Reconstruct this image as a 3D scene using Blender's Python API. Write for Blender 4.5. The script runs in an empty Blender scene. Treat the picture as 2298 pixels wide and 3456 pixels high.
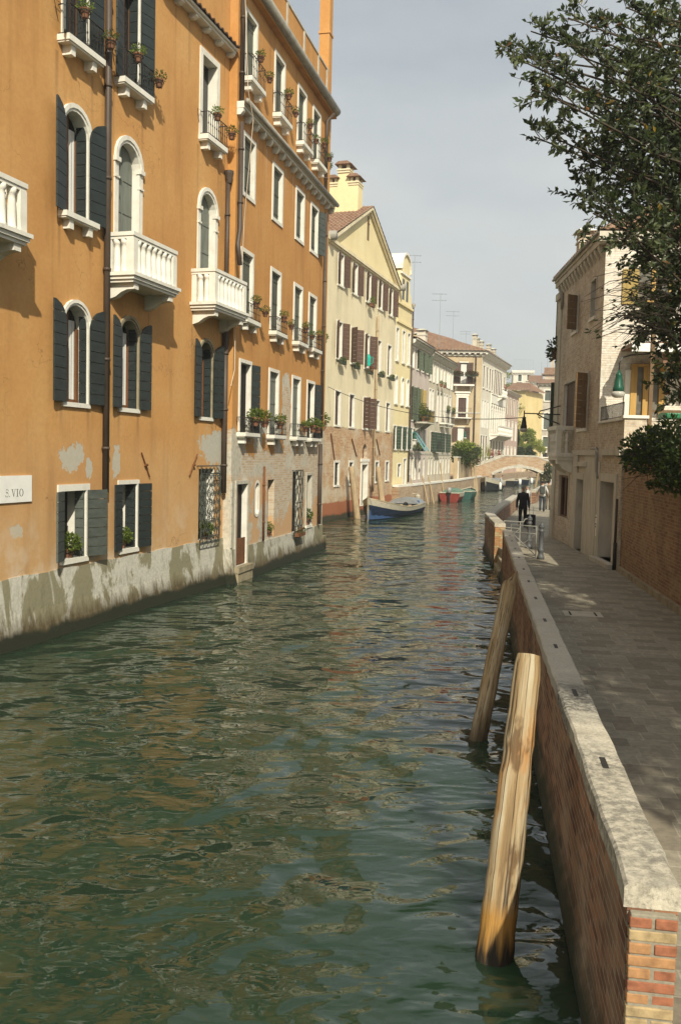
import bpy, bmesh, math, random
from mathutils import Vector, Matrix
R = random.Random(7)
PI = math.pi
rad = math.radians
scn = bpy.context.scene
COL = scn.collection

# ---------------------------------------------------------------- camera
CAM_H = 3.65                     # eye height above the water (standing on a bridge)
FPX, CX, CY = 3000.0, 1149.0, 1728.0   # focal length and centre in photo pixels
PITCH, ROLL = math.atan(198 / FPX), math.atan(.0244)
fwd = Vector((0, math.cos(PITCH), -math.sin(PITCH)))
rt = Vector((1, 0, 0)); up = rt.cross(fwd)
CR = rt * math.cos(ROLL) + up * math.sin(ROLL)
CU = -rt * math.sin(ROLL) + up * math.cos(ROLL)
cd = bpy.data.cameras.new('camera'); cam = bpy.data.objects.new('camera', cd); COL.objects.link(cam)
M = Matrix((CR, CU, -fwd)).transposed().to_4x4(); M.translation = (0, 0, CAM_H)
cam.matrix_world = M
cd.sensor_fit = 'VERTICAL'; cd.sensor_height = 24.0; cd.lens = 24.0 * FPX / 3456.0
cd.clip_start = .1; cd.clip_end = 3000
scn.camera = cam

def ray(u, v): return CR * ((u - CX) / FPX) - CU * ((v - CY) / FPX) + fwd
def on_z(u, v, z=0.0):           # point of the photo ray (u,v) on the level z
    d = ray(u, v); return Vector((0, 0, CAM_H)) + d * ((z - CAM_H) / d.z)
def on_y(u, v, y):               # point of the photo ray at depth y
    d = ray(u, v); return Vector((0, 0, CAM_H)) + d * (y / d.y)

# ---------------------------------------------------------------- light
SUN = Vector((.307, -1.30, 1.05)).normalized()
SUN_EL = math.asin(SUN.z)
wd = bpy.data.worlds.new('World'); scn.world = wd; wd.use_nodes = True
wt = wd.node_tree; wt.nodes.clear()
sky = wt.nodes.new('ShaderNodeTexSky'); sky.sky_type = 'NISHITA'; sky.sun_disc = False
sky.sun_elevation = SUN_EL; sky.sun_rotation = math.atan2(SUN.x, SUN.y)
sky.air_density = 1.0; sky.dust_density = 4.0; sky.ozone_density = 1.5; sky.altitude = 0
# a thin veil of high cloud over the sky
wc = wt.nodes.new('ShaderNodeTexCoord'); wn = wt.nodes.new('ShaderNodeTexNoise')
wm = wt.nodes.new('ShaderNodeMapping'); wm.inputs['Scale'].default_value = (1, 1, 2.4)
wt.links.new(wc.outputs['Generated'], wm.inputs[0]); wt.links.new(wm.outputs[0], wn.inputs['Vector'])
wn.inputs['Scale'].default_value = 2.2; wn.inputs['Detail'].default_value = 5
wr = wt.nodes.new('ShaderNodeValToRGB'); wr.color_ramp.elements[0].position = .35; wr.color_ramp.elements[1].position = .72
wr.color_ramp.elements[0].color = (.42, .42, .42, 1); wr.color_ramp.elements[1].color = (.92, .92, .92, 1)
wt.links.new(wn.outputs[0], wr.inputs[0])
wx = wt.nodes.new('ShaderNodeMix'); wx.data_type = 'RGBA'
wt.links.new(wr.outputs[0], wx.inputs[0]); wt.links.new(sky.outputs[0], wx.inputs[6])
wx.inputs[7].default_value = (6.45, 6.72, 6.55, 1)
# the veil thickens towards the horizon
wsp = wt.nodes.new('ShaderNodeSeparateXYZ'); wt.links.new(wc.outputs['Generated'], wsp.inputs[0])
wmr = wt.nodes.new('ShaderNodeMapRange'); wmr.inputs[1].default_value = .0; wmr.inputs[2].default_value = .40; wmr.inputs[3].default_value = .45; wmr.inputs[4].default_value = 0.0; wt.links.new(wsp.outputs[2], wmr.inputs[0])
wad = wt.nodes.new('ShaderNodeMath'); wad.operation = 'ADD'; wad.use_clamp = True; wt.links.new(wr.outputs[0], wad.inputs[0]); wt.links.new(wmr.outputs[0], wad.inputs[1]); wt.links.new(wad.outputs[0], wx.inputs[0])
bg = wt.nodes.new('ShaderNodeBackground'); bg.inputs[1].default_value = .085
wo = wt.nodes.new('ShaderNodeOutputWorld')
wt.links.new(wx.outputs[2], bg.inputs[0]); wt.links.new(bg.outputs[0], wo.inputs[0])
sl = bpy.data.lights.new('sun', 'SUN'); sl.energy = 4.4; sl.angle = rad(.7); sl.color = (1, .945, .79)
so = bpy.data.objects.new('sun', sl); COL.objects.link(so)
so.rotation_euler = (-SUN).to_track_quat('-Z', 'Y').to_euler()
scn.view_settings.view_transform = 'Standard'; scn.view_settings.look = 'None'
scn.view_settings.exposure = .35; scn.view_settings.gamma = 1
scn.render.engine = 'CYCLES'
scn.cycles.max_bounces = 6; scn.cycles.diffuse_bounces = 3; scn.cycles.glossy_bounces = 3
scn.cycles.transmission_bounces = 2; scn.cycles.transparent_max_bounces = 4
scn.cycles.caustics_reflective = False; scn.cycles.caustics_refractive = False

# ---------------------------------------------------------------- material kit
class T:
    def __init__(s, name):
        s.m = bpy.data.materials.new(name); s.m.use_nodes = True; s.t = s.m.node_tree; s.t.nodes.clear()
        s.out = s.n('ShaderNodeOutputMaterial'); s.p = s.n('ShaderNodeBsdfPrincipled')
        s.t.links.new(s.p.outputs[0], s.out.inputs[0]); s.c = s.n('ShaderNodeTexCoord').outputs['Object']
        s.p.inputs['Specular IOR Level'].default_value = .3
    def put(s, sock, v):
        if isinstance(v, bpy.types.NodeSocket): s.t.links.new(v, sock)
        else:
            if isinstance(v, tuple) and len(v) == 3 and sock.type == 'RGBA': v = (*v, 1)
            sock.default_value = v
    def n(s, typ, ins={}, **pr):
        nd = s.t.nodes.new(typ)
        for k, v in pr.items(): setattr(nd, k, v)
        for k, v in ins.items(): s.put(nd.inputs[k], v)
        return nd
    def m_(s, op, a, b=0.0, c=0.0, clamp=False):
        return s.n('ShaderNodeMath', {0: a, 1: b, 2: c}, operation=op, use_clamp=clamp).outputs[0]
    def mul(s, a, b): return s.m_('MULTIPLY', a, b)
    def add(s, a, b): return s.m_('ADD', a, b)
    def mix(s, f, a, b, bt='MIX'):
        return s.n('ShaderNodeMix', {0: f, 6: a, 7: b}, data_type='RGBA', blend_type=bt).outputs[2]
    def map(s, sc=(1, 1, 1), lo=(0, 0, 0), v=None):
        return s.n('ShaderNodeMapping', {0: v or s.c, 'Scale': sc, 'Location': lo}).outputs[0]
    def noise(s, scale, detail=4, rough=.55, v=None, dist=0.0):
        return s.n('ShaderNodeTexNoise', {'Vector': v or s.c, 'Scale': scale, 'Detail': detail, 'Roughness': rough, 'Distortion': dist}).outputs[0]
    def ramp(s, f, *st):
        r = s.n('ShaderNodeValToRGB', {0: f}); e = r.color_ramp.elements
        while len(e) < len(st): e.new(.5)
        for q, (p, c) in zip(e, st):
            q.position = p; q.color = (c, c, c, 1) if isinstance(c, (int, float)) else (*c, 1)
        return r.outputs[0]
    def sep(s, v=None):
        o = s.n('ShaderNodeSeparateXYZ', {0: v or s.c}).outputs; return o[0], o[1], o[2]
    def comb(s, x, y, z): return s.n('ShaderNodeCombineXYZ', {0: x, 1: y, 2: z}).outputs[0]
    def step(s, x, a, b):        # 0 at a, 1 at b
        return s.n('ShaderNodeMapRange', {0: x, 1: a, 2: b, 3: 0.0, 4: 1.0}, clamp=True).outputs[0]
    def bump(s, h, st=.4, d=.02, nrm=None):
        ins = {'Height': h, 'Strength': st, 'Distance': d}
        if nrm: ins['Normal'] = nrm
        return s.n('ShaderNodeBump', ins).outputs[0]
    def done(s, col, rough=.8, nrm=None, **k):
        s.put(s.p.inputs['Base Color'], col); s.put(s.p.inputs['Roughness'], rough)
        if nrm is not None: s.put(s.p.inputs['Normal'], nrm)
        for q, v in k.items(): s.put(s.p.inputs[q.replace('_', ' ')], v)
        return s.m

def streaks(t, x, z, lst, w=.07):    # rain streaks: (x, top, length) each starting under a ledge
    nz = t.add(t.noise(1.0, 4, .6, t.map((9, 9, .5))), -.5); m = None
    for (sx, zt, ln) in lst:
        dx = t.add(t.mul(t.m_('ABSOLUTE', t.add(x, -sx)), 1 / w), t.mul(nz, 2.2)); k = t.mul(t.mul(t.step(dx, 1.0, .2), t.step(z, zt - ln, zt)), t.step(z, zt + .02, zt)); m = k if m is None else t.m_('MAXIMUM', m, k)
    return m
def paint(name, c, rough=.6, var=.35, sc=6.0, wear=None, metal=0.0, stretch=(1, 1, 1)):
    t = T(name); a = t.noise(sc, 5, .6, t.map(stretch))
    d = tuple(x * (1 - var) for x in c); l = tuple(min(1, x * (1 + var * .8)) for x in c)
    col = t.ramp(a, (.25, d), (.5, c), (.78, l))
    if name.startswith(('shutter', 'door', 'terracotta')):      # no two leaves or pots have weathered alike
        rv = t.n('ShaderNodeObjectInfo').outputs['Random']; col = t.mix(.55, col, t.ramp(rv, (0.0, .35), (1.0, .72)), 'OVERLAY')
    if wear: col = t.mix(t.ramp(t.noise(sc * 2.3, 6, .7, t.map(stretch, (3, 1, 2))), (.60, 0), (.70, .75)), col, wear)
    return t.done(col, rough, t.bump(a, .25, .01), Metallic=metal)

def brickcol(t, light=False, c1=(.30, .13, .07), c2=(.42, .25, .13), mor=(.33, .29, .23), bw=.26, rh=.072, ms=.008):
    x, y, z = t.sep(); v = t.comb(t.add(x, y), z, 0.0)
    wob = t.noise(2.0, 2)
    b = t.n('ShaderNodeTexBrick', {'Vector': v, 'Color1': c1, 'Color2': c2, 'Mortar': mor, 'Scale': 1.0, 'Mortar Size': ms,
                                 'Mortar Smooth': .3, 'Bias': -.1, 'Brick Width': bw, 'Row Height': rh})
    return b.outputs[0], b.outputs[1], wob

def brick(name, c1, c2, mor, blot=(.5, .42, .30), blotf=.45, dark=(.10, .075, .05), darkf=.4, wet=None, bw=.26, rh=.072, ms=.008):
    t = T(name); col, fac, _ = brickcol(t, False, c1, c2, mor, bw, rh, ms)
    n1 = t.noise(1.1, 6, .6); n2 = t.noise(.45, 5, .65, t.map((1, 1, 1), (7, 3, 1))); n3 = t.noise(9, 4, .6)
    col = t.mix(t.mul(t.ramp(n1, (.45, 0), (.68, 1)), blotf), col, blot)
    col = t.mix(t.mul(t.ramp(n2, (.48, 0), (.72, 1)), darkf), col, dark)
    col = t.mix(t.ramp(n3, (.3, .35), (.7, 0)), col, (.06, .045, .03))
    if wet:
        z = t.sep()[2]; k = t.step(t.add(z, t.mul(t.add(n1, -.5), .5)), wet, wet - .28)
        col = t.mix(k, col, (.035, .036, .018))
    h = t.add(t.mul(fac, -1.0), t.mul(n3, .7))
    return t.done(col, .88, t.bump(h, .7, .012))

def plaster(name, c1, c2, c3, streak=.45, wet=None, patches=(), pcol=(.47, .45, .375), fine=.25):
    t = T(name); x, y, z = t.sep()
    a = t.noise(.55, 6, .6); b = t.noise(1.0, 5, .6, t.map((2.2, 2.2, .22))); f = t.noise(11, 5, .65)
    col = t.ramp(a, (.28, c2), (.52, c1), (.75, c3))
    col = t.mix(t.mul(t.ramp(b, (.52, 0), (.78, 1)), streak), col, tuple(q * .55 for q in c2))
    col = t.mix(t.mul(t.ramp(f, (.35, 1), (.6, 0)), fine), col, tuple(q * .6 for q in c1))
    h = t.add(t.mul(f, .4), a)
    if patches:
        msk = None
        w = t.add(t.noise(3.1, 5, .65, None, 1.2), -.5)
        for (ps, pz, rs, rz) in patches:
            dx = t.mul(t.add(x, -ps), 1 / rs); dz = t.mul(t.add(z, -pz), 1 / rz)
            d = t.m_('SQRT', t.add(t.mul(dx, dx), t.mul(dz, dz)))
            d = t.add(d, t.mul(w, 2.6))
            k = t.step(d, 1.0, .96)
            msk = k if msk is None else t.m_('MAXIMUM', msk, k)
        col = t.mix(msk, col, t.mix(t.ramp(f, (.3, .35), (.7, 0)), pcol, tuple(q * .6 for q in pcol)))
        h = t.add(h, t.mul(msk, -.8))
    if wet:
        k = t.step(t.add(z, t.mul(t.add(a, -.5), .8)), wet, wet - .5)
        col = t.mix(k, col, (.05, .05, .028))
    return t, col, h

MAT = {}
def make_materials():
    # --- orange plaster, first house: faded and bleached towards the ground
    t, col, h = plaster('orange_plaster', (.54, .285, .096), (.46, .222, .070), (.58, .345, .135), .6,
        patches=((2.15, 3.44, .42, .26), (2.74, 3.22, .11, .20), (3.78, 3.3, .15, .34), (8.7, 3.72, .85, .45), (.45, 2.1, .16, .12), (9.1, 3.2, .30, .6)))
    x, y, z = t.sep(); n = t.noise(.9, 5, .6)
    stk = streaks(t, x, z, ((1.62, 11.0, 1.5), (2.78, 11.0, 1.2), (3.56, 11.0, 1.3), (4.74, 11.0, 1.7), (7.42, 11.2, 1.4), (8.62, 11.2, 1.7), (3.42, 6.7, 1.3), (5.1, 6.7, 1.6), (7.25, 6.75, 1.2), (9.0, 6.75, 1.5), (6.2, 13.9, 1.0), (6.9, 13.9, 1.4), (7.6, 13.9, .9), (8.3, 13.9, 1.3), (8.9, 13.9, 1.1), (1.7, 7.9, 1.1), (2.75, 7.9, .9), (1.8, 4.4, .7), (2.7, 4.4, .8), (3.85, 4.4, .6), (4.65, 4.4, .8)))
    col = t.mix(t.mul(stk, .5), col, (.20, .10, .04))
    fade = t.step(t.add(z, t.mul(n, 2.5)), 5.6, 2.2)
    # the bleaching leaves the bared render grey: only the colour coat fades
    col = t.mix(t.mul(fade, .45), col, (.58, .41, .235), 'MIX')
    bl = t.noise(1.7, 6, .62, t.map((1, 1, .8), (5, 2, 9))); low = t.step(t.add(z, t.mul(n, 1.4)), 3.4, 1.9)
    col = t.mix(t.mul(t.mul(low, t.ramp(bl, (.48, 0), (.62, 1))), .6), col, (.62, .50, .37))
    vc = t.n('ShaderNodeTexVoronoi', {'Vector': t.add(0, 0) if False else t.map((1, 1, 1.0), (0, 0, 0), t.n('ShaderNodeVectorMath', {0: t.c, 1: t.n('ShaderNodeTexNoise', {'Vector': t.c, 'Scale': 2.5, 'Detail': 4}).outputs[1]}, operation='ADD').outputs[0]), 'Scale': .55}, feature='DISTANCE_TO_EDGE').outputs[0]
    col = t.mix(t.mul(t.mul(t.step(vc, .006, .002), t.ramp(t.noise(.5, 2), (.5, 0), (.6, 1))), .55), col, (.16, .08, .03))
    MAT['orange'] = t.done(col, .9, t.bump(h, .3, .012))
    # --- second house: orange above, grey render and bare brick below
    t, col, h = plaster('orange_plaster_peeling', (.52, .258, .078), (.43, .20, .060), (.56, .30, .108), .6)
    x, y, z = t.sep()
    n1 = t.add(t.noise(.75, 6, .6, dist=.4), -.5); n2 = t.add(t.noise(.55, 6, .62, t.map((1, 1, .7), (11, 4, 2))), -.5)
    zz = t.add(z, t.mul(n1, 5.2))
    k1 = t.mul(t.step(zz, 4.35, 4.2), t.step(t.add(z, t.mul(n2, 3.0)), .35, .5))
    f = t.noise(7, 5, .65)
    rend = t.ramp(f, (.25, (.30, .27, .21)), (.5, (.49, .45, .36)), (.8, (.60, .55, .45)))
    rend = t.mix(t.ramp(t.noise(1.3, 6, .65, t.map((1, 1, .7), (4, 4, 1))), (.50, 0), (.64, .7)), rend, (.63, .56, .45))
    rend = t.mix(t.ramp(t.noise(2.6, 6, .7, t.map((1, 1, 1), (9, 1, 4))), (.60, 0), (.66, .75)), rend, (.30, .20, .12))
    bc, bf, _ = brickcol(t, c1=(.45, .31, .19), c2=(.57, .47, .34), mor=(.54, .49, .40))
    n3 = t.add(t.noise(.8, 6, .6, t.map((1, 1, 1), (2, 8, 5))), -.5)
    k2 = t.mul(t.step(t.add(n2, t.mul(n1, .6)), .0, .03), 1.0)
    k2b = t.mul(t.mul(k2, t.step(z, 1.0, 1.1)), .9)
    under = t.mix(k2b, rend, bc)
    kk = t.mul(t.mul(t.step(t.add(n3, t.mul(n2, -.5)), .02, .05), t.step(z, 3.0, 2.7)), t.step(z, .85, 1.0))
    under = t.mix(t.mul(kk, .9), under, (.56, .33, .16))
    col = t.mix(k1, col, under)
    stk = streaks(t, x, z, ((.9, 12.5, 1.4), (1.7, 12.5, .8), (2.5, 12.5, 1.8), (3.3, 12.5, .9), (4.4, 12.5, 1.5), (5.2, 12.5, 1.9), (6.4, 12.5, 1.0), (7.0, 12.5, 1.6), (8.3, 12.5, 1.2), (9.1, 12.5, 1.5)), .06)
    col = t.mix(t.mul(stk, .55), col, (.52, .42, .33))
    stk = streaks(t, x, z, ((.5, 13.55, .8), (1.45, 13.55, .6), (3.1, 13.55, .7), (4.05, 13.55, .8), (5.6, 13.55, .6), (.5, 7.15, 1.0), (1.45, 7.15, .8), (3.1, 7.15, .9), (4.05, 7.15, 1.1), (5.6, 7.15, .8), (6.5, 7.15, .9), (7.4, 7.15, .8), (8.3, 7.15, 1.0)))
    col = t.mix(t.mul(stk, .5), col, (.17, .08, .035))
    # a bared tongue of brick beside the third bay
    dx = t.mul(t.add(x, -5.0), 1 / .55); dz = t.mul(t.add(z, -4.9), 1 / 1.2)
    d = t.add(t.m_('SQRT', t.add(t.mul(dx, dx), t.mul(dz, dz))), t.mul(n1, 2.2))
    col = t.mix(t.step(d, 1.0, .93), col, t.mix(t.step(d, .72, .66), rend, bc))
    h = t.add(h, t.add(t.mul(k1, -1.2), t.mul(t.mul(t.mul(k2b, k1), bf), -1.0)))
    MAT['orange_b'] = t.done(col, .9, t.bump(h, .45, .02))
    # --- canal plinth: pale render with algae
    t = T('plinth_render'); x, y, z = t.sep(); v = t.map((1, 1, .45))
    n1 = t.noise(1.3, 6, .62, v, .5); n2 = t.noise(5, 5, .65, t.map((1.4, 1.4, .35))); f = t.noise(16, 4, .6)
    col = t.ramp(f, (.3, (.42, .40, .33)), (.6, (.55, .52, .44)))
    col = t.mix(t.mul(t.ramp(n1, (.49, 0), (.53, 1)), .85), col, (.20, .175, .092))
    col = t.mix(t.ramp(n2, (.56, 0), (.72, .6)), col, (.16, .14, .085))
    col = t.mix(t.step(t.add(z, t.mul(t.add(n2, -.5), .9)), .60, .22), col, (.085, .062, .030))
    col = t.mix(t.step(t.add(z, t.mul(t.add(n1, -.5), .4)), .30, .20), col, (.018, .020, .010))
    MAT['plinth'] = t.done(col, .75, t.bump(t.add(f, n1), .5, .02))
    # --- yellow house: plaster above, brick below 5.1 m
    t, col, h = plaster('yellow_plaster_over_brick', (.73, .63, .42), (.62, .54, .37), (.78, .69, .49), .55)
    x, y, z = t.sep(); n1 = t.add(t.noise(.9, 6, .6), -.5); n2 = t.noise(.6, 5, .6, t.map((1, 1, 1), (5, 0, 3)))
    bc, bf, _ = brickcol(t, c1=(.38, .19, .09), c2=(.52, .36, .20), mor=(.47, .41, .30), bw=.3, rh=.09)
    bc = t.mix(t.ramp(n2, (.45, 0), (.6, .8)), bc, (.55, .47, .34)); bc = t.mix(t.ramp(t.noise(.9, 6, .65, t.map((1, 1, 1.3), (3, 3, 8))), (.52, 0), (.64, .75)), bc, (.46, .27, .12)); bc = t.mix(t.ramp(t.noise(2.2, 6, .7, t.map((1, 1, 1), (13, 3, 8))), (.58, 0), (.68, .7)), bc, (.20, .13, .08))
    bc = t.mix(t.step(t.add(z, t.mul(n1, .5)), 1.0, .92), bc, (.33, .12, .055))
    bc = t.mix(t.step(t.add(z, t.mul(n1, .4)), .35, .2), bc, (.05, .045, .025))
    k = t.step(t.add(z, t.mul(n1, .55)), 5.12, 5.04)
    MAT['yellow_c'] = t.done(t.mix(k, col, bc), .9, t.bump(t.add(h, t.mul(k, -1.5)), .4, .02))
    for nm, a, b, c, s in (('yellow_d', (.76, .64, .36), (.70, .58, .33), (.80, .70, .43), .25), ('pink_grey', (.55, .46, .40), (.44, .37, .32), (.62, .54, .47), .7),
                           ('stone_cream', (.55, .49, .37), (.43, .38, .29), (.64, .58, .46), .7), ('ochre_f', (.47, .37, .23), (.38, .28, .16), (.54, .46, .31), .6),
                           ('pale_wall', (.66, .61, .50), (.56, .52, .42), (.72, .67, .57), .5), ('pink_g', (.50, .37, .30), (.42, .31, .25), (.56, .43, .35), .5),
                           ('yellow_h', (.70, .56, .27), (.62, .49, .23), (.75, .62, .34), .35), ('grey_j', (.50, .46, .38), (.40, .36, .29), (.58, .53, .44), .6),
                           ('beige_ground', (.42, .36, .27), (.31, .26, .19), (.50, .44, .34), .7)):
        t, col, h = plaster(nm + '_plaster', a, b, c, s); MAT[nm] = t.done(col, .9, t.bump(h, .3, .012))
    # --- brickwork
    MAT['brick_k'] = brick('brick_pale', (.50, .38, .26), (.68, .58, .43), (.62, .56, .46), (.76, .69, .55), .75, darkf=.22)
    MAT['brick_white'] = brick('brick_limewashed', (.70, .62, .50), (.80, .75, .65), (.62, .55, .45), (.82, .78, .70), .8, (.55, .42, .30), .25)
    MAT['brick_wall'] = brick('brick_garden_wall', (.24, .11, .05), (.38, .23, .11), (.34, .27, .17), (.44, .34, .18), .5, (.045, .035, .022), .7)
    MAT['brick_parapet'] = brick('brick_parapet', (.15, .055, .032), (.46, .22, .11), (.36, .29, .20), (.46, .36, .23), .5, (.075, .055, .038), .6, wet=.42)
    MAT['brick_bridge'] = brick('brick_bridge', (.40, .24, .13), (.52, .38, .24), (.48, .42, .32), (.55, .46, .34), .5, rh=.11, bw=.42, darkf=.2)
    MAT['brick_red'] = paint('red_brick', (.30, .115, .06), .88, .5, 14, (.24, .17, .10)); MAT['brick_yellow'] = paint('yellow_brick', (.37, .27, .14), .88, .5, 14, (.25, .19, .12))
    MAT['brick_orange'] = paint('orange_brick', (.36, .19, .085), .88, .5, 14, (.26, .19, .11)); MAT['mortar'] = paint('mortar', (.26, .23, .17), .95, .3, 30)
    # --- stone
    t = T('istrian_stone'); a = t.noise(3, 6, .6); b = t.noise(2, 5, .6, t.map((3, 3, .5)))
    col = t.ramp(a, (.25, (.62, .58, .49)), (.6, (.74, .71, .62)))
    col = t.mix(t.ramp(b, (.58, 0), (.78, .55)), col, (.35, .32, .25)); MAT['stone'] = t.done(col, .7, t.bump(a, .25, .015))
    t = T('coping_stone'); a = t.noise(2.2, 6, .65); b = t.noise(14, 6, .7); v = t.n('ShaderNodeTexVoronoi', {'Vector': t.c, 'Scale': 9.0}, feature='DISTANCE_TO_EDGE').outputs[0]
    col = t.ramp(a, (.3, (.45, .40, .30)), (.5, (.56, .50, .385)), (.72, (.64, .58, .46)))
    col = t.mix(t.ramp(t.noise(38, 5, .7), (.34, .65), (.50, 0)), col, (.20, .18, .14))
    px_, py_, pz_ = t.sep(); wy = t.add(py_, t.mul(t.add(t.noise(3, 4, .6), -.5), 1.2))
    col = t.mix(t.mul(t.step(wy, 2.6, 3.6), .55), col, (.33, .315, .275))  # greyer past the near stones: weathering, with shade also put into the colour
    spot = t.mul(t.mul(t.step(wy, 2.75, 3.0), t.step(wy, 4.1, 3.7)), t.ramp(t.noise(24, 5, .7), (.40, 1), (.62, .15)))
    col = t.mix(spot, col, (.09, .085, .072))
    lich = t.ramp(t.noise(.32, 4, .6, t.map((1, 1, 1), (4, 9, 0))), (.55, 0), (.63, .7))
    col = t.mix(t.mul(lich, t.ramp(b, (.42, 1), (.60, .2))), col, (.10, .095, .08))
    MAT['coping'] = t.done(col, .85, t.bump(t.add(b, t.m_('MINIMUM', v, .12)), .55, .015))
    MAT['stone_old'] = paint('weathered_stone', (.46, .43, .35), .85, .35, 3, (.25, .23, .17)); MAT['stone_dark'] = paint('weathered_dark_stone', (.30, .25, .16), .85, .45, 3, (.16, .13, .08))
    MAT['stone_dim'] = paint('grey_dressed_stone', (.50, .46, .37), .85, .25, 3, (.34, .29, .21), stretch=(1, 1, .3))
    # --- paving
    t = T('trachyte_paving'); x, y, z = t.sep(t.n('ShaderNodeMapping', {0: t.c, 'Rotation': (0, 0, .15)}).outputs[0]); v = t.comb(x, y, 0.0)
    b = t.n('ShaderNodeTexBrick', {'Vector': v, 'Color1': (.30, .265, .195), 'Color2': (.39, .345, .255), 'Mortar': (.44, .39, .29), 'Scale': 1.0, 'Mortar Size': .009,
            'Mortar Smooth': .2, 'Bias': 0.0, 'Brick Width': .47, 'Row Height': .28}, offset=.37, squash=.75, squash_frequency=3)
    sp = t.n('ShaderNodeTexBrick', {'Vector': v, 'Color1': (0, 0, 0), 'Color2': (1, 1, 1), 'Mortar': (.5, .5, .5), 'Scale': 1.0, 'Mortar Size': 0.0, 'Bias': 0.0,
            'Brick Width': .47, 'Row Height': .28}, offset=.37, squash=.75, squash_frequency=3).outputs[0]
    n1 = t.noise(1.2, 6, .6); n2 = t.noise(13, 5, .65)
    col = t.mix(t.ramp(sp, (.66, 0), (.72, .6)), b.outputs[0], (.165, .135, .095))
    col = t.mix(t.ramp(n1, (.45, 0), (.7, .4)), col, (.20, .175, .125)); col = t.mix(t.ramp(n2, (.3, .45), (.6, 0)), col, (.09, .08, .065))
    MAT['paving'] = t.done(col, .72, t.bump(t.add(t.mul(b.outputs[1], -.8), t.mul(n2, .5)), .5, .01))
    # --- roofs
    t = T('roof_tiles'); a = t.noise(4, 5, .65); b = t.noise(.8, 4, .6)
    col = t.ramp(a, (.25, (.13, .078, .053)), (.5, (.24, .14, .09)), (.75, (.34, .225, .155)))
    MAT['tiles'] = t.done(t.mix(t.ramp(b, (.5, 0), (.75, .5)), col, (.34, .27, .18)), .9, t.bump(a, .4, .02))
    # --- paint, wood, metal
    MAT['shutter'] = paint('shutter_dark_green', (.023, .030, .029), .5, .35, 5, (.055, .063, .058), stretch=(1, 1, 3))
    MAT['shutter_grey'] = paint('shutter_faded_green', (.075, .085, .072), .65, .35, 6, (.15, .15, .12), stretch=(1, 1, 2))
    MAT['door_grey'] = paint('door_weathered_green', (.15, .16, .135), .7, .3, 4, (.24, .23, .19), stretch=(2, 2, .4))
    MAT['shutter_old'] = paint('shutter_worn_green', (.085, .088, .066), .75, .45, 5, (.20, .185, .14), stretch=(2, 2, .5))
    MAT['shutter_brown'] = paint('shutter_brown', (.085, .048, .034), .65, .3, 4, stretch=(2, 2, .5))
    MAT['shutter_green'] = paint('shutter_olive', (.082, .100, .064), .65, .35, 4, stretch=(2, 2, .5))
    MAT['shutter_dgreen'] = paint('shutter_bottle_green', (.035, .055, .035), .6, .3, 4)
    MAT['shutter_ochre'] = paint('shutter_ochre', (.34, .24, .07), .6, .3, 5, stretch=(2, 2, .5))
    MAT['shutter_tan'] = paint('shutter_tan', (.17, .105, .05), .65, .3, 4, stretch=(2, 2, .4))
    MAT['wood'] = paint('window_wood', (.15, .065, .026), .55, .3, 6, stretch=(3, 3, .4))
    MAT['wood_yellow'] = paint('veranda_wood', (.42, .25, .07), .5, .25, 6, stretch=(3, 3, .4)); MAT['plank'] = paint('deck_plank', (.52, .38, .24), .75, .25, 5)
    MAT['iron'] = paint('wrought_iron', (.028, .024, .020), .6, .4, 20); MAT['iron_grey'] = paint('cast_iron_grey', (.085, .088, .088), .5, .35, 12)
    MAT['iron_green'] = paint('grille_iron', (.045, .050, .040), .6, .4, 20, (.12, .07, .035)); MAT['rust'] = paint('rusty_iron', (.16, .065, .025), .85, .5, 16)
    MAT['gate'] = paint('gate_paint', (.30, .29, .25), .6, .3, 10); MAT['pipe'] = paint('drainpipe_brown', (.070, .050, .036), .5, .3, 7, stretch=(1, 1, .3))
    MAT['zinc'] = paint('zinc_gutter', (.30, .28, .235), .5, .35, 3, (.18, .16, .12)); MAT['cable'] = paint('cable_dark', (.06, .055, .05), .7)
    MAT['cable_white'] = paint('cable_white', (.62, .50, .36), .7, .1); MAT['terracotta'] = paint('terracotta', (.17, .078, .042), .85, .35, 12); MAT['box_green'] = paint('planter_green', (.035, .045, .025), .7)
    MAT['bracket_black'] = paint('pot_basket', (.03, .022, .018), .7); MAT['curtain'] = paint('curtain', (.62, .60, .55), .9, .12, 3, stretch=(9, 9, .3))
    MAT['sign'] = paint('sign_white', (.80, .78, .72), .8, .08, 5); MAT['ink'] = paint('sign_letters', (.10, .095, .08), .9, .3, 20)
    t = T('dark_glass'); MAT['glass'] = t.done(t.ramp(t.noise(1.5), (.35, (.010, .010, .010)), (.7, (.035, .035, .034))), .12)
    t = T('veranda_glass'); MAT['glass_warm'] = t.done(t.ramp(t.noise(2.5), (.35, (.09, .085, .07)), (.7, (.19, .17, .135))), .2)
    MAT['void'] = paint('dark_interior', (.016, .013, .011), .95); MAT['lampglass'] = paint('lamp_glass', (.42, .40, .35), .25, .12, 9)
    MAT['lamp_green'] = paint('lamp_green', (.012, .075, .045), .35, .3, 9); MAT['lamp_dark'] = paint('lamp_dark', (.018, .022, .020), .45)
    # --- mooring poles
    t = T('pole_wood'); x, y, z = t.sep(); t.c = t.comb(t.add(x, t.mul(z, -.162)), t.add(y, t.mul(z, -.372)), z); v = t.map((7, 7, .35)); a = t.noise(2.2, 6, .6, v, .3); b = t.noise(1.4, 4, .6, t.map((1.6, 1.6, .9), (3, 1, 2))); g = t.noise(6, 4, .6, t.map((5, 5, .045)))
    col = t.ramp(a, (.28, (.13, .08, .036)), (.45, (.29, .195, .092)), (.62, (.40, .325, .205)), (.78, (.46, .41, .31)))
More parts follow.
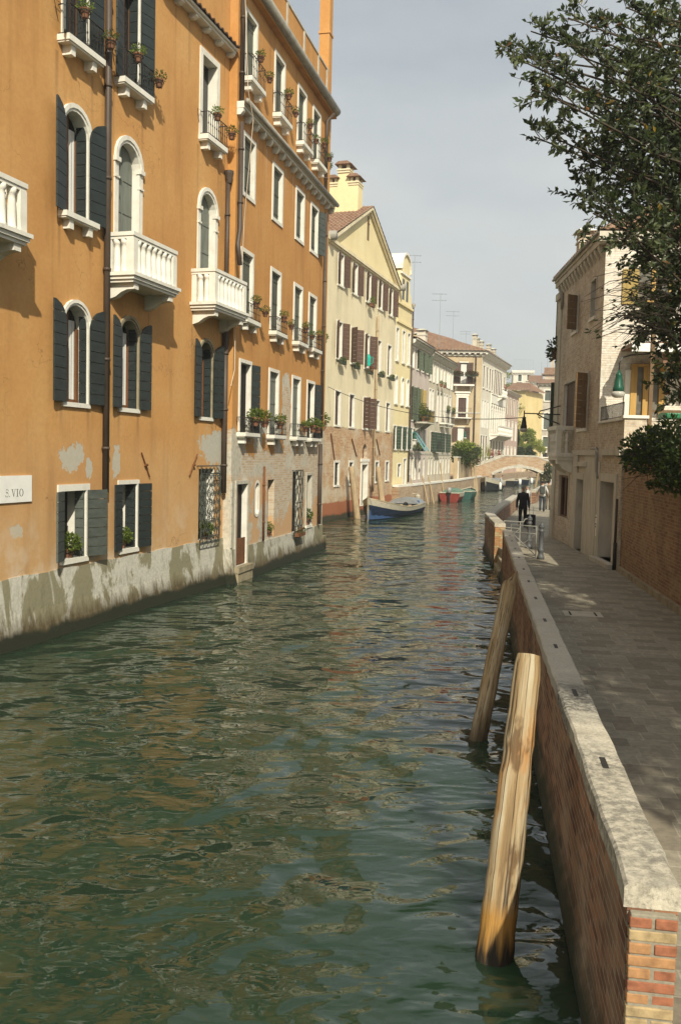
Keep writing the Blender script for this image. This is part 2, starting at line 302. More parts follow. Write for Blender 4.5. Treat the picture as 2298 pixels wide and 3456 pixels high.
    col = t.mix(t.ramp(b, (.55, 0), (.66, .85)), col, (.38, .18, .05)); col = t.mix(t.ramp(g, (.32, .9), (.39, 0)), col, (.05, .032, .016))
    ck = t.m_('ABSOLUTE', t.add(t.noise(1.0, 1, .5, t.map((11, 11, .10), (1, 4, 2))), -.5)); ckm = t.ramp(t.noise(1.0, 2, .5, t.map((4, 4, .8), (8, 1, 3))), (.43, 0), (.51, 1))
    col = t.mix(t.mul(t.mul(t.step(ck, .030, .012), ckm), .92), col, (.045, .026, .012))
    kn = t.ramp(t.noise(1.0, 4, .6, t.map((6, 6, 2.2), (2, 2, 7))), (.57, 0), (.66, .85)); col = t.mix(kn, col, (.11, .06, .024))
    col = t.mix(t.step(t.add(z, t.mul(t.add(b, -.5), .7)), .42, .30), col, (.33, .17, .038)); col = t.mix(t.step(t.add(z, t.mul(t.add(a, -.5), .5)), .20, .05), col, (.022, .016, .009))
    MAT['pole'] = t.done(col, .7, t.bump(t.add(a, g), .8, .02))
    t = T('pole_wood_dark'); x, y, z = t.sep(); t.c = t.comb(t.add(x, t.mul(z, -.371)), t.add(y, t.mul(z, -.941)), z); a = t.noise(2.2, 6, .65, t.map((7, 7, .55), (2, 5, 1)), .3); g = t.noise(9, 5, .7, t.map((5, 5, .25)))
    col = t.ramp(a, (.3, (.16, .095, .04)), (.5, (.36, .25, .12)), (.75, (.52, .46, .32)))
    col = t.mix(t.ramp(g, (.36, .85), (.47, 0)), col, (.03, .02, .012)); col = t.mix(t.step(t.add(z, t.mul(a, .5)), .75, .2), col, (.045, .03, .014))
    MAT['pole_dark'] = t.done(col, .7, t.bump(t.add(a, g), .8, .02))
    MAT['pole_thin'] = paint('thin_pole_wood', (.36, .27, .16), .8, .4, 4, (.16, .11, .06), stretch=(4, 4, .4))
    # --- leaves
    def leaf(nm, c, rough=.45, tr=.25):
        t = T(nm); a = t.noise(1.3, 3); c2 = tuple(q * .55 for q in c)
        m = t.done(t.ramp(a, (.3, c2), (.7, c)), rough)
        tl = t.n('ShaderNodeBsdfTranslucent', {0: tuple(min(1, q * f) for q, f in zip(c, (1.5, 1.5, .8)))}).outputs[0]; mx = t.n('ShaderNodeMixShader', {0: .34, 1: t.p.outputs[0], 2: tl}).outputs[0]; t.t.links.new(mx, t.out.inputs[0]); return m
    MAT['leaf_dark'] = leaf('leaf_dark', (.038, .056, .024), .38); MAT['leaf_mid'] = leaf('leaf_mid', (.075, .10, .042), .38); MAT['leaf_light'] = leaf('leaf_light', (.17, .20, .11), .35)
    MAT['leaf_brown'] = leaf('leaf_withered', (.20, .10, .04)); MAT['leaf_yellow'] = leaf('leaf_yellow', (.40, .26, .03)); MAT['bark'] = paint('bark', (.055, .042, .028), .9, .4, 8, stretch=(4, 4, 1))
    MAT['plant_a'] = leaf('plant_green', (.115, .16, .030)); MAT['plant_b'] = leaf('plant_pale_green', (.20, .26, .045)); MAT['plant_c'] = leaf('plant_dark_green', (.045, .075, .022))
    MAT['ivy'] = leaf('ivy_green', (.055, .088, .022)); MAT['ivy_red'] = leaf('ivy_red', (.15, .075, .035)); MAT['garden'] = leaf('garden_leaf', (.26, .33, .05)); MAT['garden_b'] = leaf('garden_leaf_pale', (.34, .34, .09))
    MAT['cypress'] = leaf('cypress_leaf', (.035, .055, .028)); MAT['flower_pink'] = leaf('flower_pink', (.50, .18, .20)); MAT['flower_red'] = leaf('flower_red', (.45, .05, .03)); MAT['flower_white'] = leaf('flower_white', (.7, .6, .6))
    # --- people, boats, odds and ends
    for nm, c, r in (('skin', (.46, .27, .19), .6), ('suit', (.010, .010, .011), .8), ('hair_grey', (.22, .19, .16), .8), ('hair_dark', (.014, .011, .009), .6), ('shirt_white', (.50, .49, .46), .9),
                     ('jeans', (.035, .045, .058), .9), ('pack', (.060, .064, .056), .9), ('camo', (.11, .09, .06), .9), ('shoe', (.012, .011, .010), .5), ('case', (.012, .012, .013), .6),
                     ('steel', (.45, .45, .44), .35), ('boat_blue', (.008, .018, .043), .6), ('boat_white', (.40, .36, .27), .65), ('boat_dark', (.016, .017, .018), .5), ('boat_red', (.19, .032, .020), .55),
                     ('boat_green', (.05, .11, .08), .55), ('boat_teal', (.03, .085, .07), .55), ('tarp_grey', (.20, .215, .225), .75), ('tarp_green', (.12, .20, .15), .85), ('tyre', (.012, .012, .012), .8), ('motor', (.26, .26, .25), .3),
                     ('boat_in', (.035, .075, .17), .6), ('shirt_grey', (.40, .40, .38), .9), ('awning', (.21, .12, .075), .9), ('awning_white', (.72, .70, .66), .8), ('awning_blue', (.14, .30, .32), .85),
                     ('plastic_yellow', (.72, .42, .01), .4), ('plastic_green', (.02, .17, .07), .4), ('plastic_red', (.30, .03, .02), .4), ('plastic_teal', (.01, .36, .27), .4), ('buoy', (.72, .70, .64), .5)):
        MAT[nm] = paint(nm, c, r, .22, 7, (.30, .29, .23) if nm in ('boat_white',) else (.10, .10, .085) if nm == 'boat_blue' else None)
    # --- canal water: murky green body, rippled mirror on top
    t = T('canal_water'); x, y, z = t.sep()
    v1 = t.map((1.0, 1.0, 1)); big = t.noise(.50, 2, .5, t.map((1.2, 1.1, 1)), .3); mid = t.noise(1.7, 1.5, .5, t.map((.9, 1.4, 1)), .5); fin = t.noise(6.5, 1, .5, t.map((.75, 1.4, 1)), .5)
    h = t.add(t.add(t.mul(big, .36), t.mul(mid, .085)), t.mul(fin, .009))
    silt = t.noise(.35, 4, .6)
    MAT['water'] = t.done(t.ramp(silt, (.3, (.012, .031, .017)), (.7, (.022, .041, .020))), .02, t.bump(h, 1.0, 1.0), IOR=1.48, Subsurface_Weight=1.0, Subsurface_Radius=(.6, .9, .6), Subsurface_Scale=1.0)
    MAT['water'].node_tree.nodes['Principled BSDF'].subsurface_method = 'BURLEY'
    MAT['water'].node_tree.nodes['Principled BSDF'].inputs['Specular IOR Level'].default_value = .5
make_materials()
# ---------------------------------------------------------------- mesh kit
class MB:
    def __init__(s): s.v = []; s.f = []; s.mi = []; s.sm = []; s.k = 0; s.smooth = False
    def add(s, vs, fs):
        o = len(s.v); s.v += [tuple(q) for q in vs]
        for f in fs: s.f.append(tuple(o + i for i in f)); s.mi.append(s.k); s.sm.append(s.smooth)
    def face(s, *vs): s.add(vs, [tuple(range(len(vs)))])
    def box(s, x0, x1, y0, y1, z0, z1):
        s.add([(x0, y0, z0), (x1, y0, z0), (x1, y1, z0), (x0, y1, z0), (x0, y0, z1), (x1, y0, z1), (x1, y1, z1), (x0, y1, z1)],
              [(0, 3, 2, 1), (4, 5, 6, 7), (0, 1, 5, 4), (1, 2, 6, 5), (2, 3, 7, 6), (3, 0, 4, 7)])
    def obox(s, o, a, b, c):     # box from corner o along three edge vectors
        o, a, b, c = map(Vector, (o, a, b, c)); p = [o, o + a, o + a + b, o + b]; p += [q + c for q in p]
        s.add(p, [(0, 3, 2, 1), (4, 5, 6, 7), (0, 1, 5, 4), (1, 2, 6, 5), (2, 3, 7, 6), (3, 0, 4, 7)])
    def prism(s, poly, d):       # closed polygon pushed along d
        n = len(poly); d = Vector(d); a = [Vector(q) for q in poly]
        s.add(a + [q + d for q in a], [tuple(range(n))[::-1], tuple(range(n, 2 * n))] + [(i, (i + 1) % n, n + (i + 1) % n, n + i) for i in range(n)])
    def tube(s, pts, r, n=6, cap=True):
        pts = [Vector(q) for q in pts]; m = len(pts); rs = r if isinstance(r, (list, tuple)) else [r] * m; rings = []
        ref = None
        for i, q in enumerate(pts):
            d = (pts[min(i + 1, m - 1)] - pts[max(i - 1, 0)]).normalized()
            if ref is None: ref = d.orthogonal().normalized()
            ref = (ref - d * ref.dot(d)); ref = ref.normalized() if ref.length > 1e-5 else d.orthogonal().normalized()
            b = d.cross(ref); rings.append([q + (ref * math.cos(2 * PI * j / n) + b * math.sin(2 * PI * j / n)) * rs[i] for j in range(n)])
        fs = [(i * n + j, i * n + (j + 1) % n, (i + 1) * n + (j + 1) % n, (i + 1) * n + j) for i in range(m - 1) for j in range(n)]
        if cap: fs += [tuple(range(n))[::-1], tuple(range((m - 1) * n, m * n))]
        s.add([q for r_ in rings for q in r_], fs)
    def lathe(s, prof, c=(0, 0, 0), n=12):   # prof: (r, z) from the bottom up
        c = Vector(c); k = len(prof)
        vs = [c + Vector((r * math.cos(2 * PI * j / n), r * math.sin(2 * PI * j / n), z)) for r, z in prof for j in range(n)]
        fs = [(i * n + j, i * n + (j + 1) % n, (i + 1) * n + (j + 1) % n, (i + 1) * n + j) for i in range(k - 1) for j in range(n)]
        fs += [tuple(range(n))[::-1], tuple(range((k - 1) * n, k * n))]
        s.add(vs, fs)
    def build(s, name, mats, parent=None, bevel=0):
        me = bpy.data.meshes.new(name); me.from_pydata(s.v, [], s.f)
        ml = mats if isinstance(mats, (list, tuple)) else [mats]
        for q in ml: me.materials.append(MAT[q] if isinstance(q, str) else q)
        if len(ml) > 1: me.polygons.foreach_set('material_index', s.mi)
        me.polygons.foreach_set('use_smooth', s.sm); me.update()
        o = bpy.data.objects.new(name, me); COL.objects.link(o)
        if parent: o.parent = parent
        if bevel:
            m = o.modifiers.new('bevel', 'BEVEL'); m.width = bevel; m.segments = 2; m.limit_method = 'ANGLE'
        return o

def tag(o, label=None, cat=None, group=None, kind=None):
    if label: o['label'] = label
    if cat: o['category'] = cat
    if group: o['group'] = group
    if kind: o['kind'] = kind
    return o
def thing(name, label, cat, loc=(0, 0, 0), rz=0, group=None):
    o = bpy.data.objects.new(name, None); COL.objects.link(o); o.location = loc; o.rotation_euler = (0, 0, rz)
    o.empty_display_size = .2
    return tag(o, label, cat, group)

def leaves(mb, c, rx, ry, rz, n, size, mats=(0,), shell=.0, rnd=R, fold=False):
    c = Vector(c)
    for _ in range(n):
        while True:
            p = Vector((rnd.uniform(-1, 1), rnd.uniform(-1, 1), rnd.uniform(-1, 1)))
            if shell < p.length <= 1: break
        q = c + Vector((p.x * rx, p.y * ry, p.z * rz)); mb.k = rnd.choice(mats)
        leaf1(mb, q, Vector((p.x + rnd.uniform(-.7, .7), p.y + rnd.uniform(-.7, .7), p.z * .6 + rnd.uniform(-.5, .9))), size * rnd.uniform(.7, 1.25), rnd, .52)
def leaf1(mb, q, d, L, rnd=R, w=.36, fold=True):
    d = d.normalized() if d.length > .01 else Vector((0, 0, 1))
    s = d.cross(Vector((rnd.uniform(-1, 1), rnd.uniform(-1, 1), rnd.uniform(-.2, 1)))); s = s.normalized() if s.length > .01 else d.orthogonal().normalized()
    u = s.cross(d) * (L * .12)
    mb.add([q, q + d * L * .5 + s * L * w * .5 + u, q + d * L, q + d * L * .5 - s * L * w * .5 + u, ], [(0, 1, 2, 3)])

# ---------------------------------------------------------------- building kit (local x along the front, y into the house, z up)
class Bld:
    def __init__(s, name, label, cat, P0, P1, group=None):
        s.o = Vector((P0[0], P0[1], 0)); e = Vector((P1[0] - P0[0], P1[1] - P0[1], 0)); s.L = e.length; s.e = e / s.L
        s.nrm = Vector((s.e.y, -s.e.x, 0)); s.inn = -s.nrm
        s.rz = math.atan2(s.e.y, s.e.x); s.root = thing(name, label, cat, s.o, s.rz, group); s.ops = []; s.wins = []
    k = 1.0
    def W(s, x, y, z): c = Vector((0, 0, CAM_H)); return c + (s.o + s.e * x + s.inn * y + Vector((0, 0, z)) - c) * s.k
    def far(s, k): c = Vector((0, 0, CAM_H)); s.k = k; s.root.scale = (k, k, k); s.root.location = c + (s.o - c) * k; return s   # the same house built k times larger and farther
    def at(s, u, v, off=0.0):        # photo pixel -> (x, z) on the front (or on a plane "off" in front of it)
        d = ray(u, v); o = s.o + s.nrm * off; c = Vector((0, 0, CAM_H)); t = (o - c).dot(s.nrm) / d.dot(s.nrm); p = c + d * t
        return (p - s.o).dot(s.e), p.z
    def wall(s, mat, z0, z1, D, x0=0.0, x1=None, name='wall', parent=None, extra=None):
        x1 = s.L if x1 is None else x1
        ops = [o for o in s.ops if o[0] < x1 and o[1] > x0 and o[2] < z1 and o[3] > z0]
        xs = sorted({x0, x1, *[q for o in ops for q in o[:2] if x0 < q < x1]}); zs = sorted({z0, z1, *[q for o in ops for q in o[2:4] if z0 < q < z1]})
        mb = MB()
        for i in range(len(xs) - 1):
            j = 0
            for j in range(len(zs) - 1):
                cx, cz = (xs[i] + xs[i + 1]) / 2, (zs[j] + zs[j + 1]) / 2
                if any(o[0] < cx < o[1] and o[2] < cz < o[3] for o in ops): continue
                mb.face((xs[i], 0, zs[j]), (xs[i + 1], 0, zs[j]), (xs[i + 1], 0, zs[j + 1]), (xs[i], 0, zs[j + 1]))
        for o in ops:
            if o[4]:
                p = outline(*o[:5])[1:-1]
                for a, b in zip(p[:-1], p[1:]):
                    mb.face((a[0], 0, a[1]), (b[0], 0, b[1]), (b[0], 0, o[3]), (a[0], 0, o[3]))
                if o[4] == 2:
                    p = [(q[0], o[2] + o[3] - q[1]) for q in p]
                    for a, b in zip(p[:-1], p[1:]): mb.face((a[0], 0, a[1]), (b[0], 0, b[1]), (b[0], 0, o[2]), (a[0], 0, o[2]))
        if D:
            mb.face((x0, 0, z0), (x0, 0, z1), (x0, D, z1), (x0, D, z0)); mb.face((x1, 0, z0), (x1, D, z0), (x1, D, z1), (x1, 0, z1))
            mb.face((x0, D, z0), (x0, D, z1), (x1, D, z1), (x1, D, z0)); mb.face((x0, 0, z1), (x1, 0, z1), (x1, D, z1), (x0, D, z1))
        return mb.build(name, mat, parent or s.root)
    def opening(s, x0, x1, z0, z1, arch=0): s.ops.append((x0, x1, z0, z1, arch))

def outline(x0, x1, z0, z1, arch=0, g=0.0, n=10):
    if arch == 0: return [(x0 - g, z0), (x0 - g, z1 + g), (x1 + g, z1 + g), (x1 + g, z0)]
    c, r = (x0 + x1) / 2, (x1 - x0) / 2; zs = z1 - r; ro = r + g
    arc = [(c - ro * math.cos(PI * i / n), zs + ro * math.sin(PI * i / n)) for i in range(n + 1)]
    return [(x0 - g, z0)] + arc + [(x1 + g, z0)]

# one window: opening cut, reveal, pane, stone frame, sill, shutters, railing
def window(b, x0, x1, z0, z1, arch=0, depth=.2, reveal='stone', back='glass', frame=.13, proj=.03, fmat='stone', sill=None, leaf=None, lmat='shutter', closed=None,
           wood=None, curtain=False, rail=None, caps=False, name='window', boards=.22, lean=0.0):
    b.opening(x0, x1, z0, z1, 1 if arch else 0); rd = R
    ol = outline(x0, x1, z0, z1, arch); mb = MB(); n = len(ol)
    for i in range(n):
        a, c = ol[i], ol[(i + 1) % n]; mb.face((a[0], 0, a[1]), (a[0], depth, a[1]), (c[0], depth, c[1]), (c[0], 0, c[1]))
    mb.k = 1; mb.add([(q[0], depth, q[1]) for q in ol], [tuple(range(n))[::-1]])
    w = mb.build(name, [reveal, back], b.root)
    if frame:
        mb = MB(); ou = outline(x0, x1, z0, z1, arch, frame)
        for i in range(n - 1):
            a, c, A, C = ol[i], ol[i + 1], ou[i], ou[i + 1]
            mb.face((a[0], -proj, a[1]), (c[0], -proj, c[1]), (C[0], -proj, C[1]), (A[0], -proj, A[1]))
            mb.face((A[0], -proj, A[1]), (C[0], -proj, C[1]), (C[0], .0, C[1]), (A[0], .0, A[1]))
            mb.face((a[0], -proj, a[1]), (a[0], 0, a[1]), (c[0], 0, c[1]), (c[0], -proj, c[1]))
            if arch and 0 < i < n - 2:       # raised outer moulding round the arch
                m1 = [(q[0] + (p[0] - q[0]) * .6, q[1] + (p[1] - q[1]) * .6) for q, p in ((A, a), (C, c))]
                mb.face((m1[0][0], -proj - .025, m1[0][1]), (m1[1][0], -proj - .025, m1[1][1]), (C[0], -proj - .025, C[1]), (A[0], -proj - .025, A[1]))
                mb.face((A[0], -proj - .025, A[1]), (C[0], -proj - .025, C[1]), (C[0], -proj, C[1]), (A[0], -proj, A[1]))
                mb.face((m1[0][0], -proj - .025, m1[0][1]), (m1[0][0], -proj, m1[0][1]), (m1[1][0], -proj, m1[1][1]), (m1[1][0], -proj - .025, m1[1][1]))
        for xx in (x0 - frame, x0, x1, x1 + frame):
            pass
        if caps:
            zc = z1 - (x1 - x0) / 2
            for xx in ((x0 - frame, x0), (x1, x1 + frame)):
                mb.box(xx[0] - .02, xx[1] + .02, -proj - .05, 0.04, zc - .09, zc); mb.box(xx[0] - .01, xx[1] + .01, -proj - .03, 0.02, zc - .42, zc - .38)
        mb.build('frame', fmat, w)
    if sill:                                  # (overhang, projection, thickness, brackets)
        ov, pj, th, br = sill; mb = MB(); mb.box(x0 - ov, x1 + ov, -pj, .02, z0 - th, z0)
        if pj > .12: mb.box(x0 - ov + .02, x1 + ov - .02, -pj + .03, .0, z0 - th - .03, z0 - th)
        for q in br:
            xx = x0 + (x1 - x0) * q; mb.box(xx - .07, xx + .07, -pj * .72, 0, z0 - th - .20, z0 - th - .03 if pj > .12 else z0 - th)
        mb.build('sill', 'stone', w)
    if closed:                                # closed pair of leaves inside the reveal, (material, share closed)
        cm, sh = closed; mb = MB(); hw = (x1 - x0) / 2; y = depth - .05
        for a, c in (((x0 + .01, x0 + hw - .008), (x0 + hw + .008, x1 - .01)) if sh >= 1 else ((x0 + .01, x0 + (x1 - x0) * sh),)):
            zt = z1 - .01
            if arch:
                cc, r = (x0 + x1) / 2, hw - .012
                up_ = [(xx, z1 - hw + math.sqrt(max(0, r * r - (xx - cc) ** 2))) for xx in [a + (c - a) * i / 6 for i in range(7)]]
                mb.prism([(a, y, z0 + .01)] + [(xx, y, zz) for xx, zz in up_] + [(c, y, z0 + .01)], (0, .035, 0))
            else: mb.box(a, c, y, y + .035, z0 + .01, zt)
            for fz in (.12, .5, .86): mb.box(a + .02, c - .02, y - .014, y, z0 + (z1 - z0) * fz - (.35 if arch and fz > .8 else 0), z0 + (z1 - z0) * fz + .035 - (.35 if arch and fz > .8 else 0))
        mb.build('shutter', cm, w)
    if wood:
        mb = MB(); y = depth - .06
        for a, c in ((x0, x0 + .07), ((x0 + x1) / 2 - .05, (x0 + x1) / 2 + .05), (x1 - .07, x1)):
            top = z1 - .03 if not arch else z1 - (x1 - x0) / 2 + math.sqrt(max(0, ((x1 - x0) / 2) ** 2 - max(abs(a - (x0 + x1) / 2), abs(c - (x0 + x1) / 2)) ** 2)) - .01
            mb.box(a, c, y, y + .055, z0 + .07, top)
        mb.box(x0 + .005, x1 - .005, y - .005, y + .05, z0 + .002, z0 + .068)
        if not arch: mb.box(x0 + .072, x1 - .072, y - .005, y + .05, z1 - .08, z1 - .003)
        mb.build('casement', 'wood', w)
    if curtain:
        mb = MB(); k = 14; y = depth - .012
        for i in range(k):
            a, c = x0 + .075 + (x1 - x0 - .15) * i / k, x0 + .075 + (x1 - x0 - .15) * (i + 1) / k
            zt = z1 - ((x1 - x0) * .32 if arch else .09)
            mb.face((a, y - .014 * (i % 2), z0 + .08), (c, y - .014 * ((i + 1) % 2), z0 + .08), (c, y - .014 * ((i + 1) % 2), zt), (a, y - .014 * (i % 2), zt))
        mb.build('curtain', 'curtain', w)
    for lf in (leaf or ()):                   # (side, angle from flat, width, extra height)
        side, ang, lw = lf[:3]; ang = ang if ang == 'in' else ang + R.uniform(-3, 6); dx = -1 if side == 'L' else 1
        if ang == 'in': d = Vector((0, 1, 0)); h = Vector((x0 + .035 if side == 'L' else x1 - .04, -.005, 0)); nn = Vector((-dx, 0, 0))
        else:
            d = Vector((dx * math.cos(rad(ang)), -math.sin(rad(ang)), 0)); h = Vector((x0 - .01 if side == 'L' else x1 + .01, -proj - .02, 0)); nn = Vector((-dx * math.sin(rad(ang)), -math.cos(rad(ang)), 0))
        mb = MB(); nb = max(3, int(round((z1 - z0) / boards))); ht = (z1 - z0 + .02) / nb; r = (x1 - x0) / 2 if arch else 0; zs = z1 - r
        def xmin(z): return 0.0 if z <= zs or not arch else max(0.0, lw - math.sqrt(max(0, 1 - ((z - zs) / (r + .001)) ** 2)) * lw)
        for i in range(nb):
            za, zb = z0 - .01 + i * ht + .006, z0 - .01 + (i + 1) * ht - .006; ns = 3 if arch and zb > zs else 1
            for q in range(ns):
                z_a, z_b = za + (zb - za) * q / ns, za + (zb - za) * (q + 1) / ns
                xa, xb = xmin(z_a), xmin(min(z_b, z1 - .002))
                p = [h + d * xa + Vector((0, 0, z_a)), h + d * lw + Vector((0, 0, z_a)), h + d * lw + Vector((0, 0, z_b)), h + d * xb + Vector((0, 0, z_b))]
                mb.prism(p, nn * .035)
        bt = zs if arch else z1 - .04
        for xx in (.03, lw - .06): mb.obox(h + d * xx + Vector((0, 0, z0 + .03)) - nn * .012, d * .03, nn * .011, Vector((0, 0, bt - z0 - .03)))
        mb.build('shutter', lmat, w)
    if rail: railing(w, x0 - rail[0], x1 + rail[0], z0, rail[1], rail[2], rail[3] if len(rail) > 3 else 'iron')
    return w

def railing(par, x0, x1, z0, pj, h, mat='iron', step=.11, arms=True):
    mb = MB(); y = -pj
    for zz, r in ((z0 + .03, .010), (z0 + h, .013)): mb.tube([(x0, 0, zz), (x0, y, zz), (x1, y, zz), (x1, 0, zz)], r, 5)
    n = int((x1 - x0) / step)
    for i in range(n + 1):
        xx = x0 + (x1 - x0) * i / n; mb.tube([(xx, y, z0), (xx, y, z0 + h)], .008, 4)
        mb.tube([(xx, y, z0 + h * .45), (xx, y, z0 + h * .52)], .016, 4)
    for i in range(n):
        if i % 2 == 0:
            xa, xb = x0 + (x1 - x0) * i / n, x0 + (x1 - x0) * (i + 1) / n
            mb.tube([(xa, y, z0 + h * .72), ((xa + xb) / 2, y, z0 + h * .93), (xb, y, z0 + h * .72)], .006, 4)
    for yy in (y * .5,):
        for xx in (x0, x1): mb.tube([(xx, yy, z0), (xx, yy, z0 + h)], .007, 4)
    if arms:
        mb.tube([(x0, y * .3, z0 + h), (x0 - .22, y * .25, z0 + h), (x0, 0, z0 + h * .45)], .007, 4)
    mb.build('railing', mat, par)

def pot(b, x, y, z, label, group, kind='round', s=1.0, mats=('plant_a', 'plant_b', 'plant_c'), n=60, spread=1.0, W=None, pmat='terracotta', height=1.0):
    o = thing('flower_pot', label, 'flower pot', W if W is not None else b.W(x, y, z), R.uniform(0, 6) if kind == 'round' else b.rz, group)
    mb = MB(); mb.smooth = False
    if kind == 'round': mb.lathe([(.055 * s, 0), (.085 * s, .13 * s), (.098 * s, .13 * s), (.098 * s, .165 * s), (.085 * s, .165 * s), (.075 * s, .14 * s)], n=12); top = .16 * s; rx = ry = .17 * s * spread
    else: mb.box(-.3 * s, .3 * s, -.09, .09, 0, .16); mb.box(-.31 * s, .31 * s, -.10, .10, .16, .185); top = .17; rx = .36 * s * spread; ry = .16 * spread
    mb.build('pot', pmat, o)
    if kind == 'round':
        mb = MB(); mb.tube([(.104 * s * math.cos(q * PI / 6), .104 * s * math.sin(q * PI / 6), .10 * s) for q in range(13)], .008 * s, 4)
        for q in range(5): mb.tube([(.104 * s * math.cos(q * 1.256), .104 * s * math.sin(q * 1.256), .10 * s), (.05 * s * math.cos(q * 1.256), .05 * s * math.sin(q * 1.256), -.02 * s)], .006 * s, 4)
        mb.build('holder', 'bracket_black', o)
    mb = MB(); leaves(mb, (0, 0, top + .06 * s * height), rx * .85, ry * .85, .11 * s * height, int(n * 2.4), .056 * s, range(len(mats)))
    for q in range(6): mb.k = 0; mb.tube([(0, 0, top - .05 * s), (rx * .5 * math.cos(q), ry * .5 * math.sin(q), top + .08 * s * height)], .006 * s, 3)
    mb.build('plant', list(mats), o); return o
def planter(b, x, y, z, label, group, s=1.0, **k): return pot(b, x, y, z, label, group, 'box', s, pmat=k.pop('pmat', 'box_green'), **k)

def pipe(b, pts, r, mat='pipe', name='drainpipe', collars=True):
    mb = MB(); mb.smooth = True; mb.tube(pts, r, 10)
    if collars:
        a, c = Vector(pts[0]), Vector(pts[-1]); n = max(1, int((c - a).length / 2.2))
        for p, q in zip(pts[:-1], pts[1:]):
            p, q = Vector(p), Vector(q); L = (q - p).length
            if L > 1.5:
                for i in range(int(L / 2) + 1):
                    m = p + (q - p) * ((i + .5) / (int(L / 2) + 1)); dd = (q - p).normalized() * .03; mb.tube([m - dd, m + dd], r * 1.25, 10)
    return mb.build(name, mat, b.root)

def roof(b, quads, mat='tiles', name='roof', pitch=.24, amp=.05):   # each quad: eave a->c, ridge d->e (left eave, right eave, right ridge, left ridge)
    mb = MB()
    for a, c, d, e in quads:
        a, c, d, e = map(Vector, (a, c, d, e)); nn = (c - a).cross(e - a)
        if nn.length < 1e-4: nn = (c - a).cross(d - a)
        nn.normalize(); nn = nn if nn.z > 0 else -nn; n = max(2, int((c - a).length / pitch)) * 2; rows = max(2, int((e - a).length / .42)); row0 = None
        for j in range(rows):
            ta, tb = j / rows, (j + 1) / rows; P = []
            for t, lift in ((ta, .035), (tb, .0)):
                l, r_ = a.lerp(e, t), c.lerp(d, t)
                P.append([l.lerp(r_, i / n) + nn * (lift + (amp if i % 2 else 0)) for i in range(n + 1)])
            mb.add(P[0] + P[1], [(i, i + 1, n + 2 + i, n + 1 + i) for i in range(n)])
            mb.add([q - nn * .035 for q in P[0]] + P[0], [(i, i + 1, n + 2 + i, n + 1 + i) for i in range(n)])
    return mb.build(name, mat, b.root)

def chimney(b, x, y, z, w, d, h, mat, par=None, cap='stone_old', flare=True):
    mb = MB(); mb.box(x - w / 2, x + w / 2, y - d / 2, y + d / 2, z, z + h)
    mb.k = 1; mb.box(x - w / 2 - .04, x + w / 2 + .04, y - d / 2 - .04, y + d / 2 + .04, z + h * .84, z + h * .90); mb.k = 0
    mb.box(x - w / 2 - .02, x + w / 2 + .02, y - d / 2 - .02, y + d / 2 + .02, z + h, z + h + .06)
    for sx in (-1, 0, 1):
        for sy in (-1, 1): mb.box(x + sx * (w / 2 - .05) - .05, x + sx * (w / 2 - .05) + .05, y + sy * (d / 2 - .05) - .05, y + sy * (d / 2 - .05) + .05, z + h + .06, z + h + .2)
    mb.k = 1
    q = .14; z1 = z + h + .2; top = z1 + .16
    mb.add([(x - w / 2 - q, y - d / 2 - q, z1), (x + w / 2 + q, y - d / 2 - q, z1), (x + w / 2 + q, y + d / 2 + q, z1), (x - w / 2 - q, y + d / 2 + q, z1), (x - w / 4, y - d / 4, top), (x + w / 4, y - d / 4, top), (x + w / 4, y + d / 4, top), (x - w / 4, y + d / 4, top)],
           [(0, 3, 2, 1), (4, 5, 6, 7), (0, 1, 5, 4), (1, 2, 6, 5), (2, 3, 7, 6), (3, 0, 4, 7)])
    return mb.build('chimney', [mat, cap], par or b.root)

def balcony(b, x0, x1, zf, h, pj, nb, side=1, mat='stone'):
    mb = MB(); mb.box(x0 - .06, x1 + .06, -pj - .06, .0, zf - .07, zf); mb.box(x0 - .02, x1 + .02, -pj - .02, .0, zf - .14, zf - .07); mb.box(x0 + .02, x1 - .02, -pj + .02, 0, zf - .2, zf - .14)
    s = mb.build('balcony', mat, b.root)
    mb = MB(); t = .17
    mb.box(x0, x1, -pj, -pj + t, zf + h - .08, zf + h); mb.box(x0 + .02, x1 - .02, -pj + .02, -pj + t - .02, zf + h - .14, zf + h - .08)
    for xa in (x0, x1 - t): mb.box(xa, xa + t, -pj + t, .0, zf + h - .08, zf + h); mb.box(xa + .02, xa + t - .02, -pj + t - .02, 0, zf + h - .14, zf + h - .08)
    mb.build('handrail', mat, s)
    def pier(xa, xb, ya, yb):
        m = MB(); m.box(xa, xb, ya, yb, zf, zf + h - .14); m.build('pier', mat, s)
    for xa in (x0 + .02, x1 - .19): pier(xa, xa + .17, -pj + .01, -pj + .18)
    for xa in (x0 + .03, x1 - .17): pier(xa, xa + .14, -.13, -.005)
    prof = [(.092, 0), (.092, .05), (.080, .07), (.082, h * .25), (.068, h * .6), (.060, h * .70), (.072, h * .715), (.078, h * .75), (.086, h - .14)]
    def bal(xx, yy):
        m = MB(); m.smooth = True; m.lathe(prof, (xx, yy, zf), 10); m.build('baluster', mat, s)
    for i in range(nb): bal(x0 + .19 + (x1 - x0 - .38) * (i + .5) / nb, -pj + .09)
    for i in range(side):
        for xa in (x0 + .1, x1 - .1): bal(xa, -.13 - (pj - .31) * (i + .5) / side)
    for xa in (x0 + .12, x1 - .30):
        m = MB(); pr = [(0, zf - .2), (-pj * .92, zf - .2), (-pj * .92, zf - .32), (-pj * .66, zf - .33), (-pj * .45, zf - .38), (-pj * .25, zf - .47), (0, zf - .52)]
        m.prism([(xa, y, z) for y, z in pr], (.18, 0, 0)); m.build('bracket', mat, s)
    return s

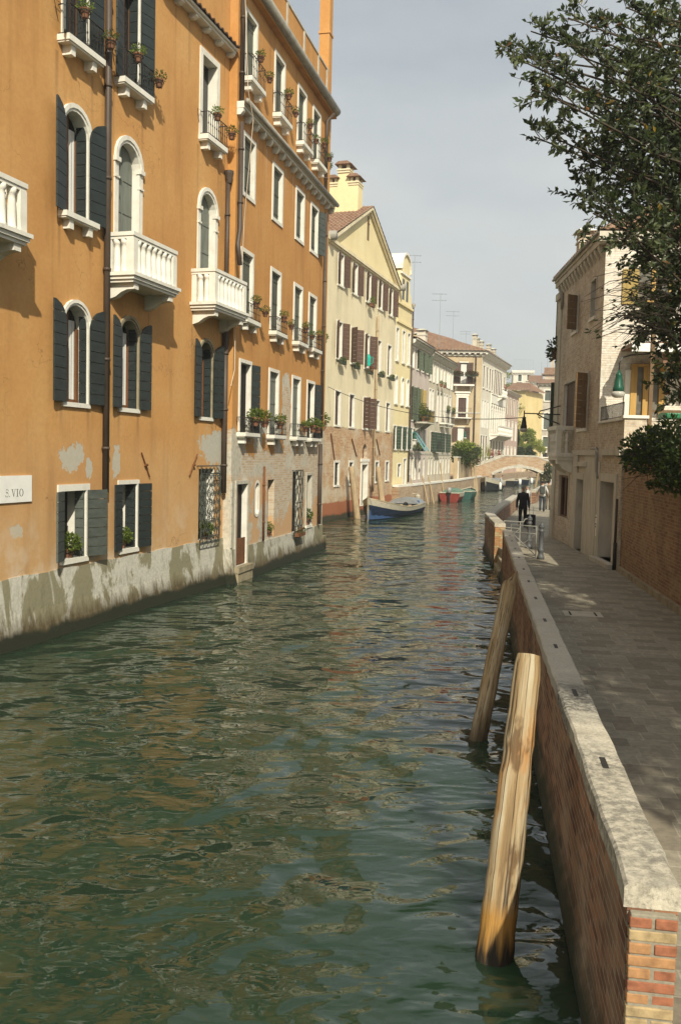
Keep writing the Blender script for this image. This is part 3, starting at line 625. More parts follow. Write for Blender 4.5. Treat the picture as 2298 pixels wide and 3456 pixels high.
def cornice(b, x0, x1, z, pj=.32, h=.3, step=.55, mat='stone_old', gutter=True, blocks=True, bw=.14, wrap=True):
    mb = MB(); mb.box(x0, x1, -pj, .0, z + h * .55, z + h * .8); mb.box(x0, x1, -pj - .06, .0, z + h * .8, z + h)
    if wrap: mb.box(x0, x1, -pj * .35, 0, z, z + h * .15)
    if blocks:
        n = max(1, int((x1 - x0) / step))
        for i in range(n + 1):
            xx = x0 + .08 + (x1 - x0 - .16) * i / n
            mb.prism([(xx - bw / 2, 0, z + .04), (xx - bw / 2, 0, z + h * .55), (xx - bw / 2, -pj * .9, z + h * .55), (xx - bw / 2, -pj * .9, z + h * .35), (xx - bw / 2, -pj * .5, z + h * .12)], (bw, 0, 0))
    c = mb.build('cornice', mat, b.root)
    if gutter:
        mb = MB(); mb.smooth = True; mb.tube([(x0 - .03, -pj - .09, z + h * .95), (x1 + .03, -pj - .09, z + h * .95)], .075, 8); mb.build('gutter', 'zinc', b.root)
    return c
# ================================================================ orange house, first part
A = Bld('orange_house', 'faded orange plastered house nearest on the left, with white balconies and arched windows', 'house', (-5.96, 15.52), (-3.22, 24.31))
cm = [2.23, 4.2, 8.05]
SH = [('L', 14, .46), ('R', 'in', .19), ('R', 8, .46)]
# lowest row of arched windows
window(A, 1.86, 2.66, 4.52, 6.42, 1, .26, frame=.11, sill=(.06, .05, .09, ()), leaf=[('L', 6, .46), ('R', 'in', .15), ('R', 5, .46)], wood=1, curtain=True)
window(A, 3.87, 4.62, 4.52, 6.42, 1, .25, reveal='stone_dark', frame=.11, fmat='stone_dark', sill=(.06, .05, .09, ()), leaf=[('L', 6, .44), ('R', 'in', .19), ('R', 5, .44)], wood=1, curtain=True)
window(A, 7.66, 8.38, 4.50, 6.42, 1, .26, reveal='stone_dark', frame=.11, fmat='stone_dark', sill=(.06, .05, .09, ()), leaf=[('L', 5, .42), ('R', 'in', .19), ('R', 12, .42)], wood=1)
# piano nobile
window(A, 1.82, 2.62, 8.10, 10.10, 1, .25, frame=.14, sill=(.16, .20, .10, (.1, .9)), leaf=[('L', 16, .44), ('R', 'in', .21), ('R', 8, .44)], wood=1, curtain=True)
window(A, 3.74, 4.58, 7.26, 10.14, 1, .2, frame=.15, closed=('door_grey', 1), caps=True)
window(A, 7.58, 8.42, 7.26, 10.16, 1, .2, frame=.15, closed=('door_grey', 1), caps=True)
window(A, -1.5, -.66, 7.26, 10.14, 1, .2, frame=.15, closed=('door_grey', 1), caps=True)
window(A, -1.42, -.7, 4.52, 6.42, 1, .2, frame=.11, leaf=[('L', 6, .44), ('R', 'in', .19), ('R', 5, .44)], wood=1)
# top row
window(A, 1.86, 2.60, 11.30, 13.46, 0, .22, frame=.12, sill=(.24, .27, .11, (.0, .96)), leaf=[('L', 30, .42), ('R', 'in', .2), ('R', 8, .40)], wood=1, rail=(.2, .25, .55))
window(A, 3.80, 4.54, 11.30, 13.46, 0, .22, frame=.12, sill=(.24, .27, .11, (.0, .96)), leaf=[('L', 14, .42), ('R', 'in', .2), ('R', 10, .40)], wood=1, rail=(.2, .25, .55))
window(A, 7.60, 8.42, 11.47, 13.46, 0, .24, frame=.15, sill=(.17, .27, .12, (.05, .92)), closed=('shutter_old', .55), rail=(.12, .25, .55))
# ground floor
window(A, 1.80, 2.62, 1.44, 2.78, 0, .42, frame=.13, sill=(.05, .06, .10, ()), leaf=[('L', 22, .46), ('R', 'in', .2), ('R', 16, .50)], lmat='shutter_grey', wood=0, back='void', boards=.19)
window(A, 3.92, 4.62, 1.44, 2.86, 0, .48, frame=.09, sill=(.05, .06, .10, ()), leaf=[('L', 4, .34), ('R', 'in', .24), ('R', 5, .42)], back='stone', boards=.17)
w = window(A, 7.72, 8.62, 1.30, 3.16, 0, .22, frame=0, back='shutter_grey')
mb = MB()                                      # wrought iron cage of scrolls in front of the last ground floor window
x0, x1, z0, z1, y = 7.60, 8.74, 1.22, 3.24, -.13
for xx in (x0, x1): mb.tube([(xx, 0, z0), (xx, y, z0), (xx, y, z1), (xx, 0, z1)], .014, 5)
for zz in (z0, z0 + .17, z1 - .2, z1): mb.tube([(x0, y, zz), (x1, y, zz)], .014, 5)
for zz in (z0, z1): mb.tube([(x0, 0, zz), (x1, 0, zz)], .012, 5)
k = 5; cw = (x1 - x0) / k
for i in range(k + 1):
    pts = [(x0 + cw * i + .055 * math.sin(t * PI / 3) * (-1 if i % 2 else 1), y, z0 + .17 + (z1 - z0 - .37) * t / 24) for t in range(25)]
    mb.tube(pts, .012, 4)
for i in range(k):
    for j in range(7):
        cx, cz = x0 + cw * (i + .5), z0 + .34 + j * .235; sg = -1 if (i + j) % 2 else 1
        mb.tube([(cx + sg * (.012 + .0052 * q) * math.cos(q * .75), y - .005, cz + (.012 + .0052 * q) * math.sin(q * .75)) for q in range(15)], .009, 4)
    for zz in (z0 + .085, z1 - .1):
        mb.tube([(x0 + cw * i + cw * q / 6, y, zz + .06 * math.sin(q * PI / 3)) for q in range(7)], .009, 4)
mb.build('window_grille', 'iron_green', w)
for zc, hw in ((.0, 0),): pass
A.wall('orange', -.6, 17.6, 8, -5.0, 9.2)
mb = MB(); R.seed(3)                            # battered plinth
n = 40; top = [1.27 + .018 * math.sin(i * 1.7) for i in range(n + 1)]
for i in range(n):
    xa, xb = -5.0 + 14.2 * i / n, -5.0 + 14.2 * (i + 1) / n
    rows = [(-.02, None), (-.035, 1.0), (-.05, .6), (-.09, .28), (-.17, -.05), (-.19, -.6)]
    for (ya, za), (yb, zb) in zip(rows[:-1], rows[1:]):
        mb.face((xa, ya, top[i] if za is None else za), (xa, yb, zb), (xb, yb, zb), (xb, ya, top[i + 1] if za is None else za))
    mb.face((xa, 0, top[i]), (xa, -.02, top[i]), (xb, -.02, top[i + 1]), (xb, 0, top[i + 1]))
mb.build('plinth', 'plinth', A.root)
balcony(A, 3.30, 5.20, 7.26, .82, .66, 7, 2); balcony(A, 7.14, 9.10, 7.30, .82, .66, 7, 2); balcony(A, -2.3, -.1, 7.20, .82, .66, 7, 2)
cornice(A, 5.4, 9.12, 13.94, .22, .24, .62, 'stone', gutter=False, bw=.14, wrap=False)
roof(A, [((5.4, -.32, 14.17), (9.15, -.32, 14.17), (9.15, .0, 14.34), (5.4, 0, 14.34))], name='eave_tiles')
pipe(A, [(3.22, -.09, 17.4), (3.22, -.09, 2.72)], .068)
pipe(A, [(9.02, -.09, 10.75), (9.02, -.09, 7.35)], .06); mb = MB(); mb.lathe([(.07, 0), (.12, .25), (.12, .32)], (9.02, -.12, 10.72), 10); mb.build('rain_hopper', 'pipe', A.root)
pipe(A, [(9.02, -.09, 7.0), (9.02, -.10, 2.5)], .075)
for (a, za, c, zc) in ((4.78, 3.56, 5.16, 3.0), (7.56, 3.54, 7.14, 2.99)):
    mb = MB(); mb.tube([(a, -.03, za), (c, -.03, zc)], .018, 6); mx, mz = (a + c) / 2, (za + zc) / 2; mb.tube([(mx - .05, -.05, mz), (mx + .05, -.05, mz)], .03, 6); mb.build('wall_anchor', 'rust', A.root)
mb = MB(); mb.tube([(5.6, .02, 17.0), (9.0, .02, 17.2)], .012, 4); 
# street name plate
sg = tag(MB.build((lambda q: (q.box(-1.2, .86, -.03, -.004, 2.63, 3.11), q)[1])(MB()), 'name_plate', 'sign'), 'white painted plate on the orange wall lettered S. VIO', 'sign')
sg.location = A.o; sg.rotation_euler = (0, 0, A.rz)
mb = MB()
def glyph(x, pts, h=.135, w=.135): mb.prism([(x + px * w, -.0325, 2.735 + pz * h) for px, pz in pts], (0, .003, 0))
def bar(x, x0, x1, z0, z1): glyph(x, [(x0, z0), (x1, z0), (x1, z1), (x0, z1)])
def ring(x, f, n=20):
    for i in range(n):
        (p, w0), (q, w1) = f(i / n), f((i + 1) / n); glyph(x, [p, q, (q[0] + w1[0], q[1] + w1[1]), (p[0] + w0[0], p[1] + w0[1])])
def s_(t):
    a = PI * (.15 + 1.35 * min(t, .5) * 2) if t < .5 else PI * (.5 - 1.35 * (t - .5) * 2); cz = .73 if t < .5 else .26; r = .25 if t < .5 else .27
    th = .035 + .09 * (1 - abs(t - .5) * 2) ** 1.2; return (.32 + r * .9 * math.cos(a), cz + r * math.sin(a)), (0, th)
ring(.12, s_, 24); bar(.12, .02, .07, .0, .26); bar(.12, .52, .57, .74, .98); bar(.215, .05, .16, .0, .12)
glyph(.285, [(.06, 1), (.22, 1), (.46, .06), (.40, 0)]); glyph(.285, [(.70, 1), (.76, 1), (.44, 0), (.40, 0)]); bar(.285, -.04, .32, .96, 1.0); bar(.285, .58, .88, .96, 1.0)
bar(.42, .12, .26, 0, 1); bar(.42, .0, .38, 0, .05); bar(.42, .0, .38, .95, 1)
ring(.50, lambda t: ((.42 + .42 * math.cos(2 * PI * t), .5 + .52 * math.sin(2 * PI * t)), (-.13 * math.cos(2 * PI * t), -.05 * math.sin(2 * PI * t))))
mb.build('lettering', 'ink', sg)

# ================================================================ orange house, second part
B = Bld('orange_house', 'orange house with peeling lower wall, four bays of shuttered windows and a fat eaves gutter', 'house', (-3.0, 24.25), (-3.0 + 9.8 * .24, 34.05))
BL = 9.86; cb = [.98, 3.58, 6.02, 7.84]
for i, c in enumerate(cb):
    a, e = c - .42, c + .42
    window(B, a, e, 13.72, 15.48, 0, .13, frame=.11, sill=(.17, .27, .12, (.02, .96)), closed=('shutter_old', 1), rail=(.13, .25, .58))
    window(B, a, e, 10.72, 12.22, 0, .12, frame=.11, sill=(.11, .035, .11, ()), closed=('shutter_old', .9), leaf=[('R', 14, .42)] if i == 3 else None, lmat='shutter_grey')
    window(B, a, e, 7.30, 9.12, 0, .12, frame=.11, sill=(.15, .25, .11, (.06, .9)), closed=('shutter_old', 1), rail=(.12, .23, .42))
    window(B, a, e, 4.16, 6.10, 0, .12, frame=.10, fmat='stone', sill=(.20, .27, .10, (.0,) if i < 2 else (.1, .8)), closed=None if i in (0, 3) else ('door_grey', 1),
           back='void' if i in (0, 3) else 'glass', leaf=[('L', 'in', .12), ('R', 10, .46)] if i in (0, 3) else None, rail=(.16, .25, .42))
d = window(B, .42, 1.32, .42, 2.72, 0, .16, frame=.10, back='void', fmat='stone_old', reveal='stone')
mb = MB(); mb.box(.44, .86, .10, .14, .46, 2.7); mb.build('door_leaf', 'wood', d)
mb = MB(); mb.box(.44, 1.30, .03, .06, .44, 1.18); mb.build('flood_board', 'rust', d)
mb = MB(); mb.box(.20, 1.46, -.20, .0, .26, .42); mb.box(.22, 1.44, -.17, -.0, -.2, .26); mb.build('threshold', 'stone_dark', d)
B.opening(2.0, 2.34, 1.78, 2.72, 2)
mb = MB(); ol = [(2.17 + .17 * math.cos(q * PI / 12), 2.25 + (.30 if math.sin(q * PI / 12) > 0 else -.30) * (abs(math.sin(q * PI / 12)) > .01) + .17 * math.sin(q * PI / 12)) for q in range(24)]
for i in range(24):
    a, c = ol[i], ol[(i + 1) % 24]; mb.face((a[0], -.02, a[1]), (a[0], .18, a[1]), (c[0], .18, c[1]), (c[0], -.02, c[1]))
    oa, oc = [(2.17 + (q[0] - 2.17) * 1.5, 2.25 + (q[1] - 2.25) * 1.17) for q in (a, c)]; mb.face((a[0], -.02, a[1]), (c[0], -.02, c[1]), (oc[0], -.02, oc[1]), (oa[0], -.02, oa[1]))
mb.k = 1; mb.box(1.95, 2.39, .17, .2, 1.7, 2.8); ov = mb.build('oval_window', ['stone', 'void'], B.root)
B.ops[-1] = (2.03, 2.31, 1.80, 2.70, 0)
window(B, 3.20, 3.86, 1.0, 2.78, 0, .2, frame=0, reveal='orange_b', back='shutter_grey')
w = window(B, 5.86, 6.62, .92, 3.0, 0, .14, frame=0, reveal='stone_dim', back='void')
mb = MB(); x0, x1, z0, z1, y = 5.80, 6.70, .84, 3.04, -.12
for xx in (x0, x1): mb.tube([(xx, 0, z0), (xx, y, z0), (xx, y, z1), (xx, 0, z1)], .018, 5)
for zz in (z0, z0 + .3, (z0 + z1) / 2, z1 - .3, z1): mb.tube([(x0, y, zz), (x1, y, zz)], .016, 5)
for i in range(6):
    mb.tube([(x0 + .18 * i + .06 * math.sin(t * PI / 3) * (-1 if i % 2 else 1), y, z0 + (z1 - z0) * t / 24) for t in range(25)], .014, 4)
mb.build('window_grille', 'iron_green', w)
window(B, 7.58, 8.22, 1.05, 2.84, 0, .14, frame=.09, fmat='stone_old', reveal='stone_dim', back='void', closed=('shutter_old', .45), sill=(.08, .06, .1, ()))
B.wall('orange_b', -.6, 16.3, 8, 0, BL)
mb = MB(); xs_ = [0, .16, .31, 1.43] + [1.43 + (BL - 1.43) * q / 20 for q in range(1, 21)]
for xa, xb in zip(xs_[:-1], xs_[1:]):
    if .31 < (xa + xb) / 2 < 1.43: rows = [(-.02, .40), (-.05, .2), (-.16, -.05), (-.18, -.6)]
    else: rows = [(-.03, .93), (-.035, .7), (-.05, .45), (-.08, .25), (-.16, -.05), (-.18, -.6)]
    for (ya, za), (yb, zb) in zip(rows[:-1], rows[1:]): mb.face((xa, ya, za), (xa, yb, zb), (xb, yb, zb), (xb, ya, za))
    mb.face((xa, 0, rows[0][1]), (xa, rows[0][0], rows[0][1]), (xb, rows[0][0], rows[0][1]), (xb, 0, rows[0][1]))
mb.face((0, 0, -.6), (0, -.18, -.6), (0, -.16, -.05), (0, -.03, .93), (0, 0, .93)); mb.box(BL - .1, BL + .25, -.12, .6, -.6, .5); mb.box(-.03, -.002, -.03, .5, -.6, .95)
mb.build('plinth', 'plinth', B.root)
mb = MB()                                       # pilaster of bared stone on the near edge, chipped away near the water
for i in range(9): mb.box(-.005 + .0, .12 + .02 * (i % 2), -.03 - .004 * (i % 3), .02, .98 + i * .2, 1.172 + i * .2)
mb.build('quoin', 'stone_old', B.root)
c = cornice(B, -.02, BL + .1, 12.52, .20, .38, .62, 'stone', gutter=True, bw=.14, wrap=False)
mb = MB(); mb.smooth = True; mb.tube([(-.05, -.24, 16.2), (BL - .1, -.24, 16.2), (BL + .05, -.12, 16.2), (BL + .05, .9, 16.2)], .15, 12); mb.build('eaves_gutter', 'zinc', B.root)
mb = MB(); mb.box(-.02, BL + .04, -.20, .1, 16.0, 16.12); mb.build('eave', 'orange_b', B.root)
mb = MB(); mb.box(.6, BL - .5, .03, .3, 16.3, 17.5); aw = mb.build('terrace_wall', 'orange_b', B.root)
mb = MB(); 
for xx in (.7, 2.5, 4.3, 6.2, 8.0, 9.2): mb.box(xx - .07, xx + .07, .0, .029, 16.3, 17.52)
mb.box(.6, BL - .5, -.0, .35, 17.501, 17.56); mb.build('terrace_coping', 'stone_old', aw)
mb = MB(); mb.box(9.42, 9.86, .02, .40, 16.05, 22); mb.box(9.39, 9.89, -.01, .43, 18.9, 18.98); mb.build('chimney', 'orange_b', B.root)
pipe(B, [(.10, -.36, 16.0), (.10, -.10, 15.8), (.10, -.09, 12.95)], .065); pipe(B, [(.12, -.09, 12.40), (.12, -.09, 9.6), (-.10, -.12, 9.15), (-.12, -.2, 8.6)], .065)
pipe(B, [(BL - .75, -.30, 15.9), (BL - .9, -.09, 15.6), (BL - .9, -.09, 12.9)], .06); pipe(B, [(BL - .72, -.09, 12.4), (BL - .72, -.09, 4.2)], .055); pipe(B, [(BL - .78, -.09, 3.98), (BL - .78, -.10, 1.0)], .07)
pipe(B, [(2.70, -.05, 3.2), (2.72, -.05, .95)], .035, 'rust')
mb = MB(); mb.tube([(-.62, -.30, 17.2), (-.42, -.45, 13.0), (.0, -.46, 12.4), (.42, -.1, 10.0), (.3, -.06, 7.4), (-.02, -.06, 6.9), (-.25, -.14, 5.8), (-.55, -.16, 5.35)], .010, 5); mb.build('cable', 'cable_white', B.root)
mb = MB(); mb.box(BL + .0, BL + .35, .4, 1.6, 7.2, 7.32); sb = mb.build('side_sill', 'stone', B.root)
mb = MB(); mb.box(BL, BL + .06, .3, .9, 10.7, 12.3); mb.box(BL, BL + .06, .3, .9, 4.3, 6.2); mb.box(BL, BL + .06, .5, .95, 7.3, 8.3); mb.build('shutter', 'shutter_brown', B.root)

# flower pots hanging on the railings of both orange houses
FL = ['top floor', 'second floor', 'first floor', 'lowest']
pg = 'flower pots on the window railings of the orange houses'
nth = ['nearest', 'second', 'third', 'fourth']
for i, c in ((0, 2.23), (1, 4.17), (2, 8.01)):
    pot(A, c - .22, -.34, 11.30 + (.17 if i == 2 else 0) + .42, 'pot of pale green succulent, near end of the %s top railing, nearest orange house' % nth[i], pg, s=1.05, mats=('plant_b', 'plant_a', 'plant_b'))
    pot(A, c + .74, -.30, 11.30 + (.17 if i == 2 else 0) + .28, 'pot in an iron ring, far end of the %s top railing, nearest orange house' % nth[i], pg, s=1.05, mats=('plant_a', 'plant_a', 'leaf_brown'))
for r, z in ((0, 13.72), (1, 7.3)):
    for i, c in enumerate(cb):
        nm = ('top', 'middle')[r]
        pot(B, c - .18, -.36, z + (.50 if r == 0 else .34), 'dark basket pot over the near end of the %s %s railing, peeling orange house' % (nth[i], nm), pg, s=.95)
        if not (r == 1 and i == 3): pot(B, c + .78, -.30, z + (.34 if r == 0 else .22), 'pot in a ring beyond the far end of the %s %s railing, peeling orange house' % (nth[i], nm), pg, s=.9)
for x, s, l in ((1.12, 1.5, 'large bushy pale green plant standing behind the nearest low railing of the peeling orange house'), (1.95, 1.4, 'pot of reddish and green leaves hanging at the end of the nearest low railing'), (3.42, 1.3, 'pot of pale green leaves over the second low railing of the peeling orange house'),
                (6.3, 1.1, 'small green plant on the long low railing, nearest of its three'), (7.3, 1.5, 'large pale green plant on the long low railing, middle of its three'), (8.0, 1.3, 'green plant on the long low railing, farthest of its three')):
    pot(B, x, -.28, 4.36, l, pg, s=s, n=90, mats=('plant_b', 'plant_a', 'leaf_brown' if 'reddish' in l else 'plant_a'))
for x, y, z, s, l in ((BL + .35, .2, 14.2, 1.3, 'topmost pot hanging round the corner of the peeling orange house'), (BL + .55, .5, 13.5, 1.5, 'bushy pot hanging round the corner, second from the top'), (BL + .6, .6, 12.9, 1.7, 'trailing bush in a pot hanging round the corner above the cornice'),
                      (BL + .7, .7, 12.35, 1.2, 'small pot with drooping plant hanging in front of the yellow chimney stack'), (BL + .35, .2, 7.75, 1.3, 'brown pot round the corner at the level of the middle railings'), (BL + .6, .5, 7.45, 1.6, 'bushy pot round the corner beside the brown pot'),
                      (BL + .75, .7, 7.1, 1.6, 'trailing green pot, lowest of the corner group above the yellow wall'), (BL + .4, .2, 4.55, 1.9, 'wide green plant round the corner at the end of the long low railing')):
    pot(B, x, y, z, l, 'flower pots round the corner of the peeling orange house', s=s, n=90)
mb = MB()                                                   # stone water steps where the side canal opens
for i in range(3): mb.box(BL + .1, BL + 1.2 - .2 * i, .3, 2.2, -.5, .12 + .2 * i)
o = tag(mb.build('water_steps', 'stone_dark'), 'old stone water steps past the corner of the peeling orange house', 'steps'); o.location = B.o; o.rotation_euler = (0, 0, B.rz)
for x, z, l, s in ((2.2, 1.44, 'bushy green plant standing in the nearest ground floor window', 1.5), (4.2, 1.44, 'green plant standing in the second ground floor window, half behind the dark shutter', 1.4),
                (8.2, 1.30, 'leafy green plant behind the scrolled iron grille', 1.5)):
    pot(A, x, .10 if x < 8 else .05, z, l, 'plants on the ground floor sills', s=s * .78, n=330, height=1.5, spread=1.35, mats=('plant_a', 'plant_b', 'plant_a'))
for x, z, l, s in ((3.45, 1.0, 'small green plant at the foot of the narrow shuttered window', 1.2), (7.85, 1.05, 'green plant on the sill of the last ground floor window of the peeling orange house', 1.5)):
    pot(B, x, .06, z, l, 'plants on the ground floor sills', s=s, n=120, height=1.3)
mb = MB(); mb.k = 0; mb.box(5.82, 6.68, -.26, -.13, .80, .92); mb.k = 1; leaves(mb, (6.25, -.2, .98), .4, .08, .1, 60, .1, (1, 2))
o = tag(mb.build('planter_box', ['rust', 'leaf_brown', 'plant_c']), 'rusty planter with withered leaves below the tall iron grille', 'planter'); o.location = B.o; o.rotation_euler = (0, 0, B.rz)
# ================================================================ yellow gabled house
C = Bld('yellow_house', 'yellow gabled house with brown shutters and bare brick ground floor', 'house', (-.57, 48.2), (-.57 + 3.25, 58.2))
CL = 13.0; cc = [.86, 3.45, 6.2, 8.85, 11.4]
for i, c in enumerate(cc):
    a, e = c - .46, c + .46
    window(C, a, e, 12.76, 14.42, 0, .14, frame=.06, sill=(.1, .08, .1, ()), back='void', leaf=[('L', 26, .46), ('R', 24, .5)], lmat='shutter_brown')
    lf = [[('L', 22, .46), ('R', 26, .5)], [('L', 60, .46), ('R', 40, .46)], [('L', 24, .46), ('R', 34, .6)], None, None][i]
    window(C, a, e, 8.82, 10.78, 0, .14, frame=.08, sill=(.08, .08, .1, ()), back='void', leaf=lf, closed=None if lf else ('shutter_brown', .8), lmat='shutter_brown')
    window(C, a, e, 5.20, 7.02, 0, .13, frame=.08, sill=(.08, .06, .1, ()), back='void', leaf=[('L', 70, .46), ('R', 32, .6)] if i == 2 else None, closed=None if i == 2 else ('shutter_brown', .75), lmat='shutter_brown')
for x, zz in ((.95, 1.9), (3.6, 1.9), (9.1, 1.9), (11.6, 1.95)):
    w = window(C, x - .36, x + .36, zz, 3.14, 0, .14, frame=.12, back='void', sill=(.12, .06, .1, ()))
    mb = MB()
    for q in range(5): mb.tube([(x - .36 + .72 * (q + .5) / 5, .06, zz), (x - .36 + .72 * (q + .5) / 5, .06, 3.14)], .012, 4)
    for q in range(7): mb.tube([(x - .36, .06, zz + .2 * q), (x + .36, .06, zz + .2 * q)], .008, 4)
    mb.build('window_grille', 'iron', w)
d = window(C, 5.72, 6.9, .5, 3.0, 0, .24, frame=.18, back='door_grey', proj=.05)
mb = MB(); mb.box(5.45, 7.2, -.08, 0, 3.18, 3.36); mb.build('lintel', 'stone', d)
window(C, 5.85, 6.8, 3.4, 4.25, 1, .2, frame=0, reveal='brick_k', back='rust')
C.wall('yellow_c', -.5, 14.55, 9, -3.2, CL)
ap = (5.9, 18.25); e0, e1 = (-1.1, 14.9), (13.0, 14.9)
# pediment wall with a slit
mb = MB(); mb.prism([(e0[0], 0, 14.55), (CL, 0, 14.55), (CL, 0, e1[1]), (ap[0], 0, ap[1]), (e0[0], 0, e0[1])], (0, .4, 0)); mb.build('gable', 'yellow_d', C.root)
mb = MB(); sl_ = outline(5.62, 6.02, 16.3, 17.75, 1); mb.prism([(x, -.01, z) for x, z in sl_], (0, .02, 0)); mb.k = 1; mb.box(5.6, 6.04, -.03, -.012, 17.25, 17.32); mb.build('slit_window', ['shutter_tan', 'wood'], C.root)
mb = MB()
for (x0, z0), (x1, z1) in ((e0, ap), (ap, e1)):
    mb.prism([(x0, -.14, z0 - .32), (x1, -.14, z1 - .32), (x1, -.14, z1 - .16), (x0, -.14, z0 - .16)], (0, .14, 0)); mb.prism([(x0, -.26, z0 - .16), (x1, -.26, z1 - .16), (x1, -.26, z1 + .02), (x0, -.26, z0 + .02)], (0, .26, 0))
mb.box(-3.2, CL, -.10, 0, 14.56, 14.66); mb.box(-3.2, CL, -.18, 0, 14.66, 14.84); mb.build('moulding', 'yellow_c', C.root)
roof(C, [((-1.3, -.3, 14.95), (-1.3, 9, 14.95), (5.9, 9, 18.3), (5.9, -.3, 18.3)), ((13.2, 9, 14.95), (13.2, -.3, 14.95), (5.9, -.3, 18.3), (5.9, 9, 18.3))])
mb = MB(); mb.smooth = True
for xx in (-1.35, 13.3): mb.tube([(xx, -.45, 14.9), (xx, 3, 14.9)], .24, 10)
mb.build('gutter_end', 'zinc', C.root)
cw = 'yellow_d'
mb = MB(); mb.box(4.6, 5.5, .30, 2.1, 16.6, 19.45); mb.box(4.62, 5.48, .86, 1.56, 19.45, 20.2)
mb.k = 1
for y0, y1, z in ((.86, 1.56, 20.2), (.30, .84, 19.45), (1.58, 2.1, 19.45)):
    mb.box(4.56, 5.54, y0 - .03, y1 + .03, z - .24, z - .16); mb.box(4.53, 5.57, y0 - .05, y1 + .05, z - .11, z - .03)
    for yy in (y0 + .03, y1 - .19): mb.box(4.62, 4.8, yy, yy + .16, z, z + .22); mb.box(5.3, 5.48, yy, yy + .16, z, z + .22)
    mb.k = 2; mb.prism([(4.4, y0 - .16, z + .22), (4.4, y1 + .16, z + .22), (4.4, y1 - .08, z + .38), (4.4, y0 + .08, z + .38)], (1.3, 0, 0)); mb.k = 1
mb.build('chimney_stack', ['yellow_d', 'yellow_c', 'tiles'], C.root)
for q, (xa, za, xb, zb) in enumerate(((-.3, 4.7, .45, 3.3), (3.5, 4.5, 4.5, 3.5), (8.0, 4.6, 8.5, 3.6), (8.7, 4.6, 9.6, 3.6))):
    mb = MB(); mb.tube([(xa, -.05, za), (xb, -.05, zb)], .035, 6); mb.build('wall_anchor', 'rust', C.root)
pipe(C, [(8.05, -.12, 12.2), (8.02, -.12, 6.8), (7.9, -.12, 1.3)], .075, 'pole_thin', 'flue_pipe')
yg = 'flower boxes on the yellow gabled house'
for x, z, l in ((.86, 8.5, 'long green planter under the nearest middle shutters of the yellow house'), (3.45, 8.5, 'long green planter under the second middle window of the yellow house'), (6.2, 8.45, 'wire basket of flowers and greenery under the third middle window'),
                (8.85, 8.5, 'long green planter under the fourth middle window of the yellow house'), (11.4, 8.5, 'long green planter under the farthest middle window of the yellow house')):
    planter(C, x, -.26, z, l, yg, s=1.25, n=110, mats=('plant_a', 'plant_c', 'flower_red') if 'basket' in l else ('plant_a', 'plant_c', 'plant_a'), height=2.0 if 'basket' in l else 1.0)
planter(C, 6.2, -.28, 12.45, 'terracotta trough of tall grassy green under the third top window of the yellow house', yg, s=1.1, n=160, pmat='terracotta', height=2.6, mats=('plant_b', 'plant_a', 'plant_b'))
o = thing('watering_can', 'turquoise plastic can standing on the third middle window ledge of the yellow house', 'can', C.W(5.75, -.22, 8.9)); mb = MB(); mb.lathe([(.16, 0), (.18, .5), (.12, .62), (.12, .68)], n=12); mb.build('can_body', 'plastic_teal', o)
mb = MB(); mb.tube([(.16, 0, .5), (.3, 0, .55), (.3, 0, .2), (.17, 0, .12)], .02, 6); mb.build('handle', 'plastic_teal', o)

# ================================================================ narrow yellow house with the arched dormer
D0 = C.W(CL, 0, 0)
D = Bld('yellow_house', 'narrow pale yellow house with tall arched windows and a round-topped attic gable', 'house', (D0.x, D0.y), (D0.x + 3.5, D0.y + 10))
DL = 3.95
for i, x in enumerate((.35, 1.95, 3.3)):
    window(D, x - .3, x + .3, 10.05, 12.2, 0, .12, frame=.1, back='shutter_old', sill=(.1, .1, .1, ()))
    window(D, x - .32, x + .32, 7.15, 8.95, 1, .12, frame=.1, back='curtain', sill=(.1, .1, .1, ()))
    window(D, x - .32, x + .32, 4.05, 5.6, 0, .12, frame=.1, leaf=[('L', 20, .4), ('R', 20, .42)], lmat='shutter_dgreen', back='void', sill=(.1, .1, .1, ()))
window(D, 1.3, 2.1, 2.1, 3.0, 0, .12, frame=.08, back='void'); window(D, 2.8, 3.5, 1.55, 3.35, 0, .12, frame=.08, back='void')
D.wall('yellow_d', 1.2, 14.0, 9, 0, DL)
mb = MB(); mb.box(0, DL, -.1, 0, 12.6, 12.75); mb.box(0, DL, -.14, 0, 13.85, 14.0); mb.build('moulding', 'yellow_d', D.root)
g = [(0, 14.0)] + [(.2 + .5 * (1 - math.cos(q * PI / 8)), 14.0 + .7 * math.sin(q * PI / 8)) for q in range(5)] + [(.9, 16.3)] + [(2.0 - 1.1 * math.cos(PI * q / 12), 16.3 + 1.1 * math.sin(PI * q / 12)) for q in range(13)] + [(3.1, 16.3)] + [(3.3 + .5 * math.sin(q * PI / 8), 15.0 - 1.0 * (1 - math.cos(q * PI / 8))) for q in range(5)] + [(DL, 14.0)]
mb = MB(); mb.prism([(x, 0, z) for x, z in g], (0, .9, 0)); go = mb.build('attic_gable', 'yellow_d', D.root)
mb = MB()
for x in (1.25, 2.25): mb.box(x, x + .5, -.012, .0, 14.3, 15.7)
mb.build('attic_window', 'glass', go)
mb = MB()
for i in range(12):
    a, c = PI * i / 12, PI * (i + 1) / 12; f = lambda t, r: (2.0 - r * math.cos(t), 16.3 + r * math.sin(t))
    p = [f(a, 1.1), f(c, 1.1), f(c, 1.25), f(a, 1.25)]; mb.prism([(x, -.12, z) for x, z in p], (0, 1.3, 0))
mb.box(.75, 3.25, -.1, -.0, 15.95, 16.1); mb.build('gable_moulding', 'stone', go)
mb = MB(); mb.lathe([(.12, 0), (.2, .15), (.16, .35), (.24, .55), (.12, .8), (.02, 1.0)], (2.0, .4, 14.3 - .2 + .0), 8); 
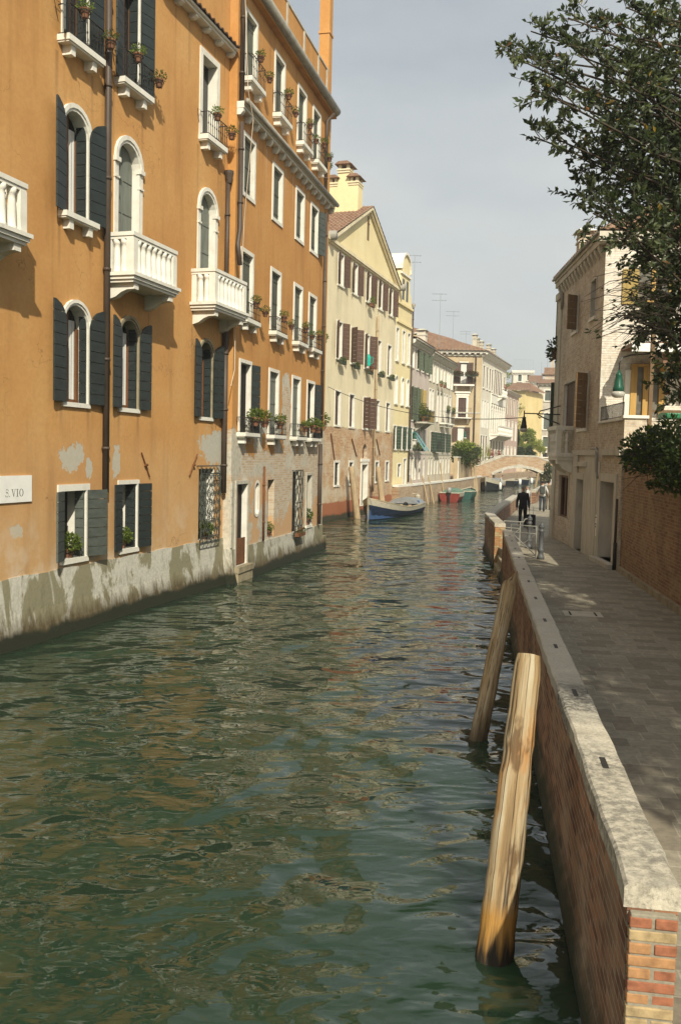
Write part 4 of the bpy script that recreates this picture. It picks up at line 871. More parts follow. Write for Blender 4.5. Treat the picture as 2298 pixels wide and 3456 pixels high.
pipe(D, [(DL - .06, -.1, 14.2), (DL - .06, -.1, 1.7)], .06); mb = MB(); mb.lathe([(.08, 0), (.14, .2), (.14, .3)], (DL - .06, -.12, 14.1), 8); mb.build('rain_hopper', 'zinc', D.root)

# ================================================================ long terrace of two pale houses on the quay
E0 = D.W(DL, 0, 0)
Ed = Vector((3.1, 10, 0)).normalized()
E1 = Bld('terrace_house', 'pinkish grey house with olive shutters and a plant-filled balcony over the quay', 'house', (E0.x, E0.y), (E0.x + Ed.x, E0.y + Ed.y))
S1 = 6.6
def rects(b, lst, **k):
    for (u0, v0, u1, v1) in lst:
        xa, za = b.at(u0, v0); xb, zb = b.at(u1, v1); window(b, xa, xb, zb, za, **k)
K3 = lambda x, y: (1350 + x / 3.627, 1050 + y / 3.627)
def k3r(*q): return [(*K3(a, c), *K3(d, e)) for a, c, d, e in q]
for x, lf in ((.75, 0), (2.3, 1), (4.1, 1), (5.7, 1)):
    window(E1, x - .32, x + .32, 10.0, 11.4, 0, .12, frame=.08, back='void' if lf else 'curtain', leaf=[('L', 30, .4), ('R', 20, .5)] if lf else None, lmat='shutter_green', sill=(.08, .06, .08, ()))
for x in (.8, 2.2, 3.6, 5.2):
    window(E1, x - .34, x + .34, 6.2 if x < 5 else 6.0, 8.6, 0, .12, frame=.08, back='void', leaf=[('L', 24, .5), ('R', 22, .6)] if x < 4 else None, lmat='shutter_green' if x != 3.6 else 'shutter_ochre', sill=(.08, .06, .08, ()))
for x in (.7, 1.9, 3.4, 5.3): window(E1, x - .34, x + .34, 4.0, 5.6, 0, .12, frame=.08, back='void')
for x in (.5, 1.5, 2.4, 3.9, 5.5): window(E1, x - .28, x + .28, 2.2 if x < 1 else 1.8, 3.42, 0, .14, frame=.1, fmat='stone_old', reveal='stone', back='void')
E1.wall('pink_grey', 1.3, 11.75, 8, 0, S1)
cornice(E1, 0, S1, 11.6, .34, .35, .45, 'stone')
roof(E1, [((0, -.5, 12.0), (S1, -.5, 12.0), (S1, 5.5, 14.2), (0, 5.5, 14.2))])
mb = MB()
for x in (1.1, 2.2):                                  # slanting blue blinds
    mb.prism([(x, -.05, 5.3), (x, -1.0, 3.95), (x, -1.03, 4.0), (x, -.05, 5.38)], (.34, 0, 0))
mb.build('window_blind', 'awning_blue', E1.root)
mb = MB(); mb.box(1.6, 4.6, -1.0, 0, 6.0, 6.12)
for x in (2.0, 4.1): mb.prism([(x, 0, 6.0), (x, -.8, 6.0), (x, 0, 5.4)], (.15, 0, 0))
bl = mb.build('balcony', 'stone_old', E1.root); railing(bl, 1.65, 4.55, 6.12, .95, .9, step=.16, arms=False)
mb = MB(); mb.box(3.9, 4.5, -.9, -.4, 6.12, 6.95); mb.build('cupboard', 'shutter_ochre', bl)
mb = MB(); mb.box(.3, 2.4, 2.2, 4.2, 12.8, 14.6); mb.box(.2, 2.5, 2.1, 4.3, 14.6, 14.7); mb.build('dormer', ['pink_grey'], E1.root)
chimney(E1, 4.1, 1.6, 12.3, .75, .7, 1.3, 'stone_old')
mb = MB()
for x, y in ((2.8, 2.2), (4.8, 2.2), (4.8, 3.8), (2.8, 3.8)): mb.box(x - .04, x + .04, y - .04, y + .04, 12.8, 15.1)
for z in (14.2, 14.9): mb.tube([(2.8, 2.2, z), (4.8, 2.2, z), (4.8, 3.8, z), (2.8, 3.8, z), (2.8, 2.2, z)], .035, 4)
mb.build('roof_terrace', 'wood', E1.root)
E2 = Bld('terrace_house', 'long cream grey house with many plain windows between the pinkish house and the ivy garden', 'house', tuple(E1.W(S1, 0, 0))[:2], tuple(E1.W(S1 + 5, 0, 0))[:2])
S2 = 10.6
for x in (.45, 1.9, 3.3, 4.9, 6.2, 7.7, 8.7, 10.0):
    window(E2, x - .3, x + .3, 9.6, 11.2, 0, .12, frame=.09, back='curtain' if x > 2 else 'void', sill=(.08, .06, .08, ()), closed=('shutter_green', 1) if x < 1 else None)
for x in (.6, 1.7, 3.7, 5.0, 6.7, 7.8, 9.4): window(E2, x - .3, x + .3, 6.5 if x > 3 else 6.8, 8.9, 0, .12, frame=.09, back='glass', sill=(.08, .06, .08, ()))
for x in (1.6, 3.4, 5.6, 8.0): window(E2, x - .36, x + .36, 3.95, 5.55, 0, .12, frame=.09, back='void', leaf=[('L', 24, .4), ('R', 20, .5)], lmat='shutter_dgreen')
for x in (.8, 1.9, 3.2, 4.4, 5.7, 6.8, 8.2, 9.6): window(E2, x - .26, x + .26, 2.1, 3.45, 0, .14, frame=.1, reveal='stone', fmat='stone_old', back='void' if int(x * 3) % 2 else 'shutter_tan')
E2.wall('stone_cream', 1.4, 11.55, 8, 0, S2)
cornice(E2, 0, S2, 11.4, .34, .35, .5, 'stone')
roof(E2, [((0, -.5, 11.8), (S2, -.5, 11.8), (S2, 5.5, 14.0), (0, 5.5, 14.0))])
chimney(E2, 3.4, 1.4, 12.2, .8, .7, 1.5, 'pale_wall'); chimney(E2, 4.5, 2.0, 12.4, .5, .6, 1.2, 'yellow_d')
for x0, x1, z in ((4.7, 6.4, 6.45), (7.2, 8.6, 6.45)):
    mb = MB(); mb.box(x0, x1, -.6, 0, z - .14, z); mb.box(x0 + .2, x0 + .4, -.5, 0, z - .35, z - .14); mb.box(x1 - .4, x1 - .2, -.5, 0, z - .35, z - .14); q = mb.build('balcony', 'stone', E2.root); railing(q, x0 + .04, x1 - .04, z, .56, .95, step=.14, arms=False)
mb = MB(); mb.box(2.5, 4.15, -.4, 0, 3.87, 3.95); q = mb.build('balcony', 'stone_old', E2.root); railing(q, 2.55, 4.1, 3.95, .34, .9, step=.2, arms=False)
for b in (E1, E2):
    Lb = S1 if b is E1 else S2
    mb = MB(); mb.box(0, Lb, -.035, 0, 3.72, 3.86); mb.build('string_course', 'stone_old', b.root)
eg = 'plants along the pale terrace over the quay'
for b, x, z, l, s in ((E1, 2.0, 3.95, 'hanging green trough under the blue blinds of the pinkish house', 1.5), (E1, 3.3, 3.95, 'dark green trough beside the one under the blue blinds', 1.3), (E1, .6, 3.95, 'small dark trough under the first window of the pinkish house', 1.0), (E2, 3.3, 9.35, 'brown window box under an upper window of the long cream grey house, nearer of two', 1.0),
                   (E2, 4.9, 9.35, 'brown window box under an upper window of the long cream grey house, farther of two', 1.0), (E2, 5.5, 7.35, 'pale green box on the nearer iron balcony of the cream grey house', 1.3), (E2, 8.0, 7.35, 'pale green box on the farther iron balcony of the cream grey house', 1.2)):
    planter(b, x, -.35 if z != 7.35 else -.6, z, l, eg, s=s, n=150, height=1.8, pmat='terracotta' if 'brown' in l else 'box_green')
for x, l in ((2.0, 'spindly potted tree on the plant-filled balcony of the pinkish house'), (3.2, 'leafy potted bush on the plant-filled balcony of the pinkish house')):
    pot(E1, x, -.6, 6.12, l, eg, s=2.4, n=160, height=2.4 if 'tree' in l else 1.4)
o = thing('roof_plants', 'greenery growing on the roof terrace of the pinkish house', 'plants', E1.W(3.6, 2.2, 12.7)); mb = MB(); leaves(mb, (0, 0, .5), 1.1, .7, .8, 260, .3, (0, 1)); mb.build('foliage', ['plant_b', 'plant_c'], o)
mb = MB(); mb.lathe([(.2, 0), (.3, .4)], n=8); mb.build('pot', 'terracotta', o)
# ================================================================ ochre palace with hipped roof: end front and canal front
FX, FY = 15.06, 98.0
Ff = Bld('ochre_palace', 'ochre palace with hipped tile roof, balconies and a white stone loggia on its canal side', 'palace', (FX - 8.0, FY + .4), (FX, FY))
Ff.far(1.1224); FL_ = 8.0; Ks = Ff
def on(b, u, v): return b.at(u, v)
def f_r(b, x0, y0, x1, y1):
    xa, za = b.at(*K3(x0, y0)); xb, zb = b.at(*K3(x1, y1)); return xa, xb, zb, za
xa, xb, za, zb = f_r(Ff, 738, 630, 820, 770); window(Ff, xa, xb, za - 1.1, zb, 0, .2, frame=.12, back='glass', fmat='stone', leaf=[('L', 12, .62), ('R', 12, .62)], lmat='shutter_brown', curtain=True)
xt, xe = xa, xb
xa, xb, zc, zd = f_r(Ff, 712, 1060, 802, 1310); window(Ff, xa, xb, zc, zd, 0, .16, frame=.22, back='void', closed=('shutter_brown', 1)); mb = MB(); mb.box(xa - .4, xb + .4, -.2, 0, zd + .5, zd + .68); mb.box(xa - .3, xb + .3, -.08, 0, zd + .22, zd + .5); mb.build('cornice', 'stone', Ff.root)
xa2, xb2, ze, zf = f_r(Ff, 705, 1420, 780, 1590); window(Ff, xa2, xb2, ze, zf, 0, .16, frame=.08, back='curtain', leaf=[('L', 14, .6), ('R', 14, .6)], lmat='shutter_brown')
Ff.wall('ochre_f', .8, 15.0, 12, 0, FL_)
def balc(b, x0, x1, z, h, pj=.8):
    mb = MB(); mb.box(x0, x1, -pj, 0, z - .18, z)
    for x in (x0 + .2, x1 - .45): mb.prism([(x, 0, z - .18), (x, -pj * .7, z - .18), (x, 0, z - .7)], (.25, 0, 0))
    q = mb.build('balcony', 'stone', b.root); railing(q, x0 + .05, x1 - .05, z, pj - .06, h, step=.16, arms=False); return q
z1_ = f_r(Ff, 0, 0, 1, 885)[2]; balc(Ff, xt - .75, xe + .75, z1_, .85); z2_ = zc + .05; balc(Ff, xa - .8, xb + .55, z2_, 1.0)
planter(Ff, (xt + xe) / 2 - .8, -.85, z1_ + .85, 'reddish trailing box on the upper balcony rail of the ochre palace, left half', 'balcony boxes of the ochre palace', s=2.7, n=300, mats=('ivy', 'leaf_brown', 'ivy_red'))
planter(Ff, (xt + xe) / 2 + .8, -.85, z1_ + .85, 'reddish trailing box on the upper balcony rail of the ochre palace, right half', 'balcony boxes of the ochre palace', s=2.7, n=300, mats=('ivy', 'leaf_brown', 'ivy_red'))
pipe(Ff, [(FL_ - .68, -.12, 14.6), (FL_ - .66, -.12, 4.2)], .08); mb = MB(); mb.box(0, FL_, -.06, 0, 8.35, 8.5); mb.build('string_course', 'stone_old', Ff.root)
cornice(Ff, -.2, FL_ + .5, 14.6, .5, .55, .62, 'stone', gutter=True, bw=.25)
# canal front of the same palace, a long wing
Fs = Bld('palace_wing', 'canal wing of the ochre palace with a white stone balustraded loggia in its middle', 'palace', (FX, FY), (FX + .36 * 15, FY + 15))
Fs.far(1.1224); FSL = 16.0; K4 = lambda x, y: (1580 + x / 4.7156, 1150 + y / 4.7156)
def f4(b, *q): return [(*K4(a, c), *K4(d, e)) for a, c, d, e in q]
for (a, zc_, lf) in ((1.2, 0, 0), (3.2, 0, 1), (4.9, 0, 1), (6.3, 0, 1)):
    window(Fs, a - .45, a + .45, 11.3, 13.7, 0, .045, frame=.1, back='shutter_brown', sill=(.1, .1, .12, ()))
for x in (8.0, 9.1, 10.2, 11.3, 12.4): window(Fs, x - .48, x + .48, 11.0, 13.9, 0, .045, frame=.09, back='shutter_brown')
window(Fs, 14.2, 15.2, 11.2, 13.6, 0, .045, frame=.1, back='shutter_brown')
for x in (.9, 2.3, 3.9): window(Fs, x - .42, x + .42, 6.9, 9.9, 0, .045, frame=.12, back='curtain')
for x in (6.4, 7.9, 9.3, 10.7, 12.1, 13.5, 14.8): window(Fs, x - .4, x + .4, 6.6, 9.6, 1, .06, frame=.2, back='void', caps=True)
for x in (.9, 2.3, 3.8): window(Fs, x - .5, x + .5, 3.2, 6.0, 0, .045, frame=.1, back='shutter_brown')
for x in (6.8, 8.6, 10.6, 12.6, 14.5): window(Fs, x - .55, x + .55, 3.0, 5.6, 0, .05, frame=.14, back='shutter_tan')
for x in (.8, 2.2, 3.7, 5.4, 6.9, 8.6, 10.1, 11.8, 13.4, 14.9): window(Fs, x - .3, x + .3, 1.4, 2.4, 0, .045, frame=.1, back='void')
Fs.wall('pale_wall', .8, 15.0, 11.5, 0, FSL)
mb = MB(); mb.box(5.7, 15.6, -.12, -.001, 9.9, 10.9); mb.box(5.7, 15.6, -.2, 0, 10.9, 11.05); mb.box(5.6, 15.7, -.06, -.001, 5.9, 6.5)
for x in (5.7, 7.15, 8.6, 10.0, 11.4, 12.8, 14.15, 15.4): mb.box(x - .1, x + .1, -.1, -.0, 6.5, 9.9)
mb.build('loggia', 'stone', Fs.root)
def balus(b, x0, x1, z, h, pj):
    mb = MB(); mb.box(x0, x1, -pj, 0, z - .2, z); mb.box(x0, x1, -pj, -pj + .2, z + h - .15, z + h); n = int((x1 - x0) / .42)
    for i in range(n): mb.lathe([(.1, 0), (.06, .15), (.13, .4), (.06, .7), (.1, h - .15)], (x0 + .2 + i * .42, -pj + .1, z), 6)
    for i in range(int((x1 - x0) / 1.6) + 1):
        x = x0 + .1 + i * 1.6; mb.prism([(x, 0, z - .2), (x, -pj * .9, z - .2), (x, -pj * .7, z - .4), (x, 0, z - .75)], (.3, 0, 0))
    return mb.build('balustrade', 'stone', b.root)
balus(Fs, 5.8, 15.6, 6.35, 1.0, 1.1); balus(Fs, .3, 14.0, 2.75, 1.0, .7); balus(Fs, 9.6, 12.6, 11.0, .9, .8)
cornice(Fs, 0, FSL, 14.6, .5, .55, .62, 'stone', gutter=True, bw=.25)
fl = 'flower boxes on the long balustrade of the palace wing'
for x, m, l in ((2.4, 'flower_pink', 'pink flowers, nearest on the balustrade of the palace wing'), (4.4, 'flower_pink', 'second bank of pink flowers on the balustrade'), (6.6, 'flower_white', 'whitish flowers in the middle of the balustrade'), (8.6, 'flower_red', 'dark red flowers on the balustrade'), (10.6, 'flower_white', 'farthest pale flowers on the balustrade')):
    planter(Fs, x, -.65, 3.5, l, fl, s=2.4, n=130, mats=(m, m, 'plant_c'), height=2.4)
planter(Fs, 11, -.75, 11.7, 'red flowers on the small upper balustrade of the palace wing', fl, s=1.8, n=90, mats=('flower_red', 'flower_red', 'plant_c'), height=2.2)
# one hipped roof over the corner, chimneys along the eaves
Ff.k = Fs.k = 1.0
def loc_f(w): d = w - Ff.o; return Vector((d.dot(Ff.e), d.dot(Ff.inn), w.z))
c0 = Ff.W(FL_ + .5, -.7, 15.1); far = Fs.W(FSL, -.6, 15.1); l0 = Ff.W(-8, -.7, 15.1); ridge0 = Ff.W(FL_ - 8.2, 6.5, 18.6); ridge1 = Fs.W(FSL, 7, 18.6); lr = Ff.W(-8, 6.5, 19.6)
Ff.k = Fs.k = 1.1224; roof(Ff, [tuple(map(loc_f, (l0, c0, ridge0, lr))), tuple(map(loc_f, (c0, far, ridge1, ridge0)))], pitch=.42, amp=.09)
for x, y, z, h in ((1.5, 1.2, 15.4, 2.2), (2.8, 1.2, 15.3, 2.0), (4.2, 1.0, 15.2, 1.9), (8.2, .9, 15.2, 2.1), (11.4, .9, 15.2, 1.9)): chimney(Fs, x, y, z, .46, .46, h * .68, 'stone_cream')
# garden wall and hanging hedge before the palace
GW = Bld('garden_wall', 'ochre garden wall with stone coping below the overhanging ivy on the quay', 'wall', (10.55, 81.3), (16.35, 108.0))
GW.wall('ochre_f', .8, 3.5, .35, 0, GW.L); mb = MB(); mb.box(-.02, GW.L, -.06, .41, 3.502, 3.62); mb.build('coping', 'stone_old', GW.root); mb = MB(); mb.box(.4, .9, -.06, 0, 1.4, 3.2); mb.build('gate_pier', 'stone', GW.root)
o = thing('ivy_hedge', 'dark green and reddish ivy hedge tumbling over the ochre garden wall', 'hedge', GW.W(8, .2, 3.4)); mb = MB(); rr = random.Random(5)
for i in range(34):
    x = rr.uniform(-4.6, 7.0); k = (x + 5) / 11; leaves(mb, Ff.W(0, 0, 0) * 0 + GW.e * x + GW.nrm * rr.uniform(-.3, .9) + Vector((0, 0, rr.uniform(-.35, 1.05))), .95, .8, .55, 190, .22, (0, 0, 1) if rr.random() > k else (1, 2, 2), .3, rr)
leaves(mb, GW.e * -4.0 + GW.nrm * .5 + Vector((0, 0, 1.3)), .9, .8, .5, 260, .22, (3,), .2, rr)
mb.build('foliage', ['ivy', 'plant_c', 'ivy_red', 'garden'], o); mb = MB()
for i in range(6): mb.tube([GW.e * (i * 2 - 5) + Vector((0, 0, -2.2)) + GW.inn * .4, GW.e * (i * 2 - 4.6) + Vector((0, 0, 1.0)) + GW.inn * .2], .06, 5)
mb.build('stem', 'bark', o)
o = thing('climbing_plant', 'yellowish grassy climber rising against the corner of the ochre palace', 'climber', Fs.W(-.3, -.6, 2.5)); mb = MB()
for i in range(90):
    a = rr.uniform(0, 6.3); q = Vector((.5 * math.cos(a), .5 * math.sin(a), rr.uniform(.5, 1.6))); mb.k = i % 2; leaf1(mb, q, Vector((math.cos(a) * .25, math.sin(a) * .25, 1)), rr.uniform(1.0, 2.0), rr, .03)
mb.build('foliage', ['garden_b', 'garden'], o)

# ================================================================ pink house and the buildings behind the bridge
Fs.k = 1.0; G0 = Fs.W(FSL, .2, 0); G = Bld('pink_house', 'low dusty pink house beyond the white loggia', 'house', (G0.x, G0.y), (G0.x + 3.6, G0.y + 10)); GL = 12.0; G.far(1.1224)
for x in (2.2, 5.2, 8.0, 11.0): window(G, x - .55, x + .55, 9.2, 11.4, 0, .045, frame=.1, back='shutter_tan')
for x in (1.6, 4.2, 7.2, 10.2): window(G, x - .5, x + .5, 5.9, 8.4, 0, .045, frame=.12, back='curtain'); window(G, x - .5, x + .5, 2.6, 5.0, 0, .045, frame=.12, back='stone')
G.wall('pink_g', .8, 12.1, 8, 0, GL); cornice(G, 0, GL, 11.9, .3, .3, .6, 'stone', bw=.2); roof(G, [((0, -.4, 12.2), (GL, -.4, 12.2), (GL, 5, 14), (0, 5, 14))], pitch=.42)
def house_px(name, label, cat, Y, u0, u1, vtop, mat, D, rz_shift=0.0, zb=.6, wins=(), roofz=None, wk={}):
    a, c = on_y(u0, vtop, Y), on_y(u1, vtop, Y + rz_shift); b = Bld(name, label, cat, (a.x, a.y), (c.x, c.y)); zt = a.z
    for q in wins:
        (xa, za), (xb, zb_) = b.at(*K4(q[0], q[1])), b.at(*K4(q[2], q[3])); kw = dict(depth=.25, frame=.22, back='shutter_grey', sill=(.2, .2, .2, ())); kw.update(wk); kw.update(q[4] if len(q) > 4 else {}); window(b, xa, xb, zb_, za, **kw)
    b.wall(mat, zb, zt, D, 0, b.L); return b, zt
H, zt = house_px('yellow_house', 'plain bright yellow house standing behind the garden trees', 'house', 158, 1728, 1773, 1319, 'yellow_h', 9, -1.3, wins=((760, 1000, 800, 1090, dict(back='void', frame=.1)),))
roof(H, [((-1.5, -.6, zt), (H.L + .8, -.6, zt), (H.L - .9, 4, zt + 1.7), (-1.5, 4, zt + 1.7)), ((H.L + .8, -.6, zt), (H.L + .8, 9, zt), (H.L - .9, 4, zt + 1.7), (H.L - .9, 4, zt + 1.7))], pitch=.5)
I_, zt = house_px('white_tower', 'cream white roof tower with a railed terrace rising over the yellow house', 'tower', 190, 1732, 1797, 1250, 'pale_wall', 6, -.5, wins=((792, 530, 842, 645), (935, 540, 985, 630)), wk=dict(back='shutter_grey'))
cornice(I_, -.3, I_.L + .3, zt - .9, .35, .6, .55, 'stone', gutter=False, bw=.22)
q = MB(); q.box(-.4, I_.L + .4, -.4, 8, zt - .28, zt); tr = q.build('terrace', 'stone', I_.root); railing(tr, 0, I_.L, zt, .3, 2.2, 'tarp_grey', step=.5, arms=False)
I2, zt = house_px('cream_house', 'cream stuccoed house block with a dentil cornice beside the white tower', 'house', 182, 1786, 1822, 1290, 'pink_grey', 9, -.45); cornice(I2, 0, I2.L, zt - .5, .3, .5, .6, 'stone', gutter=False, bw=.24)
roof(I2, [((-.3, -.5, zt), (I2.L + .5, -.5, zt), (I2.L + .5, 6, zt + 1.9), (-.3, 6, zt + 1.9))], pitch=.5)
J2, zt = house_px('grey_house', 'narrow grey house with dark windows, between the yellow house and pale corner house', 'house', 178, 1789, 1822, 1340, 'grey_j', 9, -.4, wins=((1045, 1030, 1105, 1150, dict(back='glass')), (1055, 1305, 1115, 1395, dict(back='void')), (1040, 1630, 1100, 1700, dict(back='void'))))
roof(J2, [((-.3, -.6, zt), (J2.L + .4, -.6, zt), (J2.L + .4, 6, zt + 2.6), (-.3, 6, zt + 2.6))], pitch=.5)
J, zt = house_px('pale_corner_house', 'tall pale corner house with an arched window beside the far end of the bridge', 'house', 172, 1818, 1905, 1295, 'grey_j', 12, -1.2, wins=((1220, 790, 1300, 955), (1200, 1150, 1285, 1410, dict(arch=1, frame=.3)), (1185, 1530, 1275, 1690, dict(back='shutter_green')), (1180, 1780, 1262, 1850, dict(back='void'))))
cornice(J, -.2, J.L, zt - .5, .45, .55, .8, 'stone', gutter=True, bw=.3); roof(J, [((-.5, -.8, zt), (J.L, -.8, zt), (J.L - .5, 5, zt + 2.0), (2.0, 5, zt + 2.0)), ((-.5, 11, zt), (-.5, -.8, zt), (2.0, 5, zt + 2.0), (2.0, 5, zt + 2.0))], pitch=.5)
mb = MB(); mb.box(.9, 3.6, 2, 5, zt + .6, zt + 1.9); mb.k = 1; mb.box(.4, 4.0, 1.6, 5.4, zt + 1.9, zt + 2.1); mb.box(.8, 3.4, 2.2, 4.6, zt + 2.1, zt + 3.3); mb.build('roof_lantern', ['brick_k', 'tiles'], J.root)
chimney(J, 2.3, 2.6, zt + 2.9, .55, .55, 2.3, 'brick_k', cap='brick_k')
for x, h in ((.2, 4.6), (1.3, 6.0), (3.2, 5.0)):
    mb = MB(); mb.tube([(x, 4, zt + 1), (x, 4, zt + h)], .02, 4); mb.build('aerial_mast', 'iron', J.root)

# ================================================================ bridge
BY = 105.0
def bxz(u, v): p = on_y(u, v, BY); return p.x, p.z
br = thing('footbridge', 'low brick footbridge with a pale stone arch across the far canal', 'bridge', (0, 0, 0))
xl, xc, xr = bxz(1613, 1572)[0], bxz(1757, 1572)[0], bxz(1903, 1572)[0]
zl = bxz(1613, 1573)[1]; zcr = bxz(1757, 1541)[1]; xa_, xb_ = bxz(1706, 1500)[0], bxz(1812, 1500)[0]
sa, sb = bxz(1661, 1600)[0], bxz(1842, 1600)[0]; zs_ = bxz(1661, 1603)[1]; zk = bxz(1757, 1579)[1]
arcp = []
hw_, rise = (sb - sa) / 2, zk - zs_; RR = (hw_ ** 2 + rise ** 2) / (2 * rise); cx_, cz_ = (sa + sb) / 2, zk - RR; a0 = math.asin(hw_ / RR)
for i in range(17):
    a = -a0 + 2 * a0 * i / 16; arcp.append((cx_ + RR * math.sin(a), cz_ + RR * math.cos(a)))
top = [(xl - 1.2, zl - .35), (xl, zl), (xa_, zcr), (xb_, zcr), (xr, zl), (xr + 1.5, zl - .35)]
def topz(x):
    for (p, q), (r_, s_) in zip(top[:-1], top[1:]):
        if p <= x <= r_: return q + (s_ - q) * (x - p) / (r_ - p)
    return zl
W_ = 3.2; mb = MB(); xs = sorted({p[0] for p in arcp} | {p[0] for p in top})
def low(x):
    if x <= sa or x >= sb: return -.6
    return cz_ + math.sqrt(RR * RR - (x - cx_) ** 2)
for x0, x1 in zip(xs[:-1], xs[1:]):
    m = (x0 + x1) / 2; l0, l1 = (low(x0 + 1e-4), low(x1 - 1e-4)) if sa < m < sb else (-.6, -.6)
    for y in (0, W_):
        p = [(x0, BY + y, l0), (x1, BY + y, l1), (x1, BY + y, topz(x1)), (x0, BY + y, topz(x0))]; mb.face(*(p if y == 0 else p[::-1]))
    for y in (.35, W_ - .35):
        p = [(x0, BY + y, topz(x0) - .85), (x1, BY + y, topz(x1) - .85), (x1, BY + y, topz(x1)), (x0, BY + y, topz(x0))]; mb.face(*p)
    mb.face((x0, BY + .35, topz(x0) - .85), (x1, BY + .35, topz(x1) - .85), (x1, BY + W_ - .35, topz(x1) - .85), (x0, BY + W_ - .35, topz(x0) - .85))
    if sa < m < sb: mb.face((x0, BY, l0), (x0, BY + W_, l0), (x1, BY + W_, l1), (x1, BY, l1))
for x in (sa, sb): mb.face((x, BY, -.6), (x, BY + W_, -.6), (x, BY + W_, zs_), (x, BY, zs_))
mb.build('parapet_wall', 'brick_bridge', br)
for y in (-.05, W_ - .40):
    mb = MB()
    for (p, q), (r_, s_) in zip(top[:-1], top[1:]): mb.obox((p, BY + y, q + .002), (r_ - p, 0, s_ - q), (0, .45, 0), (0, 0, .16))
    mb.build('coping', 'stone_old', br)
mb = MB()
for i in range(16):
    a, c = -a0 + 2 * a0 * i / 16, -a0 + 2 * a0 * (i + 1) / 16; f = lambda t, r: (cx_ + r * math.sin(t), cz_ + r * math.cos(t))
    p = [f(a, RR - .02), f(c, RR - .02), f(c, RR + .30), f(a, RR + .30)]; mb.prism([(x, BY - .06, z) for x, z in p], (0, .3, 0))
x, z = f(0, RR); mb.box(x - .35, x + .35, BY - .1, BY + .2, z - .04, z + .40)
mb.build('arch_ring', 'stone_old', br)

# ================================================================ trees and garden beyond
def small_tree(name, label, base, h, blobs, mats, size, stem=.12, seed=1, n=120):
    o = thing(name, label, 'tree', base); rr = random.Random(seed); mb = MB()
    for (x, y, z, rx, ry, rz) in blobs:
        for k in range(7):
            p = Vector((x + rr.uniform(-.7, .7) * rx, y + rr.uniform(-.7, .7) * ry, z + rr.uniform(-.7, .7) * rz)); leaves(mb, p, rx * .5, ry * .5, rz * .45, n // 7 * 3, size, range(len(mats)), .2, rr)
    mb.build('crown', list(mats), o); mb = MB(); mb.smooth = True
    mb.tube([(0, 0, -1), (.05, 0, h * .3), (0, .1, h * .55)], [stem, stem * .8, stem * .4], 7)
    for (x, y, z, rx, ry, rz) in blobs: mb.tube([(.02, 0, h * .3), (x * .5, y * .5, (h * .3 + z) / 2), (x, y, z)], [stem * .5, stem * .35, stem * .15], 5)
    mb.build('trunk', 'bark', o); return o
p = on_y(1778, 1540, 150); small_tree('garden_tree', 'bright green leafy tree behind the middle of the footbridge', (p.x, 150, 1.0), 7, ((0, 0, 6.6, 1.3, 1.2, 1.1), (-.9, 0, 5.5, 1.1, 1, 1.0), (1.1, 0, 5.3, 1.2, 1.2, 1.1), (.2, 0, 4.4, 1.4, 1.2, .8)), ('garden', 'garden', 'garden_b', 'plant_b'), .34, seed=3, n=330)
p = on_y(1752, 1540, 147); small_tree('garden_shrub', 'dark green shrub under the bright tree at the bridge', (p.x, 147, 1.0), 3.5, ((.2, 0, 3.4, .9, .8, .9), (1.7, 0, 3.5, .8, .8, .9)), ('ivy', 'plant_c'), .36, seed=4, n=260)
p = on_y(1740, 1540, 146); small_tree('cypress', 'dark rounded cypress by the wall of the pink house', (p.x, 146, 1.0), 6, ((0, 0, 3.6, .55, .5, 1.1), (0, 0, 5.0, .5, .45, 1.1), (0, 0, 6.2, .36, .32, .9)), ('cypress', 'plant_c'), .26, seed=6, n=300)
p = on_y(1712, 1300, 165); small_tree('tall_tree', 'tall yellowish green tree rising behind the palace wing', (p.x, 165, 3.0), 15, ((0, 0, 12.6, 1.7, 1.5, 2.2), (-.7, 0, 15.0, 1.3, 1.2, 1.4), (.9, 0, 13.6, 1.2, 1, 1.3), (1.4, 0, 11, 1.2, 1, 1.4)), ('garden_b', 'garden', 'plant_b'), .36, seed=8, n=240)
p = on_y(1747, 1360, 156.5)
o = thing('climbing_plant', 'thin climber straggling down the bright yellow wall', 'climber', (p.x, 156.8, 7.6)); mb = MB(); rr = random.Random(9)
for z, r in ((5.2, .8), (4.6, .9), (2.0, 1.0), (.8, 1.1), (-.6, .8)): leaves(mb, (rr.uniform(-.4, .5), 0, z), r, .3, .6, 55, .36, (0, 1), 0, rr)
mb.build('foliage', ['garden_b', 'garden'], o); mb = MB(); mb.tube([(.2, .2, -5), (.1, .3, 0), (-.1, .2, 3), (.1, .2, 5.4)], .04, 5); mb.build('stem', 'bark', o)
p = on_y(1812, 1560, 139); small_tree('garden_shrub', 'small pale shrub right of the bright tree by the bridge', (p.x, 139, 1.0), 3, ((0, 0, 4.6, .6, .6, .5), (.5, 0, 4.0, .6, .6, .5)), ('garden', 'garden_b'), .34, seed=12, n=110)
p = on_y(1846, 1585, 96); small_tree('quay_shrub', 'ragged grey green creeper at the right foot of the footbridge', (p.x, 96, .4), 3, ((0, 0, 1.0, .45, .6, .9), (.2, 0, 2.0, .5, .6, .7)), ('plant_c', 'leaf_mid', 'stone_dark'), .3, seed=14, n=160)
o = tag(None or (lambda m: (m.box(0, 7, 0, .4, 0, 2.7), m.build('garden_wall', 'brick_k'))[1])(MB()), 'low pinkish brick wall behind the left end of the footbridge', 'wall'); o.scale.x = .36; o.location = (26.6, 141.5, .6)
